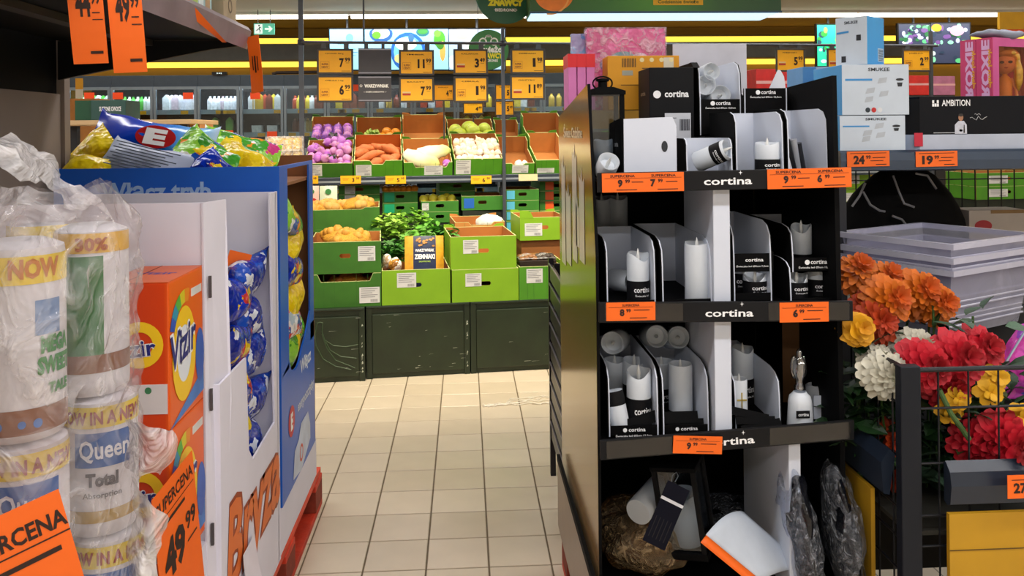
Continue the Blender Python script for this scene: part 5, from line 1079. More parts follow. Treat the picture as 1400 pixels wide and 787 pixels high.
def candle(label, loc, r, h, wav=.006, seed=0, band=0, rot=(0, 0, 0), txt=True, bandz=0, group='white LED candles'):
    t = thing('led_candle', label, 'candle', loc, rot, group); link('wax_body', candle_mesh(r, h, wav, seed), t)
    MB().lathe([(.001, h - .03), (.004, h - .026), (.0055, h - .012), (.003, h + .004), (.0005, h + .012)], 10).build('flame', FLM, t, smooth=True)
    if band:
        MB().cyl((0, 0, bandz), (0, 0, bandz + band), r + .0006, n=28, caps=False).build('label_band', BAND, t, smooth=True)
        if txt:
            a0 = -math.pi / 2
            prints(t, [('cortina', r * .2, bandz + band * .5, band * .24, r * 1.5, .02), ('Świeczka led', r * .2, bandz + band * .3, band * .08, r * 1.3)], PWHITE, fn=lambda u, v: Vector(((r + .0014) * math.cos(a0 + u / r), (r + .0014) * math.sin(a0 + u / r), v)))
    return t
def tray(label, x, y, z, w, d, hb, hf=.02, rz=0, text=None, hole=False, group='black and white candle trays', rx=0, back=True):
    """front-left-bottom corner"""
    t = thing('candle_tray', label, 'tray', (x, y, z), (rx, 0, rz), group); T = .003
    pr = [(0, 0), (d, 0), (d, hb), (d * .22, hb), (d * .1, hb * .95), (d * .03, hb * .83), (.004, hb * .6), (0, hf)]
    for sx in (0, 1):
        mb = MB(); x0 = 0 if sx == 0 else w - 2 * T; o, i = (0, 1) if sx == 0 else (1, 0)
        mb.prism(pr, x0, x0 + T, 'x', o); mb.prism(pr, x0 + T, x0 + 2 * T, 'x', i); s_ = mb.build('side_wall', [BK, CARDW], t)
        if hole: g = MB(); ring(g, MAP('-x' if sx == 0 else '+x', (x0 + (-.0006 if sx == 0 else 2 * T + .0006), 0, 0)), -.5 * d if sx == 0 else .5 * d, hb * .5, .014, 0, 16, ry=.024); g.build('hand_hole', M('#050505', .8, var=0), s_)
    if back: mb = MB(); mb.box(2 * T, w - 2 * T, d - 2 * T, d - T, 0, hb, 1); mb.box(2 * T, w - 2 * T, d - T, d, 0, hb, 0); mb.build('back_wall', [BK, CARDW], t)
    MB().box(2 * T, w - 2 * T, 0, d - 2 * T, 0, T).build('base', BK, t)
    mb = MB(); mb.box(2 * T, w - 2 * T, 0, T, 0, hf); f_ = mb.build('front_lip', BK, t)
    if text:
        th_ = min(hf * .36, .011); lp = [(text, .008, hf - .016 if hf > .03 else hf * .45, th_, min(w * .42, .042), .02)]
        if hf > .025: lp.append(('Świeczka led Ø5cm 12,5cm', 0, hf - .027, .0045, w * .7))
        prints(t, lp, PWHITE, at=(w / 2, -.001, 0)); g = MB(); ring(g, MAP('-y', (w / 2, -.001, 0)), -min(w * .42, .042) / 2 - .001, (hf - .016 if hf > .03 else hf * .45) + th_ * .4, min(hf * .2, .0065), 0, 16); g.build('logo_disc', PWHITE, t)
    return t
def X_(px, Y, py=300): return P(px, py, Y).x
def Zp(px, py, Y): return P(px, py, Y).z
e_ = .001
# --- middle shelf (Z2)
def ptray(label, x0, x1, Y, d, ytop, z, **k):
    a, b = X_(x0, Y), X_(x1, Y); zt = Zp((x0 + x1) / 2, ytop, Y + d * .5); return tray(label, a, Y, z + e_, b - a, d, zt - z, **k)
ptray('candle tray at the left of the middle shelf, nearest the printed side', 827, 897, 2.08, .3, 318, Z2, hf=.018)
ptray('larger candle tray holding the single tall candle', 903, 974, 2.07, .36, 315, Z2, hf=.02)
candle('short candle lying on its side in the leftmost middle tray', (X_(846, 2.2), 2.29, Z2 + .034), .029, .1, .001, 0, rot=(RAD(84), 0, RAD(22)), txt=False)
candle('upright candle with a black band in the leftmost middle tray', (X_(871, 2.14), 2.135, Z2 + .005), .0285, Zp(870, 342, 2.13) - Z2 - .012, .009, 1.8, band=.055)
candle('tall plain candle alone in its tray on the middle shelf', (X_(953, 2.11), 2.115, Z2 + .005), .031, Zp(953, 331, 2.1) - Z2 - .006, .003, .7)
for q, (px, lb) in enumerate(((818, 'dim banded candle at the back left of the middle shelf'), (840, 'dim banded candle second from the left at the back of the middle shelf'))):
    candle(lb, (X_(px, 2.55) + .01, 2.55, Z2 + .1), .03, .14, .006, q, band=.05)
tray('dark candle tray behind, under the dim banded candles', X_(800, 2.46) + .02, 2.46, Z2 + e_, .16, .17, .095, hf=.09, text='cortina')
# right half
xr0 = DX0 + (P(976, 400, DY0 + .02).x - DX0) + .044
ptray('candle tray right of the white divider on the middle shelf', 1001, 1056, 2.12, .3, 296, Z2 + .0, hf=.022)
candle('short candle with a black band right of the white divider', (X_(1032, 2.16), 2.165, Z2 + .006), .03, Zp(1030, 374, 2.15) - Z2 - .008, .011, 2.6, band=.042)
candle('half hidden banded candle beside the white divider on the middle shelf', (X_(1010, 2.24), 2.24, Z2 + .006), .028, .088, .008, 1, band=.05)
tl_ = thing('tray_sleeve', 'black tray sleeve with white lettering resting over the short banded candle', 'tray', (X_(1000, 2.13), 2.128, Zp(1030, 371, 2.13)), group='black and white candle trays')
w_ = X_(1055, 2.13) - X_(1000, 2.13); MB().box(0, w_, 0, .004, 0, .046).build('front', BK, tl_); prints(tl_, [('cortina', w_ * .55, .026, .009, w_ * .45, .02), ('Świeczka led Ø5cm 7,5cm', w_ * .5, .012, .004, w_ * .8)], PWHITE, at=(0, -.001, 0)); MB().box(w_, w_ + .003, 0, .25, 0, .05).build('side', BK, tl_)
ptray('lower candle tray at the right end of the middle shelf', 1078, 1141, 2.09, .3, 345, Z2, hf=.012)
candle('banded candle in the lower right tray of the middle shelf', (X_(1087, 2.15), 2.145, Z2 + .006), .0275, Zp(1085, 374, 2.13) - Z2 - .008, .012, 2.2, band=.04)
candle('shadowed banded candle beside it in the lower right tray', (X_(1118, 2.16), 2.17, Z2 + .006), .027, .07, .004, 1.2, band=.042)
zz2 = Zp(1110, 371, 2.12)
ptray('upper candle tray at the right end of the middle shelf with white lettering', 1081, 1148, 2.11, .32, 300, zz2, hf=.036, text='cortina')
candle('candle in the upper right tray of the middle shelf', (X_(1094, 2.22), 2.215, zz2 + .005), .027, Zp(1094, 306, 2.2) - zz2 - .008, .011, 2.5, band=.028)
candle('second candle standing deeper in the upper right tray', (X_(1112, 2.32), 2.31, zz2 + .005), .026, .05, .006, .4, band=.028)
# --- lower shelf (Z3)
zl3 = Z3 + .004
ptray('left candle tray on the lower shelf with many candles', 828, 899, 2.08, .34, 478, zl3, hf=.026, text='cortina')
ptray('second candle tray on the lower shelf beside the white divider', 902, 968, 2.08, .34, 478, zl3, hf=.024, text='cortina')
def cpx(label, px, ytop, Y, r, **k):
    z = k.pop('z', zl3 + .005); return candle(label, (X_(px, Y), Y, z), r, Zp(px, ytop, Y) - z - .004, **k)
cpx('upright candle with a black band, brightest on the lower shelf', 871, 502, 2.14, .031, wav=.01, seed=2.4, band=.075)
cpx('upright candle behind the brightest one on the lower shelf', 865, 488, 2.27, .031, wav=.006, seed=1, band=.07, txt=False)
cpx('shadowed upright candle in the left lower tray', 838, 488, 2.3, .03, wav=.003, seed=2, band=.0)
candle('upside-down leaning candle with a black band at the left of the lower shelf', (X_(836, 2.13), 2.13, zl3 + .1), .024, .095, .001, 0, band=.035, rot=(RAD(180 - 8), RAD(-10), 0), txt=False, bandz=.0)
candle('candle lying on top at the left of the lower shelf', (X_(848, 2.35), 2.38, Zp(838, 474, 2.3)), .031, .15, .002, 0, rot=(RAD(80), 0, RAD(-18)), txt=False)
candle('candle lying on top in the middle of the lower shelf', (X_(888, 2.4), 2.42, Zp(893, 472, 2.3)), .031, .15, .002, 0, rot=(RAD(78), 0, RAD(-4)), txt=False)
candle('candle lying on top beside the white divider of the lower shelf', (X_(916, 2.4), 2.42, Zp(921, 476, 2.3)), .031, .15, .002, 0, rot=(RAD(76), 0, RAD(-4)), txt=False)
cpx('plain upright candle in the second lower tray', 928, 494, 2.2, .031, wav=.001, seed=0, band=.02, txt=False)
cpx('upright candle half hidden behind the tray wall of the lower shelf', 902, 490, 2.3, .03, wav=.002, seed=1, band=.05)
for q, (px, py, rz, lb) in enumerate(((876, 575, .28, 'fallen black card strip in the left lower tray'), (930, 570, .0, 'upper fallen black card strip in the second lower tray'), (938, 580, 0, 'lower fallen black card strip in the second lower tray'))):
    c = P(px, py, 2.1 - .004 * (q == 2)); o = MB().box(-.045, .045, 0, .002, -.014, .014).build('card_strip', BK, loc=c, rot=(RAD(-20), -rz, 0)); tag(o, lb, 'card strip', 'fallen black card strips')
ptray('candle tray right of the white divider on the lower shelf', 1001, 1066, 2.1, .34, 486, zl3, hf=.014, hole=True)
cpx('banded candle at the back of the tray right of the white divider', 1013, 472, 2.3, .03, wav=.006, seed=2, band=.07)
t = candle('pale candle with a gold cross right of the white divider', (X_(999, 2.14) + .015, 2.135, zl3 + .005), .021, Zp(1000, 516, 2.13) - zl3 - .008, .001, 0)
MB().box(-.001, .002, -.0225, -.0205, .04, .085).build('cross_upright', M('#b8a860', .3, .8), t); MB().box(-.012, .013, -.0225, -.0205, .064, .068).build('cross_bar', M('#b8a860', .3, .8), t)
for q in range(3): o = MB().box(-.05, .05, 0, .002, -.01, .01).build('card_strip', BK, loc=P(1025 + 8 * q, 566 + 8 * q, 2.09 - .006 * q), rot=(RAD(-25), RAD(14 - 12 * q), 0)); tag(o, ['uppermost', 'middle', 'lowest'][q] + ' fallen black card strip right of the white divider', 'card strip', 'fallen black card strips')
# white bottle-like lamp with a clear angel
c = P(1094, 578, 2.1); zb = Zp(1094, 579, 2.1); t = thing('angel_lamp', 'white bottle-shaped lamp topped by a clear angel figure', 'lamp', (c.x, 2.1, zl3 + .002))
hB = Zp(1094, 536, 2.1) - zl3; MB().lathe([(.001, 0), (.031, 0), (.0325, .004), (.029, hB * .72), (.026, hB * .88), (.02, hB * .94), (.016, hB), (.001, hB)], 28).build('bottle', M('#d6dce2', .4, var=.03), t, smooth=True)
GL = GLASS('clear_acrylic', '#d8dde4', .7)
hA = Zp(1086, 478, 2.1) - zl3
MB().lathe([(.001, hB), (.014, hB), (.0145, hB + .012), (.01, hB + .02), (.012, hB + .03), (.0185, hB + .05), (.017, hB + .075), (.009, hA - .022), (.0075, hA - .016), (.0085, hA - .008), (.004, hA), (.0005, hA + .002)], 14).build('angel_body', GL, t, smooth=180)
for sx in (-1, 1): MB().ball((sx * .012, .006, hB + .06), 1, 10, 8, sq=(.01, .005, .03)).build('angel_wing', GL, t, smooth=180)
MB().box(-.022, .012, -.0322, -.0305, hB * .38, hB * .58).build('label', BAND, t); prints(t, [('cortina', -.004, hB * .44, hB * .09, .026, .02)], PWHITE, at=(0, -.033, 0)); MB().box(-.028, .0, -.0335, -.0315, .0, .016).build('green_sticker', M('#c0d040', .5, var=0), t)
t = thing('white_base_lamp', 'white round lamp part lying behind the angel lamp', 'lamp', (X_(1112, 2.2), 2.2, zl3 + .002)); MB().lathe([(.001, 0), (.03, 0), (.03, .055), (.024, .075), (.02, .078), (.02, .07), (.001, .068)], 24).build('body', M('#b8bec6', .5), t, smooth=True)
t = thing('brown_sleeve', 'brown cardboard sleeve with a rounded top behind the angel lamp', 'card', (X_(1068, 2.3), 2.3, zl3 + .002)); MB().prism([(0, 0), (.08, 0), (.08, .2), (.06, .235), (.03, .24), (0, .24)], 0, .003, 'y').build('sheet', M('#5a3a14', .7), t)
t = thing('white_card', 'white card standing at the right end of the lower candle shelf', 'card', (X_(1110, 2.16), 2.16, zl3 + .002)); MB().box(0, .028, 0, .003, 0, .06).build('sheet', CARDW, t)
# --- top shelf (Z1)
t = thing('lantern', 'black lantern with glass panes and a white candle inside on the top shelf', 'lantern', (X_(826, 2.24), 2.2, Z1 + .002)); a = .043; hL = Zp(826, 120, 2.2) - Z1
for sx in (-1, 1):
    for sy in (0, 1): MB().box(sx * a - .006, sx * a + .006, sy * 2 * a - .006 + a - a, sy * 2 * a + .006, .01, hL - .02).build('post', BK, t)
MB().box(-a - .009, a + .009, -.009, 2 * a + .009, 0, .016).build('base', BK, t, bevel=.002); MB().prism([(-a - .009, hL - .02), (a + .009, hL - .02), (a + .009, hL - .01), (.02, hL), (-.02, hL), (-a - .009, hL - .01)], -.009, 2 * a + .009, 'y').build('roof', BK, t)
MB().lathe([(.001, hL), (.012, hL), (.012, hL + .016), (.018, hL + .018), (.018, hL + .024), (.001, hL + .026)], 16).build('knob', BK, t, smooth=True, loc=(0, a, 0)); MB().tube([(.026 * math.cos(q * .3), a, hL + .012 + .018 * math.sin(q * .3)) for q in range(22)], .0022, 6).build('ring_handle', BK, t)
for y_ in (-.001, 2 * a): MB().box(-a + .006, a - .006, y_, y_ + .001, .016, hL - .02).build('glass_pane', GLASS('lantern_glass', '#dfe3e6', .94), t)
o = link('candle', candle_mesh(.026, .075, .008, 1.2), t); o.location = (0, a, .017)
candle('short white candle tipped forward under the lantern', (X_(826, 2.11) + .004, 2.13, Z1 + .012), .027, .05, .002, 0, rot=(RAD(50), 0, RAD(12)), txt=False)
# reversed white tray
xc, zb, w, h = fit(853, 925, 160, 228, 2.1); t = thing('candle_tray', 'white tray back with an oval hand hole on the top shelf', 'tray', (xc, 2.1, Z1 + .003), group='black and white candle trays'); h += zb - Z1 - .003
MB().prism([(-w / 2, 0), (w / 2, 0), (w / 2, h * .85), (w / 2 - .01, h), (-w / 2, h - .004)], 0, .004, 'y').build('back_wall', CARDW, t); g = MB(); ring(g, MAP('-y', (0, -.0006, 0)), w * .27, h * .5, .008, 0, 16, ry=.014); g.build('hand_hole', M('#303236', .8, var=0), t)
MB().prism([(.004, 0), (.2, 0), (.2, h * .9), (.004, h)], -w / 2 - .004, -w / 2, 'x').build('side_wall', BK, t); prints(t, [('cortina', -.08, h * .5, .012, .05, .02)], GREYW, face='-x', at=(-w / 2 - .005, 0, 0)); MB().box(-w / 2 - .0055, -w / 2 - .0045, .11, .14, .01, .04).build('side_hole', GREYW, t)
# black logo box
xc, zb, w, h = fit(888, 949, 92, 205, 2.36); t = thing('candle_box', 'tall black box with white logo and barcode sticker on the top shelf', 'box', (xc, 2.36, Z1 + .002)); h += zb - Z1 - .002
MB().box(-w / 2, w / 2, 0, .15, 0, h).build('body', M('#07080c', .6, var=.06, spec=.2), t, bevel=.002); prints(t, [('cortina', .014, h * .715, .018, w * .54, .03)], PWHITE, at=(0, -.001, 0)); g = MB(); ring(g, MAP('-y', (0, -.001, 0)), -w * .33, h * .74, .011, 0, 20); g.build('logo_disc', PWHITE, t)
s_ = MB().box(-w * .16, w * .42, -.0015, -.0002, h * .3, h * .56).build('sticker', M('#c8ccd4', .5), t); g = MB()
for q in range(11): g.box(w * (.17 + .021 * q), w * (.18 + .021 * q + .005 * (q % 3)), -.0022, -.0016, h * .39, h * .5)
for q in range(7): g.box(-w * .13, w * (.1 - .03 * (q % 3)), -.0022, -.0016, h * (.33 + .03 * q), h * (.335 + .03 * q))
g.build('sticker_print', M('#3a3c44', .6, var=0), s_)
MB().prism([(0, h - .001), (.11, h - .001), (.12, h + .012), (.03, h + .016)], w / 2, w / 2 + .018, 'x').build('open_flap', BK, t); prints(t, [('cortina', -.08, h * .74, .012, .06, .02)], M('#8a7a60', .5, var=0), face='-x', at=(-w / 2 - .001, 0, 0), name='side_lettering')
# trays at the back of the top shelf
z5 = Zp(985, 185, 2.34)
blk = thing('candle_box', 'black logo box lying under the raised candle tray', 'box', (X_(986, 2.3), 2.3, Z1 + .002)); MB().box(-.045, .04, 0, .2, 0, z5 - Z1 - .004 + .04 * 0).build('body', BK, blk, bevel=.003); prints(blk, [('cortina', .008, (z5 - Z1) * .62, .011, .035, .02)], PWHITE, at=(0, -.001, 0)); g = MB(); ring(g, MAP('-y', (0, -.001, 0)), -.02, (z5 - Z1) * .67, .006, 0, 14, ry=.011); g.build('logo_mark', PWHITE, blk)
ptray('raised candle tray full of lying candles behind the logo boxes', 957, 1016, 2.36, .26, 88, z5, hf=Zp(985, 136, 2.36) - z5, text='cortina')
zt5 = Zp(985, 135, 2.36)
for q, (px, py, lb) in enumerate(((972, 122, 'candle lying with its base forward in the raised tray'), (985, 136, 'candle lying low in the raised tray'), (966, 104, 'candle lying on top in the raised tray'))):
    candle(lb, (X_(px, 2.42), 2.5, Zp(px, py, 2.42)), .03 if q < 2 else .026, .11, .003, q, rot=(RAD(84), 0, RAD(-10 + 8 * q)), txt=False)
z6 = Zp(1045, 160, 2.33)
t = thing('riser_box', 'dark box under the right raised candle tray', 'box', (X_(1047, 2.36), 2.36, Z1 + .002)); MB().box(-.06, .06, 0, .22, 0, z6 - Z1 - .004).build('body', BK, t)
ptray('right raised candle tray with white lettering and a pointed flap', 1018, 1079, 2.34, .28, 128, z6, hf=Zp(1048, 121, 2.34) - z6, text='cortina')
t = thing('card_flap', 'pointed white card flap standing up behind the right raised tray', 'card', (X_(1064, 2.45), 2.45, Zp(1064, 128, 2.45))); MB().prism([(-.03, 0), (.028, 0), (.022, .05), (.012, .068), (.004, .07)], 0, .003, 'y').build('sheet', CARDW, t)
ptray('tray with a lying candle at the front middle of the top shelf', 938, 1004, 2.09, .12, 189, Z1, hf=.012)
candle('banded candle lying in the tray at the front middle of the top shelf', (X_(958, 2.12), 2.15, Z1 + .034), .026, .09, .002, 0, band=.03, rot=(RAD(35), RAD(62), 0), txt=True, bandz=.05)
ptray('tray with one upright banded candle on the top shelf', 1006, 1074, 2.1, .22, 154, Z1, hf=.01)
cpx('upright banded candle at the front of the top shelf', 1050, 192, 2.13, .031, z=Z1 + .005, wav=.004, seed=2.5, band=.036)
ptray('tray with silver packets at the right end of the top shelf', 1077, 1134, 2.1, .24, 150, Z1, hf=.008)
SIL = M('#b4b8c0', .2, .15, var=.1)
for q, (px, r_, lb, m_, h_) in enumerate(((1088, .3, 'white rolled packet leaning at the left of the silver ones', WHITE, .055), (1095, .28, 'dark flat packet leaning beside the silver roll', CHAR, .085), (1105, .2, 'shiny silver rolled packet on the top shelf', SIL, .085), (1114, .22, 'dark rolled packet behind the silver one', DKSTEEL, .075))):
    o = MB().cyl((0, 0, 0), (0, 0, h_), .009 if q != 1 else .012, n=14).build('candle_packet', m_, loc=(X_(px, 2.15) - .02, 2.14 + .012 * q, Z1 + .008), rot=(RAD(8), -r_, 0), smooth=True); tag(o, lb, 'packet', 'thin packets on the top shelf')
xc, zb, w, h = fit(925, 1027, 58, 150, 2.63); t = thing('backing_card', 'large white card panel standing at the back of the candle display top', 'card', (xc, 2.672, 1.3)); MB().box(-w / 2, w / 2, 0, .006, 0, zb + h - 1.3).build('sheet', M('#c2c4d0', .5), t)
# things on top behind the display
t, w, h = carton('toy_box', 'pink toy box in shiny film behind the candle display', 803, 910, 39, 150, 2.78, .05, PATCH('toy_print', ['#d84a98', '#d84a98', '#e060a8', '#d04490', '#c83a88'], 12)); fn = MAP('-y', (0, -.001, 0))
for q, (u, v, r_, c_) in enumerate(((-.01, h - .11, .05, '#58a8a8'), (.045, h - .1, .028, '#d8d8e0'), (-.06, h - .12, .03, '#6a5a80'), (-.055, h - .19, .025, '#c08a60'), (-.03, h - .15, .02, '#8a5078'), (.0, h - .16, .03, '#c83a80'))): g = MB(); ring(g, MAP('-y', (0, -.001 - .0004 * q, 0)), u, v, r_, 0, 18, ry=r_ * .7); g.build('printed_shape', M(c_, .4, var=.25, vs=50), t)
MB().box(-w / 2 - .003, w / 2 + .003, -.006, .056, -.0, h + .004).build('film', FILM('toy_film', '#fff0f8', clear=.85, bs=26, white=.5), t)
t, w, h = carton('picture_book', 'thin blue picture book standing behind the pink toy box', 781, 803, 46, 140, 2.82, .02, PATCH('book_blue', ['#78a8d8', '#6a9ad0', '#8ab8e0', '#a0a0c8'], 30))
for q in range(3):
    t, w, h = carton('pink_box', ['pink box with a red top, first of three beside the lantern', 'pink box with a red top, middle of three', 'pink box with a red top, last of three nearest the amber box'][q], 777 + 12.5 * q, 788.5 + 12.5 * q, 74, 150, 2.6, .12, '#d87ab8', group='pink boxes with red tops'); MB().box(-w / 2 - .001, w / 2 + .001, -.001, .121, h - .04, h + .001).build('red_top', M('#d81820', .5, var=0), t)
t, w, h = carton('amber_box', 'amber yellow box with a printed barcode behind the black logo box', 831, 929, 76, 150, 2.56, .1, '#d89408'); g = MB()
for q in range(9): g.box(-w * .3 + .005 * q, -w * .3 + .005 * q + .0025, -.0008, 0, h - .035, h - .008)
g.build('barcode', M('#3a2808', .6, var=0), t); g = MB()
for q in range(4): ring(g, MAP('-y', (0, -.0009, 0)), -.005 + .03 * q, h - .013, .007, 0, 12)
g.build('round_icon', M('#e8d8a0', .6, var=0), t); MB().box(w * .28, w * .42, -.0008, 0, h - .05, h - .006).build('white_label', M('#d8d0b8', .6), t); MB().box(-w * .3, -w * .15, -.0008, 0, h - .06, h - .045).build('grey_label', M('#9a9a8a', .6), t)
prints(t, [('_', .02, h - .04, .003, .05), ('_', .02, h - .047, .003, .05), ('_', -.02, h - .09, .002, .1)], M('#6a4808', .6, var=0), at=(0, -.001, 0), name='small_print')
tb = thing('top_board', 'black board at the back of the display top carrying the boxes', 'board', (X_(900, 2.7), 2.56, 1.22)); 
zb_ = min(fit(781, 803, 46, 150, 2.82)[1], fit(803, 910, 39, 150, 2.78)[1]); tb.location.z = zb_ - .012
bpy.data.objects.remove(tb)
# --- bottom compartment
t = thing('candle_bag', 'crumpled brown candle pack in clear film at the bottom of the display', 'pack', (X_(885, 2.2), 2.26, Z4 + .002)); MB().ball((0, 0, .07), 1, 22, 14, sq=(.13, .13, .07)).wob(.02, 12, 4).build('pack', PATCH('brown_pack', ['#24160a', '#2e1c0a', '#1c1006', '#38240e', '#4a1c08'], 14), t, smooth=180)
mb = MB().ball((0, 0, .075), 1, 30, 18, sq=(.142, .15, .082)).wob(.024, 18, 7); mb.build('film', FILM('pack_film', '#e8c898', clear=.88, bs=30, white=.3), t, smooth=180)
c = P(852, 703, 2.2); candle('plain candle lying on the brown pack with its base forward', (X_(868, 2.15), 2.15, P(868, 700, 2.15).z), .034, .14, .001, 0, rot=(RAD(-82), 0, RAD(-38)), txt=False)
lt_ = thing('lantern', 'black lantern with a white candle, tipped over in the bottom compartment', 'lantern', (X_(945, 2.12), 2.16, Z4 + .075), (RAD(4), RAD(-7), RAD(-28))); a = .05; hL = .235
for sx in (-1, 1):
    for sy in (-1, 1): MB().box(sx * a - .006, sx * a + .006, sy * a - .006, sy * a + .006, .01, hL - .01).build('post', M('#08080a', .6, spec=.2), lt_)
MB().box(-a - .009, a + .009, -a - .009, a + .009, 0, .018).build('base', BK, lt_, bevel=.002); MB().box(-a - .008, a + .008, -a - .008, a + .008, hL - .012, hL).build('roof', BK, lt_, bevel=.002)
o = link('candle', candle_mesh(.04, .13, .004, 2), lt_); o.location = (0, 0, .019)
for sx in (-1, 1): MB().box(sx * a - .0005, sx * a + .0005, -a + .006, a - .006, .018, hL - .012).build('glass_pane', GLASS('lantern_glass', '#dfe3e6', .94), lt_); MB().box(-a + .006, a - .006, sx * a - .0005, sx * a + .0005, .018, hL - .012).build('glass_pane', GLASS('lantern_glass', '#dfe3e6', .94), lt_)
# swing tag / blind-like strip
tg = thing('hang_tag', 'dark striped hang tag with a white line hanging on the tipped lantern', 'tag', P(911, 704, 2.03), (RAD(-12), RAD(-33 + 66 - 66 + 62), 0)); tg.rotation_euler = (RAD(-10), RAD(28), 0)
MB().box(-.03, .03, 0, .002, -.075, .075).build('tag_sheet', M('#0b0c18', .7, var=.08, spec=.12), tg); MB().box(-.03, .03, -.0012, -.0002, .03, .037).build('white_line', M('#c8c8cc', .5, var=0), tg)
for q in range(5): MB().box(-.022 + .01 * q, -.0205 + .01 * q, -.0012, -.0002, -.06, -.01).build('dark_slot', M('#07070c', .5, var=0), tg)
MB().tube([(-.02, .001, .075), (-.024, .001, .09), (-.018, .001, .1), (-.01, .001, .094), (-.012, .001, .078)], .0012, 5).build('wire_hook', STEEL, tg)
BKF = M('#101116', .14, var=.25, vs=20, bump=1.0, bs=22)
for q, (px, py, lb) in enumerate(((1005, 712, 'black film-wrapped pack in the bottom compartment, upper'), (1000, 748, 'black film-wrapped pack in the bottom compartment, lower'))):
    c = P(px, py, 2.42); o = MB().ball((0, 0, 0), 1, 22, 12, sq=(.13, .16, .035)).wob(.018, 16, q + 2).build('film_pack', BKF, loc=(c.x, 2.42, c.z), smooth=180); tag(o, lb, 'pack', 'black film-wrapped packs'); MB().ball((0, 0, 0), 1, 26, 16, sq=(.137, .167, .041)).wob(.018, 20, q + 3).build('film', FILM('bag_film', '#e8ecf4', clear=.93, bs=40, white=.35), o, smooth=180)  # white streaks in the film shell paint highlights on the black pack
o = MB().box(-.12, .12, 0, .3, 0, P(1000, 748, 2.42).z - .036 - Z4).build('black_box', BK, loc=(X_(1000, 2.42), 2.28, Z4 + .001)); tag(o, 'black box under the film-wrapped packs', 'box')
cc = thing('curled_card', 'curled white card with an orange edge at the bottom of the display', 'card', (0, 0, 0))
def curl(u, v):
    p = P(965 + 75 * u + (28 + 30 * u) * v + 0, 731 + 62 * u - 8 * v * (1 - u) + 20 * v * u, 2.0); return p + Vector((.08 * v, .12 * v, .02 * math.sin(v * 2.2) - .03 * v * v))
MB().grid(curl, 12, 12).build('sheet', M('#c4ccd6', .5), cc, smooth=180); o = MB().grid(lambda u, v: curl(u, -.14 * v) + Vector((0, -.001, 0)), 12, 3).build('orange_edge', ORANGE, cc, smooth=180)
for o in cc.children: md = o.modifiers.new('thick', 'SOLIDIFY'); md.thickness = .0012
for q, (px, lb) in enumerate(((1128, 'black garment bag in shiny film right of the white divider'), (1172, 'black garment bag in shiny film hanging outside the candle display'))):
    c = P(px, 740, 1.99 - .0 * q); o = MB().ball((0, 0, 0), 1, 16, 20, sq=(.034, .13, .2)).wob(.018, 15, q + 9).build('garment_bag', BKF, loc=(c.x + .012 - .03 * (q == 0), 2.1 + .0 * q, c.z - .05), rot=(RAD(6), RAD(-7), RAD(-10)), smooth=180); tag(o, lb, 'garment bag', 'black garment bags'); MB().ball((0, 0, 0), 1, 22, 28, sq=(.04, .137, .207)).wob(.02, 19, q + 5).build('film', FILM('bag_film', '#e8ecf4', clear=.93, bs=40, white=.35), o, smooth=180)  # film shell carries white streaks as painted highlights over the black bag
# ---------------------------------------------------------------- black slatted bin behind the display
t = thing('slatted_bin', 'black slatted metal bin standing behind the candle display', 'bin', (.345, 3.0, 0)); SB = M('#17141c', .35, .3)
for y_ in (0, .57):
    for x_ in (0, .38): MB().box(x_, x_ + .022, y_, y_ + .03, 0, .915).build('post', SB, t)
for q in range(9):
    z_ = .16 + q * .083
    for x_ in (.004, .384): MB().box(x_, x_ + .012, .03, .57, z_, z_ + .068).build('slat', SB, t, bevel=.003); 
    MB().box(.024, .38, .575, .587, z_, z_ + .068).build('slat', SB, t, bevel=.003)
    MB().box(-.001, .004, .03, .57, z_ + .068, z_ + .073).build('edge_highlight' if 0 else 'slat_highlight', M('#8a8690', .3, .6), t)  # pale strip paints the highlight along each slat top
for q, (h_, c_, lb) in enumerate(((.955, '#a8622c', 'brown book end sticking out of the slatted bin'), (.94, '#d8cfc4', 'white catalogue edge sticking out of the slatted bin'), (.93, '#e0d8d0', 'second white catalogue edge in the slatted bin'))):
    o = MB().box(.03, .3, 0, .022, .3, h_).build('catalogue', M(c_, .5), loc=(.345, 3.1 + .12 * q, 0), bevel=.002); tag(o, lb, 'book', 'catalogues in the slatted bin')
# ================================================================ right side: wire basket with flowers, rack of boxes
WIRE = M('#14161c', .4, .3, var=.05); NAVYR = M('#1f2836', .35, var=.08); YELB = M('#b88a12', .6, var=.1, vs=5)
bxc = P(1241, 506, 1.9); BX0, BY0_, BZ = bxc.x, 1.9, bxc.z; BX1, BY1_ = 2.15, 2.55
t = thing('wire_basket', 'black wire basket table filled with artificial flowers', 'basket', (BX0, BY0_, 0))
def wz(py): return P(1300, py, 1.9).z
for x_ in (0, BX1 - BX0):
    for y_ in (0, BY1_ - BY0_): MB().box(x_ - .024, x_ + .024, y_ - .014, y_ + .014, 0, BZ + .012).build('post', M('#0e141e', .5, .0, spec=.3), t, bevel=.003)
zw = [BZ, wz(557), wz(632), wz(703), wz(745), wz(790)]
for i, z_ in enumerate(zw):
    r_ = .006 if i == 0 else .003
    for y_ in (0, BY1_ - BY0_): MB().cyl((0, y_, z_), (BX1 - BX0, y_, z_), r_, n=8).build('long_wire', WIRE, t)
    for x_ in (0, BX1 - BX0): MB().cyl((x_, 0, z_), (x_, BY1_ - BY0_, z_), r_, n=8).build('side_wire', WIRE, t)
for i in range(1, 17): MB().cyl((i * .0715, 0, .3), (i * .0715, 0, BZ), .0025, n=6).build('upright_wire', WIRE, t)
for i in range(1, 9): MB().cyl((0, i * .0715, .3), (0, i * .0715, BZ), .0025, n=6).build('upright_wire', WIRE, t)
zy = P(1345, 690, 1.91).z
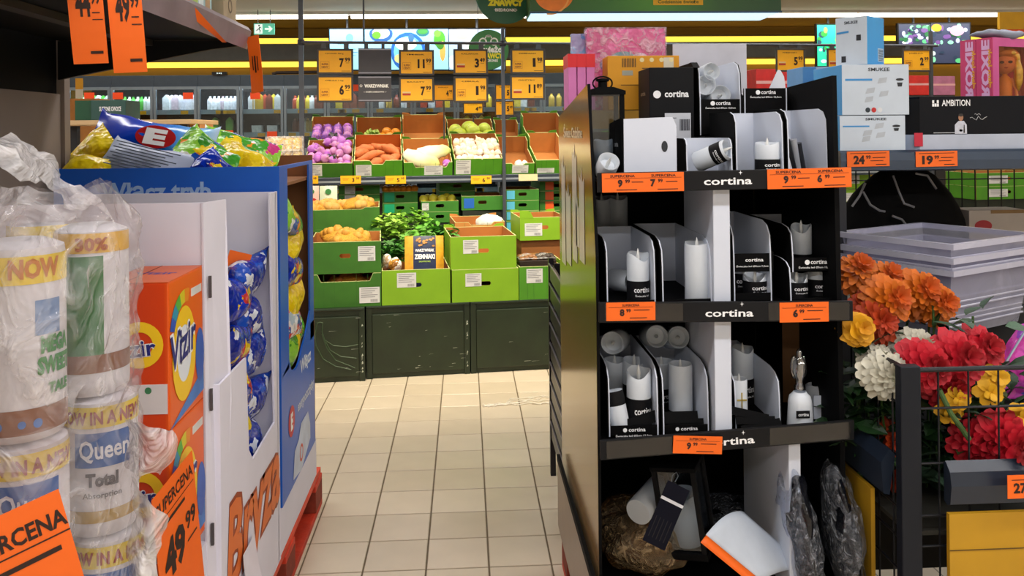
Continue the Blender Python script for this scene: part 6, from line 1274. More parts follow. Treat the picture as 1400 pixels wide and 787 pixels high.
yx = P(1295, 740, 1.88).x - BX0; MB().box(yx, BX1 - BX0 - .03, -.03, -.018, .1, zy).build('yellow_front', YELB, t); MB().box(yx, BX1 - BX0 - .03, -.0315, -.03, zy - .083, zy - .081).build('board_joint', M('#5a420a', .7), t)
MB().box(-.032, -.022, .12, BY1_ - BY0_ - .03, .15, zy).build('yellow_side', YELB, t)
MB().box(.0, BX1 - BX0 - .0, .0, BY1_ - BY0_, zy - .06, zy - .05).build('basket_floor', M('#1c1a10', .8), t); MB().box(.03, BX1 - BX0 - .03, BY1_ - BY0_ - .012, BY1_ - BY0_ - .004, .1, BZ - .02).build('dark_gap_board', M('#0e0f10', .7), t)  # dark board at the back is added, standing in for the dark gap there
zr0, zr1 = P(1345, 688, 1.87).z, P(1345, 637, 1.87).z
MB().prism([(-.03, zr0), (-.018, zr0 - .006), (-.005, zr0), (-.005, zr1), (-.012, zr1 + .008), (-.03, zr1 - .012), (-.036, (zr0 + zr1) / 2)], P(1299, 660, 1.87).x - BX0, BX1 - BX0, 'x').build('price_rail', NAVYR, t)
MB().prism([(-.035, P(1200, 650, 2.05).z), (-.02, P(1200, 652, 2.05).z), (-.006, P(1200, 600, 2.05).z), (-.02, P(1200, 592, 2.05).z), (-.04, P(1200, 610, 2.05).z)], .05, .34, 'y').build('side_rail', NAVYR, t)
xc, zb, w, h = fit(1378, 1432, 649, 681, 1.83); price_card('price_card', 'small orange price card reading 27 on the basket rail', (xc, 1.831, zb + h), (0, 0, 0), w, h, [('27', -.18, .25, .4, .34, .04), ('99', .12, .45, .2, .18, .03), ('_', 0, .78, .03, .8), ('_', .25, .3, .05, .3)])
# flowers
def bloom_mesh(r, n_l, n_p, hx, hx2, seed, flat=.5, wide=.5):
    mb = MB(); rr = random.Random(seed)
    for l in range(n_l):
        fr = 1 - l / n_l; el = (1 - fr) * 1.25 + .1 - flat * .3; m = max(5, int(n_p * (.55 + .45 * fr)))
        for k in range(m):
            a_ = 2 * math.pi * (k + .5 * (l % 2) + rr.uniform(-.15, .15)) / m; L = r * (.35 + .65 * fr) * rr.uniform(.85, 1.05); wd_ = L * wide * rr.uniform(.8, 1.1)
            R3 = Matrix.Rotation(a_, 4, 'Z') @ Matrix.Rotation(-el - rr.uniform(-.15, .15), 4, 'Y')
            for (i, j) in ((0, 1),):
                vs = []
                for q, (x, ww) in enumerate(((.05, .25), (.4, .85), (.75, 1.0), (1.0, .45))): vs += [(L * x, -wd_ * ww / 2, L * (.12 * x - .22 * x ** 3) + .02 * L), (L * x, 0, L * (.12 * x - .22 * x ** 3) - .03 * L), (L * x, wd_ * ww / 2, L * (.12 * x - .22 * x ** 3) + .02 * L)]
                fs = []
                for q in range(3): fs += [(3 * q, 3 * q + 1, 3 * q + 4, 3 * q + 3), (3 * q + 1, 3 * q + 2, 3 * q + 5, 3 * q + 4)]
                mb.add(vs, fs, 1 if l > n_l * .6 else 0, Matrix.Translation((0, 0, .012 * l * r / .06)) @ R3)
    return mb.mesh([M(hx, .6, var=.14, vs=30), M(hx2, .6, var=.14, vs=30)], smooth=180)
BM = {'orange': [bloom_mesh(.068, 6, 17, '#d06a08', '#c05004', s, wide=.42) for s in (1, 2)], 'rust': [bloom_mesh(.06, 5, 16, '#b83c08', '#a83004', 3, wide=.4)], 'yellow': [bloom_mesh(.05, 5, 9, '#e0a008', '#d08c04', 4, wide=.9)],
      'white': [bloom_mesh(.062, 7, 18, '#d4d0bc', '#c8c6a8', 5, wide=.45)], 'red': [bloom_mesh(.075, 6, 16, '#c00c24', '#a00818', s, wide=.5) for s in (6, 7)], 'small': [bloom_mesh(.03, 2, 6, '#e0a80c', '#c88004', 8, wide=.9)]}
LEAFM = M('#1d3c1a', .45, var=.3, vs=14); LEAF2 = M('#3f5a44', .55, var=.25, vs=14)
def leaf(mb, T_, L, W):
    vs = []
    for x, ww in ((0, .05), (.25, .8), (.55, 1), (.8, .6), (1, .05)): vs += [(L * x, -W * ww / 2, .1 * L * math.sin(x * 3)), (L * x, 0, .1 * L * math.sin(x * 3) - .04 * L), (L * x, W * ww / 2, .1 * L * math.sin(x * 3))]
    fs = []
    for q in range(4): fs += [(3 * q, 3 * q + 1, 3 * q + 4, 3 * q + 3), (3 * q + 1, 3 * q + 2, 3 * q + 5, 3 * q + 4)]
    mb.add(vs, fs, 0, T_)
fc = [0]
def flower(label, kind, px, py, Y, tilt=0, s=1.0, lean=(0, 0), nl=5):
    fc[0] += 1; rr = random.Random(fc[0]); c = P(px, py, Y); base = Vector((min(max(c.x + rr.uniform(-.05, .08), BX0 + .09), BX1 - .1), min(Y + rr.uniform(.02, .12), BY1_ - .06), zy - .045))
    t = thing('artificial_flower', label, 'flower', base, group='artificial flowers in the wire basket'); top = c - base
    b = link('blossom', random.choice(BM[kind]), t); b.location = top; b.rotation_euler = (RAD(62 + tilt), lean[0], RAD(lean[1])); b.scale = (s,) * 3
    mid = top * .5 + Vector((rr.uniform(-.02, .02), .03, .02)); MB().tube([(0, 0, 0), mid, top + Vector((0, .02, -.005))], .003, 6).build('stem', M('#3a5a20', .6), t)
    for k in range(nl):
        f_ = rr.uniform(.35, .92); p = top * f_ + Vector((0, .02, 0)); mb = MB()
        leaf(mb, Matrix.Translation(p) @ Euler((rr.uniform(-.4, .4), rr.uniform(-.5, .5), rr.uniform(0, 6.28))).to_matrix().to_4x4(), rr.uniform(.05, .085), rr.uniform(.025, .042)); mb.build('leaf', LEAFM if k % 3 else LEAF2, t)
    return t
FL_ = [('orange bloom at the outer left top of the basket', 'orange', 1166, 378, 2.22, -10, 1.0), ('orange bloom behind the largest orange one', 'orange', 1207, 388, 2.24, -8, .95), ('largest pale orange bloom facing the aisle', 'orange', 1211, 410, 2.12, 12, 1.05), ('orange bloom in front of the plastic tubs', 'orange', 1250, 402, 2.2, 6, 1.1), ('orange bloom drooping beside the plastic tubs', 'orange', 1276, 415, 2.18, 14, .95),
       ('rust orange bloom under the orange ones', 'rust', 1196, 440, 2.1, 14, 1.1), ('rust bloom near the yellow bloom', 'rust', 1180, 425, 2.16, 10, .9), ('yellow bloom at the left basket edge', 'yellow', 1171, 450, 2.06, 12, 1.0),
       ('white bloom behind the corner wires of the basket', 'white', 1207, 512, 2.02, 16, 1.05), ('white bloom deeper between the orange and red ones', 'white', 1246, 478, 2.12, 8, 1.0), ('small white bloom at the left of the basket corner', 'white', 1196, 492, 2.08, 10, .75),
       ('deep red bloom right of the basket corner post', 'red', 1258, 500, 2.0, 16, .95), ('deep red bloom under the plastic tubs', 'red', 1300, 492, 2.03, 10, 1.05), ('deep red bloom highest of the red ones', 'red', 1332, 480, 2.08, 6, .95), ('red bloom low in front, drooping over the price rail', 'red', 1372, 600, 1.96, 26, 1.0), ('dark red bloom low beside the drooping red one', 'red', 1328, 600, 2.02, 22, .85), ('deep red bloom behind the basket top wire', 'red', 1292, 528, 2.04, 20, .8),
       ('small yellow blossom above the drooping red bloom', 'small', 1353, 536, 1.98, 20, 1.3), ('small yellow blossom near the top wire', 'small', 1362, 515, 2.0, 15, 1.2), ('small yellow blossom beside the dark red bloom', 'small', 1310, 545, 1.97, 20, 1.1), ('small yellow blossom at the picture edge', 'small', 1396, 570, 1.97, 20, 1.3), ('rust bloom deep behind the side wires', 'rust', 1212, 600, 2.1, 20, .9), ('rust bloom lowest behind the side wires', 'rust', 1216, 650, 2.12, 30, .8), ('small yellow blossom low between the red blooms', 'small', 1298, 562, 2.0, 20, 1.2)]
for f_ in FL_: flower(f_[0], f_[1], *f_[2:5], tilt=f_[5], s=f_[6], nl=7)
# loose greenery filling the basket
rr = random.Random(3)
for q, (px, py, lb, m_) in enumerate(((1230, 560, 'dark leafy spray behind the corner post', LEAFM), (1285, 450, 'green leafy spray under the orange blooms', LEAFM), (1320, 560, 'dark leafy spray behind the top wires', LEAFM), (1380, 540, 'dark leafy spray at the picture edge', LEAFM), (1290, 620, 'grey-green leafy spray low behind the wires', LEAF2), (1225, 640, 'grey-green leafy spray behind the side wires', LEAF2), (1300, 660, 'pale grey-green leafy spray lowest in the basket', LEAF2), (1340, 465, 'grey-green leaf spray between red blooms and tubs', LEAF2), (1182, 545, 'dark leafy spray at the side wires under the white blooms', LEAFM), (1195, 585, 'dark leafy spray low behind the side rail', LEAFM), (1178, 500, 'dark leafy spray under the yellow bloom', LEAFM), (1255, 590, 'dark leafy spray low behind the corner post', LEAFM), (1280, 520, 'dark leafy spray between the red blooms and corner post', LEAFM), (1345, 640, 'dark leafy spray behind the price rail', LEAFM))):
    c = P(px, py, 2.1); z_ = max(c.z, zy); t = thing('leaf_spray', lb, 'greenery', (min(c.x, BX1 - .15), 2.12, zy - .045), group='greenery in the wire basket'); hh = c.z - zy + .1
    MB().tube([(0, 0, 0), (0, .01, max(.05, hh))], .003, 6).build('stem', M('#3a5a20', .6), t)
    for k in range(26):
        mb = MB(); leaf(mb, Matrix.Translation((rr.uniform(-.06, .06), rr.uniform(-.07, .05), max(.03, hh) * rr.uniform(.3, 1.05))) @ Euler((rr.uniform(-.6, .6), rr.uniform(-.7, .5), rr.uniform(0, 6.28))).to_matrix().to_4x4(), rr.uniform(.05, .09), rr.uniform(.025, .05)); mb.build('leaf', m_, t)
# green cut stem across the wires
c = P(1300, 560, 1.93); o = MB().tube([P(1284, 532, 1.93), P(1300, 565, 1.93), P(1325, 600, 1.94)], .006, 8).build('cut_stem', M('#4a6a38', .6)); tag(o, 'thick green cut stem leaning behind the basket wires', 'stem')
# glossy purple pack at the picture edge
t = thing('purple_pack', 'glossy purple and pink pack standing at the picture edge behind the flowers', 'pack', P(1412, 540, 2.06)); MB().prism([(-.09, 0), (.08, 0), (.08, .21), (.0, .19), (-.035, .145), (-.085, .06)], 0, .03, 'y').build('pack', PATCH('purple_print', ['#b83aa8', '#9a48c0', '#d050b0', '#5a58c0', '#c83aa0'], 22), t, bevel=.004); MB().bar((-.085, -.003, .06), (.0, -.003, .19), .004, .004).build('silver_edge', M('#b8c4e0', .2, .5), t)
t.location.z = zy - .045 + .0; t.location.y = 2.16; t.children[0].scale = (1, 1, 1)
t.location = P(1405, 545, 2.16); o = MB().box(-.09, .08, 0, .2, 0, P(1405, 545, 2.16).z - zy + .04).build('riser_box', M('#14161a', .6), loc=(t.location.x, 2.15, zy - .048)); tag(o, 'dark riser box under the purple pack', 'box')
# ---------------------------------------------------------------- rack behind
RY = 2.62; zsf = P(1275, 206, RY).z; zsb = P(1275, 231, RY).z; RX0 = P(1146, 220, RY).x; RX1 = 2.95
t = thing('wire_rack', 'dark grey rack with a steel shelf and wire mesh back behind the flower basket', 'rack', (RX0, RY, 0))
MB().box(0, RX1 - RX0, 0, .55, zsf - .02, zsf).build('shelf', M('#3a4352', .4, .2), t); MB().prism([(-.016, zsb), (-.004, zsb - .004), (0, zsb), (0, zsf), (-.006, zsf + .004), (-.018, zsf - .004), (-.02, (zsb + zsf) / 2)], 0, RX1 - RX0, 'x').build('price_rail', M('#3d4a5c', .3, .2), t)
for x_ in (0.0, RX1 - RX0 - .03): MB().box(x_, x_ + .03, .5, .54, 0, zsf - .021).build('upright', DKSTEEL, t); MB().box(x_, x_ + .025, 0, .03, 0, zsf - .021).build('front_leg', DKSTEEL, t)
for i in range(1, 28): MB().cyl((i * .052, .545, .9), (i * .052, .545, zsf - .02), .0028, n=6).build('mesh_wire', WIRE, t)
for z_ in (.95, 1.1, 1.25): MB().cyl((0, .55, z_), (RX1 - RX0, .55, z_), .0028, n=6).build('cross_wire', WIRE, t)
zt = P(1305, 466, 2.3).z
MB().box(.0, RX1 - RX0, .02 - .0, .5, zt - .02, zt - .002).build('lower_shelf', DKSTEEL, t)
for k, (x0, x1, a, b, lb) in enumerate(((1158, 1216, '24', '99', 'orange price card reading 24.99 below the mug boxes'), (1252, 1309, '19', '99', 'orange price card with 19.99 below the black gift box'))):
    xc, zb, w, h = fit(x0, x1, 206.5, 227.5, RY - .022); price_card('price_card', lb, (xc, RY - .022, zb + h), (0, RAD(-.6), 0), w, h, [(a, -.22, .2, .5, .26, .05), (b, .0, .5, .22, .11, .03), ('_', .25, .55, .05, .3), ('_', .2, .35, .04, .3), ('_', 0, .85, .03, .85), ('_', .3, .1, .05, .25)], 'orange price cards on the rack')
# white mug boxes
SMW = M('#c8d4e0', .45, var=.04); SMB = M('#3a9ee0', .4, var=.03)
def mugbox(label, x0, x1, y0, y1, z=None, rz=0, d=.22):
    xc, zb, w, h = fit(x0, x1, y0, y1, RY + .01)
    if z is None: z = zb
    t = thing('mug_box', label, 'box', (xc, RY + .01, z), (0, 0, rz), 'white and blue mug set boxes'); b = MB(); b.box(-w / 2, w / 2, 0, d, 0, h); b.m = [0, 0, 0, 1, 1, 1]; b.build('body', [SMW, SMB], t, bevel=.002)
    prints(t, [('SMUKEE', w * .05, h * .87, h * .065, w * .32, .02)], M('#3a4048', .6, var=0), at=(0, -.001, 0)); MB().box(-w * .45, -w * .05, -.001, 0, h * .68, h * .72).build('blue_strip', M('#3a90d0', .5, var=0), t)
    for q, (u, v, s_) in enumerate(((.1, .62, 1), (-.08, .42, 1), (.12, .36, 1), (-.1, .25, .9))): g = MB(); fn = MAP('-y', (0, -.0008, 0)); poly(g, fn, [(u * w - .016 * s_, v * h), (u * w + .012 * s_, v * h + .004), (u * w + .016 * s_, v * h + .02), (u * w - .01 * s_, v * h + .017)]); g.build('cup_print', M('#b4bcc4', .5, var=.1), t)
    g = MB(); ring(g, MAP('-y', (0, -.0009, 0)), w * .36, h * .7, .013, 0, 16, ry=.004); poly(g, MAP('-y', (0, -.0009, 0)), [(w * .33, h * .56), (w * .39, h * .56), (w * .4, h * .64), (w * .32, h * .64)]); g.build('mug_print', M('#22262c', .5, var=0), t)
    if h > .12:
        for q, c_ in enumerate(('#22303a', '#c02a2a', '#d8dce0')): g = MB(); ring(g, MAP('-y', (0, -.0009, 0)), w * (-.12 + .09 * q), h * .1, .008, 0, 14); g.build('round_icon', M(c_, .5, var=0), t)
    return t, w, h
_, w1, h1_ = mugbox('white mug set box at the bottom of the stack on the rack', 1148, 1238, 158, 206, zsf + .002)
_, w2, h2_ = mugbox('white mug set box in the middle of the stack on the rack', 1151, 1243, 89, 158, zsf + .004 + h1_)
t = thing('mug_box', 'mug set box turned to show its blue side, on top of the stack', 'box', P(1186, 88, RY + .02) , (0, 0, RAD(40)), 'white and blue mug set boxes'); t.location.z = zsf + .006 + h1_ + h2_; hT = P(1186, 21, RY + .02).z - t.location.z
wa, wb = .105, .125
b = MB(); b.box(0, wb, 0, wa, 0, hT); b.m = [0, 0, 1, 0, 0, 2]; b.build('body', [M('#5ab0e4', .4), SMB, SMW], t, bevel=.002)
prints(t, [('SMUKEE', -wa * .5, hT * .86, .009, .045, .02)], M('#3a4048', .6, var=0), face='-x', at=(-.001, 0, 0)); g = MB(); poly(g, MAP('-x', (-.001, 0, 0)), [(-.1, hT * .66), (-.06, hT * .68), (-.06, hT * .72), (-.1, hT * .7)]); g.build('blue_strip', M('#3a90d0', .5, var=0), t)
s_ = MB().box(.075, .115, -.0015, -.0003, .012, .055).build('barcode_label', M('#b8d4e8', .5), t); g = MB()
for q in range(9): g.box(.078, .112, -.0022, -.0016, .015 + .0042 * q, .017 + .0042 * q)
g.build('barcode', M('#22405a', .6, var=0), s_)
g = MB(); poly(g, MAP('-x', (-.001, 0, 0)), [(-.035, hT * .5), (-.02, hT * .5), (-.02, hT * .62), (-.035, hT * .62)]); poly(g, MAP('-x', (-.001, 0, 0)), [(-.085, .01), (-.07, .01), (-.07, .03), (-.085, .03)]); g.build('mug_print', M('#22262c', .5, var=0), t)
xc, zb, w, h = fit(1098, 1149, 92, 200, 2.95); t = thing('blue_box', 'pale blue box with a white band behind the mug boxes', 'box', (xc, 2.95, zsf + .002)); h = zb + h - zsf; MB().box(-w / 2, w / 2, 0, .15, 0, h).build('body', M('#5a98d0', .45), t, bevel=.002); MB().box(-.02, .02, -.001, 0, h * .5, h).build('white_band', M('#b8c8d8', .5), t); t.location.x = max(t.location.x, RX0 + w / 2)
# black gift box
xc, zb, w, h = fit(1257, 1480, 131, 204, RY + .01); t = thing('gift_box', 'black cookware gift box with white lettering and a chef picture on the rack', 'box', (xc, RY + .01, zsf + .002)); hw = h * .29
MB().box(-w / 2, w / 2, 0, .2, hw, h).build('black_body', M('#0a0c12', .65, var=.05, spec=.2), t, bevel=.002); MB().box(-w / 2, w / 2, .001, .2, 0, hw).build('white_base', M('#b4bccc', .5), t, bevel=.002)
MB().prism([(-w / 2 - .038, .03), (-w / 2, .001), (-w / 2, .2), (-w / 2 - .038, .2)], hw, h * .96, 'z').build('black_end', M('#07080c', .65, spec=.2), t); MB().prism([(-w / 2 - .038, .03), (-w / 2, .002), (-w / 2, .2), (-w / 2 - .038, .2)], 0, hw, 'z').build('white_end', M('#98a4b8', .5), t)
prints(t, [('AMBITION', -w / 2 + .12, h * .82, .0195, .093, .015)], PWHITE, at=(0, -.001, 0)); g = MB(); fn = MAP('-y', (0, -.001, 0))
for (u, v) in ((0, 0), (.0075, 0), (.015, 0), (0, .0105), (.0075, .0105), (.015, .0105)):
    if (u, v) != (.0075, .0105): poly(g, fn, [(-w / 2 + .042 + u, h * .81 + v), (-w / 2 + .0485 + u, h * .81 + v), (-w / 2 + .0485 + u, h * .81 + v + .0095), (-w / 2 + .042 + u, h * .81 + v + .0095)])
g.build('logo_mark', PWHITE, t)
cx_ = P(1316, 170, RY).x - xc; fig = MB(); poly(fig, fn, [(cx_ - .02, hw + .001), (cx_ + .02, hw + .001), (cx_ + .019, hw + .03), (cx_ + .01, hw + .042), (cx_ - .008, hw + .042), (cx_ - .02, hw + .03)]); fig.build('white_jacket', M('#c8ccd8', .5, var=.1, vs=80), t)
fig = MB(); ring(fig, fn, cx_, hw + .053, .008, 0, 14, ry=.011); ring(fig, fn, cx_, hw + .012, .006, 0, 10, ry=.004); fig.build('face_and_hands', M('#a87858', .6, var=0), t); fig = MB(); ring(fig, MAP('-y', (0, -.0014, 0)), cx_, hw + .061, .008, 0, 12, ry=.005); poly(fig, MAP('-y', (0, -.0014, 0)), [(cx_ + .008, hw + .004), (cx_ + .013, hw + .004), (cx_ + .012, hw + .03), (cx_ + .009, hw + .03)]); fig.build('dark_details', M('#2a2420', .6, var=0), t)
sg = MB(); sg.tube([(cx_ + .03 + .007 * q, -.001, hw + .05 + .006 * math.sin(q * 1.9) + .002 * math.cos(q * 3.1)) for q in range(9)], .0007, 4); sg.tube([(cx_ + .045 + .004 * q, -.001, hw + .063 + .003 * math.sin(q * 2.2)) for q in range(6)], .0006, 4); sg.build('signature', PWHITE, t); prints(t, [('_', cx_ - .055, hw + .004, .0018, .07)], GREYW, at=(0, -.001, 0), name='fine_print')
MB().box(-w / 2 - .018, -w / 2 + .01, -.0016, -.0004, .012, .055).build('red_sticker', M('#c01c38', .5, var=0), t)
# doll boxes
PK = M('#c8406e', .3, var=.06); PK2 = M('#d860a0', .3, var=.05); HR_ = M('#c8942e', .5, var=.2, vs=60); SKN = M('#d8a060', .5, var=.05)
for q in (0, 1):
    t = thing('doll_box', ['pink doll box with a window showing a blonde doll', 'pink doll box behind the windowed one, only its lettered spine showing'][q], 'doll box', (P(1357, 130, 2.86).x + .028 * 0, 2.86, zsf + .003), (0, 0, RAD(20)), 'pink doll boxes'); hD = P(1357, 52, 2.86).z - zsf; tw, ww_ = .062, .23
    t.location = Vector(t.location) + Matrix.Rotation(RAD(20), 3, 'Z') @ Vector((0, (tw + .002) * q, 0))
    f = MB(); f.box(0, ww_, .004, tw, 0, .012); f.box(0, ww_, .004, tw, hD - .006, hD); f.box(0, .004, .0, tw, .0, hD - .006); f.box(ww_ - .004, ww_, 0, tw, 0, hD - .006); f.box(.004, ww_ - .004, tw - .004, tw, .012, hD - .006); f.build('box_shell', PK, t)
    f = MB(); f.box(.004, .034, 0, .003, .0, hD); f.box(ww_ - .034, ww_ - .004, 0, .003, 0, hD); f.box(.034, ww_ - .034, 0, .003, hD - .03, hD); f.box(.034, ww_ - .034, 0, .003, 0, .04); f.build('window_frame', PK2, t)
    fs = lambda u, v: Vector((-.001, tw / 2 - v, u)); prints(t, [('ROXIE', hD * .72, -.02, .028, .2, .05)], M('#d8a8d0', .4, var=0), fn=lambda u, v: Vector((-.001, tw / 2 - .002 - v - .01, u))); prints(t, [('glam look', hD * .72, -.028, .014, .14, .03)], M('#e0a020', .4, var=0), fn=lambda u, v: Vector((-.0012, tw / 2 - .033 - v - .012, u)), name='second_lettering')
    if q == 0:
        MB().box(.034, ww_ - .034, .0012, .002, .04, hD - .03).build('window', GLASS('doll_window', '#ffe8e0', .86), t)
        dl = thing('fashion_doll', 'blonde doll in a yellow dress inside the windowed pink box', 'doll', Vector(t.location) + Matrix.Rotation(RAD(20), 3, 'Z') @ Vector((ww_ * .48, .036, .015)), (0, 0, RAD(-24))); hz = hD - .1
        MB().lathe([(.001, 0), (.032, 0), (.03, .04), (.022, .1), (.024, hz - .07), (.016, hz - .05), (.009, hz - .045), (.008, hz - .03), (.001, hz - .03)], 16).build('body', M('#e0a820', .4, var=.15), dl, smooth=True)
        hd = MB().ball((0, 0, hz), 1, 18, 14, sq=(.034, .03, .04)); hd.build('head', SKN, dl, smooth=180); e_2 = MB()
        for sx in (-1, 1): ring(e_2, MAP('-y', (0, -.0305, 0)), sx * .013, hz + .002, .0075, 0, 12, ry=.005)
        e_2.build('eye_makeup', M('#3a2014', .5, var=0), dl); m2 = MB(); ring(m2, MAP('-y', (0, -.0295, 0)), 0, hz - .018, .006, 0, 10, ry=.0025); m2.build('lips', M('#a04030', .5, var=0), dl); MB().ball((0, -.0305, hz - .007), .003, 8, 6).build('nose', SKN, dl)
        hh_ = MB().ball((0, .008, hz + .012), 1, 20, 14, sq=(.052, .034, .05)); hh_.v = [v if not (v[1] < -.012 and v[2] < hz + .022) else (v[0], max(v[1], -.008), v[2]) for v in hh_.v]; hh_.wob(.004, 40, 2)
        for sx in (-1, 1): hh_.tube([(sx * .034, 0, hz + .01), (sx * .042, -.004, hz - .03), (sx * .04, -.006, hz - .07), (sx * .038, -.004, hz - .1)], [.014, .015, .014, .006], 8)
        hh_.ball((-.022, -.01, hz + .05), .02, 10, 8); hh_.ball((0, -.02, hz + .034), 1, 14, 8, sq=(.034, .014, .012)); hh_.build('hair', HR_, dl, smooth=180)
        for sx in (-1, 1): MB().tube([(sx * .018, 0, hz - .055), (sx * .034, -.004, hz - .09), (sx * .036, -.01, hz - .13), (sx * .034, -.014, hz - .145)], [.007, .006, .005, .006], 8).build('arm', SKN, dl, smooth=180)
t = thing('grey_bundle', 'crumpled grey cloth bundle lying on the doll boxes', 'cloth', (P(1372, 48, 2.9).x, 2.93, zsf + hD + .018)); MB().ball((0, 0, 0), 1, 20, 10, sq=(.1, .05, .018)).wob(.012, 22, 3).build('cloth', M('#8a90a0', .6, var=.1), t, smooth=180)
# plastic tubs
TUB = FILM('tub_plastic', '#dcdce8', clear=.7, bs=6, bump=.05, rough=.2, white=.08); RIM = FILM('tub_rim', '#e4e4f0', clear=.42, bs=6, bump=.05, rough=.2, white=.1)
TBm = thing('dummy', '', '', (0, 0, 0)); bpy.data.objects.remove(TBm)
cN = P(1302, 466, 2.3)
def tub(label, dz, s=1.0, hh=.27):
    t = thing('plastic_tub', label, 'tub', (cN.x, 2.3, zt + dz), (0, 0, RAD(28)), 'nested clear plastic tubs'); Lx, Ly = .42, .36; i_ = .03
    # outer corner at origin; walls slope outwards to the rim
    bot = [(i_, i_), (Lx - i_, i_), (Lx - i_, Ly - i_), (i_, Ly - i_)]; top = [(0, 0), (Lx, 0), (Lx, Ly), (0, Ly)]
    for k in range(4):
        a, b = bot[k], bot[(k + 1) % 4]; c, d = top[(k + 1) % 4], top[k]; MB().add([(a[0], a[1], 0), (b[0], b[1], 0), (c[0], c[1], hh), (d[0], d[1], hh)], [(0, 1, 2, 3)]).build('wall', TUB, t)
    MB().add([(p[0], p[1], .001) for p in bot], [(0, 1, 2, 3)]).build('bottom', TUB, t)
    r_ = MB(); e = .016
    for (x0, x1, y0, y1) in ((-e, Lx + e, -e, 0), (-e, Lx + e, Ly, Ly + e), (-e, 0, 0, Ly), (Lx, Lx + e, 0, Ly)): r_.box(x0, x1, y0, y1, hh - .016, hh)
    r_.build('rim', RIM, t)
    for z_ in (.03, .085, .2): rb = MB(); f_ = z_ / hh; o_ = i_ * (1 - f_) - .004; rb.tube([(o_, o_, z_), (Lx - o_, o_, z_), (Lx - o_, Ly - o_, z_), (o_, Ly - o_, z_)], .003, 5, closed=True); rb.build('rib', RIM, t)
    return t
hT_ = P(1300, 333, 2.3).z - zt
tub('clear plastic tub, innermost and topmost of the nested stack', .03, hh=hT_ - .03); tub('clear plastic tub, middle of the nested stack', .0155, hh=hT_ - .055); tub('clear plastic tub, outermost and lowest of the nested stack', .001, hh=hT_ - .075)
for o in [o for o in bpy.data.objects if o.name.startswith('plastic_tub')]:
    if 'innermost' in o['label']: o.location.z += 0
sq = MB(); f0 = lambda u, v: P(1345 + u, 430 + v, 2.27)
# black bag with white piping, white carton
t = thing('black_backpack', 'black backpack with white piping hanging behind the plastic tubs', 'bag', (P(1240, 300, 2.95).x, 2.98, zt)); zb_ = 0; hb_ = zsb - zt - .02
bm_ = MB().ball((0, 0, hb_ * .5), 1, 26, 16, sq=(.25, .1, hb_ * .55)); bm_.v = [(v[0] * (1.15 - .35 * v[2] / hb_), v[1], v[2]) for v in bm_.v]; bm_.wob(.015, 9, 2).build('bag_body', M('#030304', .8, var=.1, spec=.2), t, smooth=180)
PIP = M('#8f9094', .5, var=0)
for pts in ([(1180, 262), (1190, 280), (1203, 288), (1210, 289)], [(1221, 240), (1229, 262), (1236, 278), (1250, 283)], [(1252, 237), (1268, 240), (1280, 258)], [(1220, 295), (1233, 300), (1241, 310)], [(1165, 282), (1175, 268), (1183, 250)]):
    MB().tube([P(a, b_, 2.86) - Vector(t.location) for a, b_ in pts], .004, 6).build('piping', PIP, t)
MB().tube([P(1185 + 16 * math.cos(q * .4), 352 + 13 * math.sin(q * .4), 2.8) - Vector(t.location) for q in range(16)], .006, 6, closed=True).build('loop_handle', M('#a8aab0', .5, var=0), t)
t, w, h = carton('appliance_box', 'white carton with a red oval behind the plastic tubs', 1325, 1405, 287, 330, 2.93, .12, '#b8aca0', z=zt + .0); g = MB(); ring(g, MAP('-y', (0, -.001, 0)), -w * .26, h - .055, .032, 0, 22, ry=.02); g.build('red_oval', M('#a81c28', .5, var=0), t); MB().box(-w * .5 + .08, w / 2 + .0, -.0012, 0, h - .012, h).build('brown_edge', M('#8a6a40', .7), t)
# ================================================================ back of the shop
FY = 10.6; zft = P(300, 118, FY).z; zfh = P(300, 108, FY).z
FRG = M('#39434e', .4, .3); SHG = M('#5a6670', .4, .2)
edges = [92, 152, 210, 270, 328, 388, 447, 506, 565, 624, 683, 742, 801]
ex = [P(e, 150, FY).x for e in edges]; dw = ex[2] - ex[1]
fill = {0: ['#f0f4f0', '#58c048', '#f8f8f0', '#8ad060', '#e8f0e0'], 1: ['#f8f4f8', '#ffffff', '#f0f0f8', '#f0f0f0', '#e8d0d8'], 2: ['#c8a030', '#e0e0dc', '#c85030', '#e8c838', '#7a3a28'], 3: ['#d0a8a0', '#f0e8e8', '#b0c0d8', '#e0d0c8']}
FP = {}
def prod(kind, hx):
    k = (kind, hx)
    if k in FP: return FP[k]
    mb = MB()
    if kind == 'bottle': mb.lathe([(.001, 0), (.034, 0), (.036, .01), (.036, .11), (.03, .135), (.014, .15), (.014, .17), (.001, .17)], 10)
    elif kind == 'carton': mb.prism([(-.04, 0), (.04, 0), (.04, .15), (.0, .19), (-.04, .15)], -.035, .035, 'y')
    else: mb.prism([(-.055, 0), (.055, 0), (.06, .09), (-.06, .09)], -.05, .05, 'y')
    FP[k] = mb.mesh(M(hx, .4, var=.12, vs=30), smooth=True); return FP[k]
rr = random.Random(11)
zsh = [P(300, 151.5, FY + .25).z, P(300, 182.5, FY + .25).z, P(300, 214, FY + .25).z]
ordn = ['first', 'second', 'third', 'fourth', 'fifth', 'sixth', 'seventh', 'eighth', 'ninth', 'tenth', 'eleventh', 'twelfth']
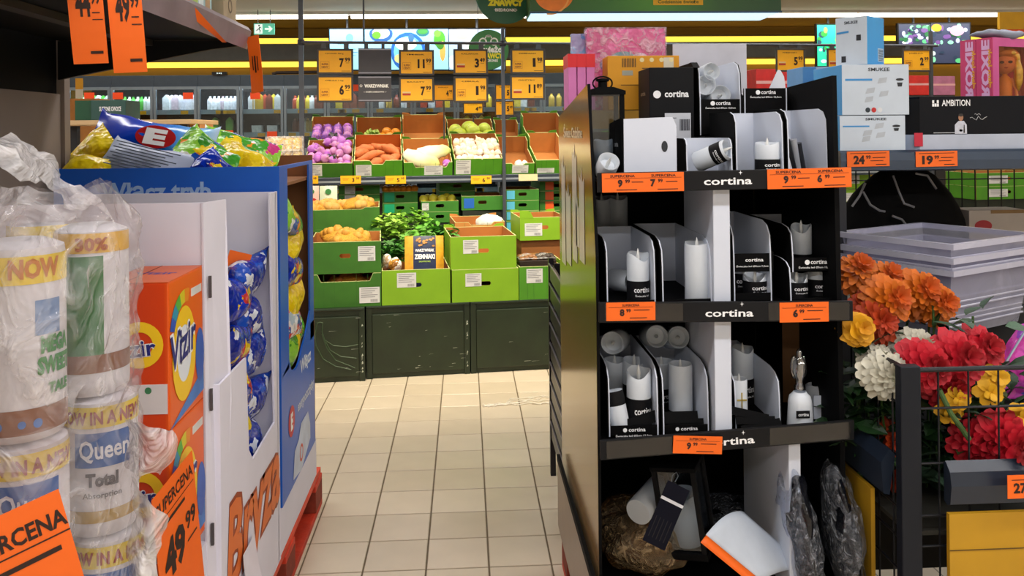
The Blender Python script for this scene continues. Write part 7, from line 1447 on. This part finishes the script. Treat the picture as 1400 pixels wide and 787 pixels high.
for k in range(12):
    x0, x1 = ex[k], ex[k] + dw if k else ex[1]
    x1 = ex[k + 1]; w = x1 - x0
    t = thing('chilled_cabinet', f'{ordn[k]} glass-door chilled cabinet from the left along the back wall', 'fridge', ((x0 + x1) / 2, FY, 0), group='chilled cabinets along the back wall'); a = w / 2
    MB().box(-a, a, .02, .7, zft, zfh + .05).build('hood', FRG, t, bevel=.004); MB().box(-a, a, .68, .7, .1, zft).build('back_panel', M('#2a3038', .6), t); MB().box(-a, a, .0, .7, 0, .18).build('plinth', FRG, t)
    d = thing('door', '', '', (0, 0, 0)); d.parent = t; del d['label']; del d['category']
    f = MB(); f.box(-a + .004, -a + .035, -.02, .015, .2, zft); f.box(a - .035, a - .004, -.02, .015, .2, zft); f.box(-a + .035, a - .035, -.02, .015, zft - .035, zft); f.box(-a + .035, a - .035, -.02, .015, .2, .24); f.build('door_frame', M('#78838c', .35, .4), d)
    MB().box(-a + .035, a - .035, -.006, -.002, .24, zft - .035).build('pane', GLASS('fridge_glass', '#dfe8ea', .93), d)
    MB().box(a - .06, a - .045, -.05, -.03, .8, 1.3).build('handle', STEEL, d)
    for i, z_ in enumerate(zsh + [.75]):
        s_ = MB().box(-a, a, .06, .66, z_ - .02, z_).build('shelf', SHG, t); MB().box(-a, a, .05, .06, z_ - .045, z_ + .012).build('price_strip', M('#a9b8c4', .4), s_)
        for q in range(rr.randint(1, 3)): MB().box(-.045, .045, .046, .05, z_ - .042, z_ + .0).build('price_label', AMBER, s_, loc=(rr.uniform(-a + .08, a - .08), 0, 0))
    lt = MB().box(-a + .04, a - .04, .06, .1, zft - .03, zft - .01).build('light_tube', EM('#eef4ff', 30), t)
    vis = k < 6
    for i, z_ in enumerate(zsh):
        n = 7 if vis else 4; 
        if i == 1 and k in (3, 4): n = 2
        kd = ['bottle', 'carton', 'tub'][(k + i) % 3] if i != 2 else 'tub'; pal = fill[(k + i) % 4]
        if i == 0: kd = 'bottle' if k % 2 else 'carton'; pal = fill[0] if k < 2 else fill[1] if k in (2, 3) else fill[2]
        for q in range(n):
            o = link(kd if kd != 'carton' else 'drink_carton', prod(kd, rr.choice(pal)), None); o.location = ((x0 + x1) / 2 - a + .08 + (w - .16) * (q + .5) / n, FY + .16 + rr.uniform(0, .03), z_ + .001); o.rotation_euler = (0, 0, rr.uniform(-.2, .2)); o.scale = (1.05,) * 3
            tag(o, f'small {"bottle" if kd == "bottle" else "drink carton" if kd == "carton" else "tub"} on the {["upper", "middle", "lower"][i]} shelf of the {ordn[k]} chilled cabinet', 'bottle' if kd == 'bottle' else 'carton' if kd == 'carton' else 'tub', f'products on the {["upper", "middle", "lower"][i]} shelf of the {ordn[k]} chilled cabinet')
for k, (px, py, lb) in enumerate(((122, 131, 'red-orange sale card on the first chilled cabinet'), (161, 131, 'red-orange sale card on the second chilled cabinet'), (257, 131, 'red-orange sale card on the third chilled cabinet'), (312, 186, 'orange sale card low on the fourth chilled cabinet'), (349, 131, 'red-orange sale card on the fifth chilled cabinet'), (372, 184, 'red-orange sale card low on the fifth chilled cabinet'), (488, 120, 'red-orange sale card beside the dark boards'))):
    c = P(px, py, FY - .03); o = MB().box(-.06, .06, 0, .002, -.04, .04 if k != 3 else .07).build('sale_card', M('#f04a10', .5, var=0), loc=c); tag(o, lb, 'sale card', 'sale cards on the chilled cabinets')
c = P(300, 105, FY); t = thing('cabinet_display', 'small dark temperature display on top of the chilled cabinets', 'display', (c.x, FY - .01, zfh + .052)); MB().box(-.09, .09, 0, .04, 0, .035).build('housing', CHAR, t); prints(t, [('3 4 2', 0, .01, .016, .06, .02)], EM('#d8f0f0', 1.2), at=(0, -.001, 0))
c = P(404, 100, FY); t = thing('dark_bundle', 'long dark bundle lying on top of the chilled cabinets', 'bundle', (c.x, FY + .1, zfh + .07)); MB().tube([(-.3, 0, -.01), (-.25, 0, .01), (0, 0, .012), (.3, 0, .015)], .02, 8).build('roll', M('#2a1a10', .7), t); MB().tube([(-.28, 0, .0), (-.3, -.01, -.01)], .02, 8).build('end', M('#2a1a10', .7), t)
t = thing('amber_card', 'amber card with white lower half beside the shelf upright', 'card', P(107, 122, 9.5)); MB().box(-.03, .05, 0, .004, 0, .12).build('amber_half', M('#e0a018', .5), t); MB().box(-.03, .05, 0, .004, -.1, 0).build('white_half', M('#d8d0c0', .5), t)
o = MB().box(-.2, .2, 0, .3, 0, P(107, 122, 9.5).z - .1).build('carton_stack', KRAFT, loc=(P(107, 122, 9.5).x, 9.52, 0)); tag(o, 'brown carton stack far behind the shelf upright', 'box')
# exit sign
xc, zb, w, h = fit(347, 375, 32, 47, 9.7); t = thing('exit_sign', 'green emergency exit sign with a running figure and arrow', 'sign', (xc, 9.7, zb)); MB().box(-w / 2, w / 2, 0, .03, 0, h).build('panel', EM('#5ab89a', .75), t); W2 = EM('#e8f4ee', .9)
MB().box(-w * .46, -w * .08, -.002, 0, h * .08, h * .92).build('door_symbol', W2, t); g = MB(); fn = MAP('-y', (0, -.003, 0)); poly(g, fn, [(w * .04, h * .42), (w * .26, h * .42), (w * .2, h * .24), (w * .28, h * .24), (w * .42, h * .5), (w * .28, h * .76), (w * .2, h * .76), (w * .26, h * .58), (w * .04, h * .58)]); g.build('arrow', W2, t)
g = MB(); ring(g, fn, -w * .24, h * .8, h * .08, 0, 10)
for pts in ([(-.3, .45), (-.22, .7), (-.17, .66), (-.24, .42)], [(-.28, .45), (-.36, .3), (-.4, .32), (-.3, .52)], [(-.27, .46), (-.2, .32), (-.24, .15), (-.2, .15), (-.15, .34), (-.23, .5)], [(-.22, .68), (-.14, .55), (-.12, .58), (-.2, .72)]): poly(g, fn, [(u * w, v * h) for u, v in pts])
g.build('running_figure', M('#1a6a50', .5, var=0), t)
t2 = thing('sign_hanger', 'thin rods hanging the exit sign from the ceiling', 'rod', (xc, 9.71, zb + h)); MB().cyl((-w * .3, 0, 0), (-w * .3, 0, ZC - zb - h), .004, n=6).build('rod', STEEL, t2); MB().cyl((w * .3, 0, 0), (w * .3, 0, ZC - zb - h), .004, n=6).build('rod', STEEL, t2)
# menu screens
def screen(label, x0, x1, y0, y1, Y, base='#8fd4f4', s=.95):
    xc, zb, w, h = fit(x0, x1, y0, y1, Y); t = thing('menu_screen', label, 'screen', (xc, Y, zb), group='lit menu screens'); MB().box(-w / 2 - .015, w / 2 + .015, .002, .05, -.015, h + .015).build('housing', CHAR, t); MB().box(-w / 2, w / 2, 0, .002, 0, h).build('lit_panel', EM(base, s), t)
    MB().cyl((0, .03, h + .01), (0, .03, ZC - zb), .015, n=8).build('ceiling_mount', STEEL, t); return t, w, h, x0, x1, y0, y1, Y
def blob(S_, px, py, rx, ry, hx, lay, n=18, nm='food_picture', s=.8, r0=0):
    t, w, h, x0, x1, y0, y1, Y = S_; u = (px - (x0 + x1) / 2) / (x1 - x0) * w; v = (y1 - py) / (y1 - y0) * h; k = w / (x1 - x0)
    g = MB(); fn = MAP('-y', (0, -.001 - .0012 * lay, 0)); rx_, ry_ = rx * k, ry * k; pts = []
    for q in range(n): an = 2 * math.pi * q / n; pts.append((max(-w / 2, min(w / 2, u + rx_ * math.cos(an))), max(0, min(h, v + ry_ * math.sin(an)))))
    poly(g, fn, pts); g.build(nm, EM(hx, s), t)
A_ = screen('left lit menu screen with pale menu text and a plate', 451, 498, 40, 95, 10.1); prints(A_[0], [('Menu', -.05, A_[2] * .62, .03, .1), ('_', 0, A_[2] * .5, .006, .2), ('_', 0, A_[2] * .42, .006, .25), ('_', 0, A_[2] * .34, .006, .2)], M('#4a7a9a', .5, var=0), at=(0, -.002, 0), name='menu_text'); blob(A_, 478, 52, 5, 6, '#6ab0d8', 1)
B_ = screen('middle lit menu screen with blue plates of food', 499, 613, 40, 95, 10.1)
blob(B_, 521, 46, 16, 12, '#2a5a9a', 1); blob(B_, 521, 45, 12, 8, '#c8dcd0', 2); blob(B_, 515, 48, 6, 5, '#5a9a30', 3); blob(B_, 524, 43, 5, 4, '#f0f0e0', 3); blob(B_, 558, 71, 24, 27, '#2060b0', 1); blob(B_, 558, 71, 20, 22, '#6ab4e0', 2); blob(B_, 555, 60, 15, 9, '#e8f0e8', 3); blob(B_, 562, 52, 4, 6, '#3a6a9a', 4); blob(B_, 560, 80, 14, 9, '#d8e8d0', 3); blob(B_, 545, 80, 6, 6, '#c8c080', 4); blob(B_, 578, 44, 9, 6, '#2a6a78', 1); blob(B_, 578, 43, 7, 4, '#3a8a40', 2); blob(B_, 601, 54, 8, 12, '#4a9a30', 1); blob(B_, 605, 70, 4, 14, '#c8a050', 2); blob(B_, 598, 46, 5, 5, '#6ac040', 2); blob(B_, 602, 62, 5, 6, '#3a7a28', 3)
C_ = screen('right lit menu screen behind the round sign', 614, 690, 40, 95, 10.1, '#a0c4e4', .85); blob(C_, 632, 46, 14, 8, '#c0b0a0', 1); blob(C_, 632, 43, 11, 4, '#e8ece8', 2); blob(C_, 640, 62, 8, 9, '#e8f0f4', 1); blob(C_, 622, 85, 12, 10, '#c8d8e0', 1)
D_ = screen('narrow green lit screen beside the mug boxes', 1117.5, 1150, 34, 90, 10.1, '#2ad0a0', .8)
rr = random.Random(5)
for q in range(16): blob(D_, rr.uniform(1118, 1146), rr.uniform(36, 88), rr.uniform(2, 5), rr.uniform(2, 5), rr.choice(['#c0f0e8', '#30a040', '#2a4a60', '#a0e060', '#60d0e0', '#205040']), 1 + q % 5, 9)
for (x0, x1, y0, y1, lb) in ((1229, 1272, 33, 62, 'dark lit screen with salad pictures above the 2.99 sign'), (1273, 1326, 32, 86, 'dark lit screen with vegetables and a golden bowl')):
    E_ = screen(lb, x0, x1, y0, y1, 10.1, '#38405a', .5)
    for q in range(34): blob(E_, rr.uniform(x0 + 2, x1 - 2), rr.uniform(y0 + 2, y1 - 2), rr.uniform(2, 5), rr.uniform(1.5, 4), rr.choice(['#5ac080', '#3a7a50', '#88e0b0', '#2a3a50', '#a8b0d8', '#6a4a88', '#2a6a40', '#d0e8e0']), 1 + q % 6, 9, s=.6)
    if x0 == 1273: blob(E_, 1280, 38, 7, 5, '#e0a020', 8); blob(E_, 1308, 42, 10, 7, '#c090b0', 8)
# hanging round sign in front of the right screen
c = P(668, 68, 8.2); t = thing('round_sign', 'smaller round green sign with a fruit logo hanging before the menu screen', 'sign', c); R_ = 27.5 * 8.2 / FL
MB().cyl((0, .01, 0), (0, -.004, 0), R_, n=40).build('disc', M('#2f7a3c', .45), t, smooth=True); MB().cyl((-.1, .003, R_ * .8), (-.1, .003, ZC - c.z), .003, n=6).build('hanging_wire', STEEL, t)
prints(t, [('Świeżo', R_ * .1, -R_ * .12, R_ * .28, R_ * 1.15, .05), ('BIEDRONKI', R_ * .1, -R_ * .6, R_ * .12, R_ * .7, .03)], PWHITE, at=(0, -.006, 0)); prints(t, [('ZNAWCY', R_ * .1, -R_ * .42, R_ * .24, R_ * 1.2, .06)], M('#e8d828', .5, var=0), at=(0, -.006, 0), name='yellow_lettering')
g = MB(); fn = MAP('-y', (0, -.006, 0)); ring(g, fn, -R_ * .28, R_ * .4, R_ * .2, R_ * .13, 18); ring(g, fn, R_ * .28, R_ * .4, R_ * .2, R_ * .13, 18); ring(g, fn, 0, R_ * .68, R_ * .14, 0, 10, ry=R_ * .06); ring(g, fn, 0, R_ * .52, R_ * .2, R_ * .15, 14, a0=0, a1=180); g.build('fruit_logo', PWHITE, t)
# green banner light box
n0 = P(725, 18.5, 6.0); n1 = P(1068, 18, 6.0); f0_ = P(716, 29.5, 6.43)
t = thing('banner_box', 'green hanging banner box with fruit picture and a lit underside', 'sign', (n0.x, 6.0, n0.z)); Wn = n1.x - n0.x
MB().box(0, Wn, 0, .43, .012, .48).build('green_panel', RAMP('banner_green', 'X', [(0, '#2a5a2a'), (Wn * .3, '#3f7f3a'), (Wn * .5, '#58a040'), (Wn * .75, '#3f6e42'), (Wn, '#2f5a3a')], .45), t)
MB().box(.01, Wn - .01, .01, .42, 0, .011).build('lit_underside', EM('#bfe4fa', 1.25), t); MB().box(-.005, Wn + .005, -.005, 0, .0, .014).build('edge_trim', M('#2f5878', .4), t)
g = MB(); ring(g, MAP('-y', (0, -.002, 0)), .17, .14, .14, 0, 36, ry=.125); g.build('orange_fruit', M('#f08418', .4, var=.08), t); g = MB(); ring(g, MAP('-y', (0, -.003, 0)), .14, .13, .14, .128, 30, a0=-100, a1=20); g.build('orange_rim', M('#f8b050', .4, var=0), t)
xq = P(893, 3, 6).x - n0.x; xw = P(961, 3, 6).x - n0.x; MB().box(xq, xw, -.004, -.001, P(925, 7, 6).z - n0.z, .2).build('yellow_plate', M('#f0b818', .45), t); prints(t, [('Codziennie świeże', (xq + xw) / 2, P(925, 4.5, 6).z - n0.z, .022, (xw - xq) * .82, .02)], M('#3a5a1a', .5, var=0), at=(0, -.005, 0))
for x_ in (.2, Wn - .2): MB().cyl((x_, .2, .48), (x_, .2, ZC - n0.z), .005, n=6).build('hanging_rod', STEEL, t)
# red and pink crates piled behind the display top, yellow carton at the picture edge
for k, (x0, x1, y0, y1, hx, lb) in enumerate(((1034, 1106, 94, 135, '#c01c1c', 'red crate on the stand showing behind the pointed card flap'), (1243, 1275, 103, 130, '#c82018', 'red crate showing above the black gift box'), (1276, 1306, 104, 130, '#b06a88', 'pinkish fruit punnet showing beside the doll boxes'))):
    xc, zb, w, h = fit(x0, x1, y0, y1, LYU + .95, S); t = thing('fruit_crate', lb, 'crate', sl(xc, LYU + .95, zb), (0, 0, SR)); MB().box(-w / 2, w / 2, 0, .25, 0, h).build('body', M(hx, .5, var=.15), t, bevel=.006); MB().box(-w / 2, w / 2, -.002, 0, h * .5, h * .6).build('print_band', M('#d8a0a0', .5), t)
    o = MB().box(-w / 2, w / 2, 0, .24, 0, zb - .002).build('crate_riser', M('#2a2420', .7), loc=sl(xc, LYU + .955, 0), rot=(0, 0, SR)); tag(o, ['dark riser under the red crate behind the card flap', 'dark riser under the red crate above the gift box', 'dark riser under the pinkish punnet'][k], 'box')
t = thing('yellow_banner', 'yellow and orange hanging sign at the picture edge', 'sign', P(1395, 38, 6.2)); MB().box(-.16, .25, 0, .03, -.01, .12).build('yellow_panel', M('#d8a408', .5), t); MB().box(-.12, .25, -.002, 0, -.06, -.012).build('orange_panel', M('#e0500c', .5), t); MB().cyl((.05, .01, .12), (.05, .01, ZC - t.location.z), .004, n=6).build('rod', STEEL, t)
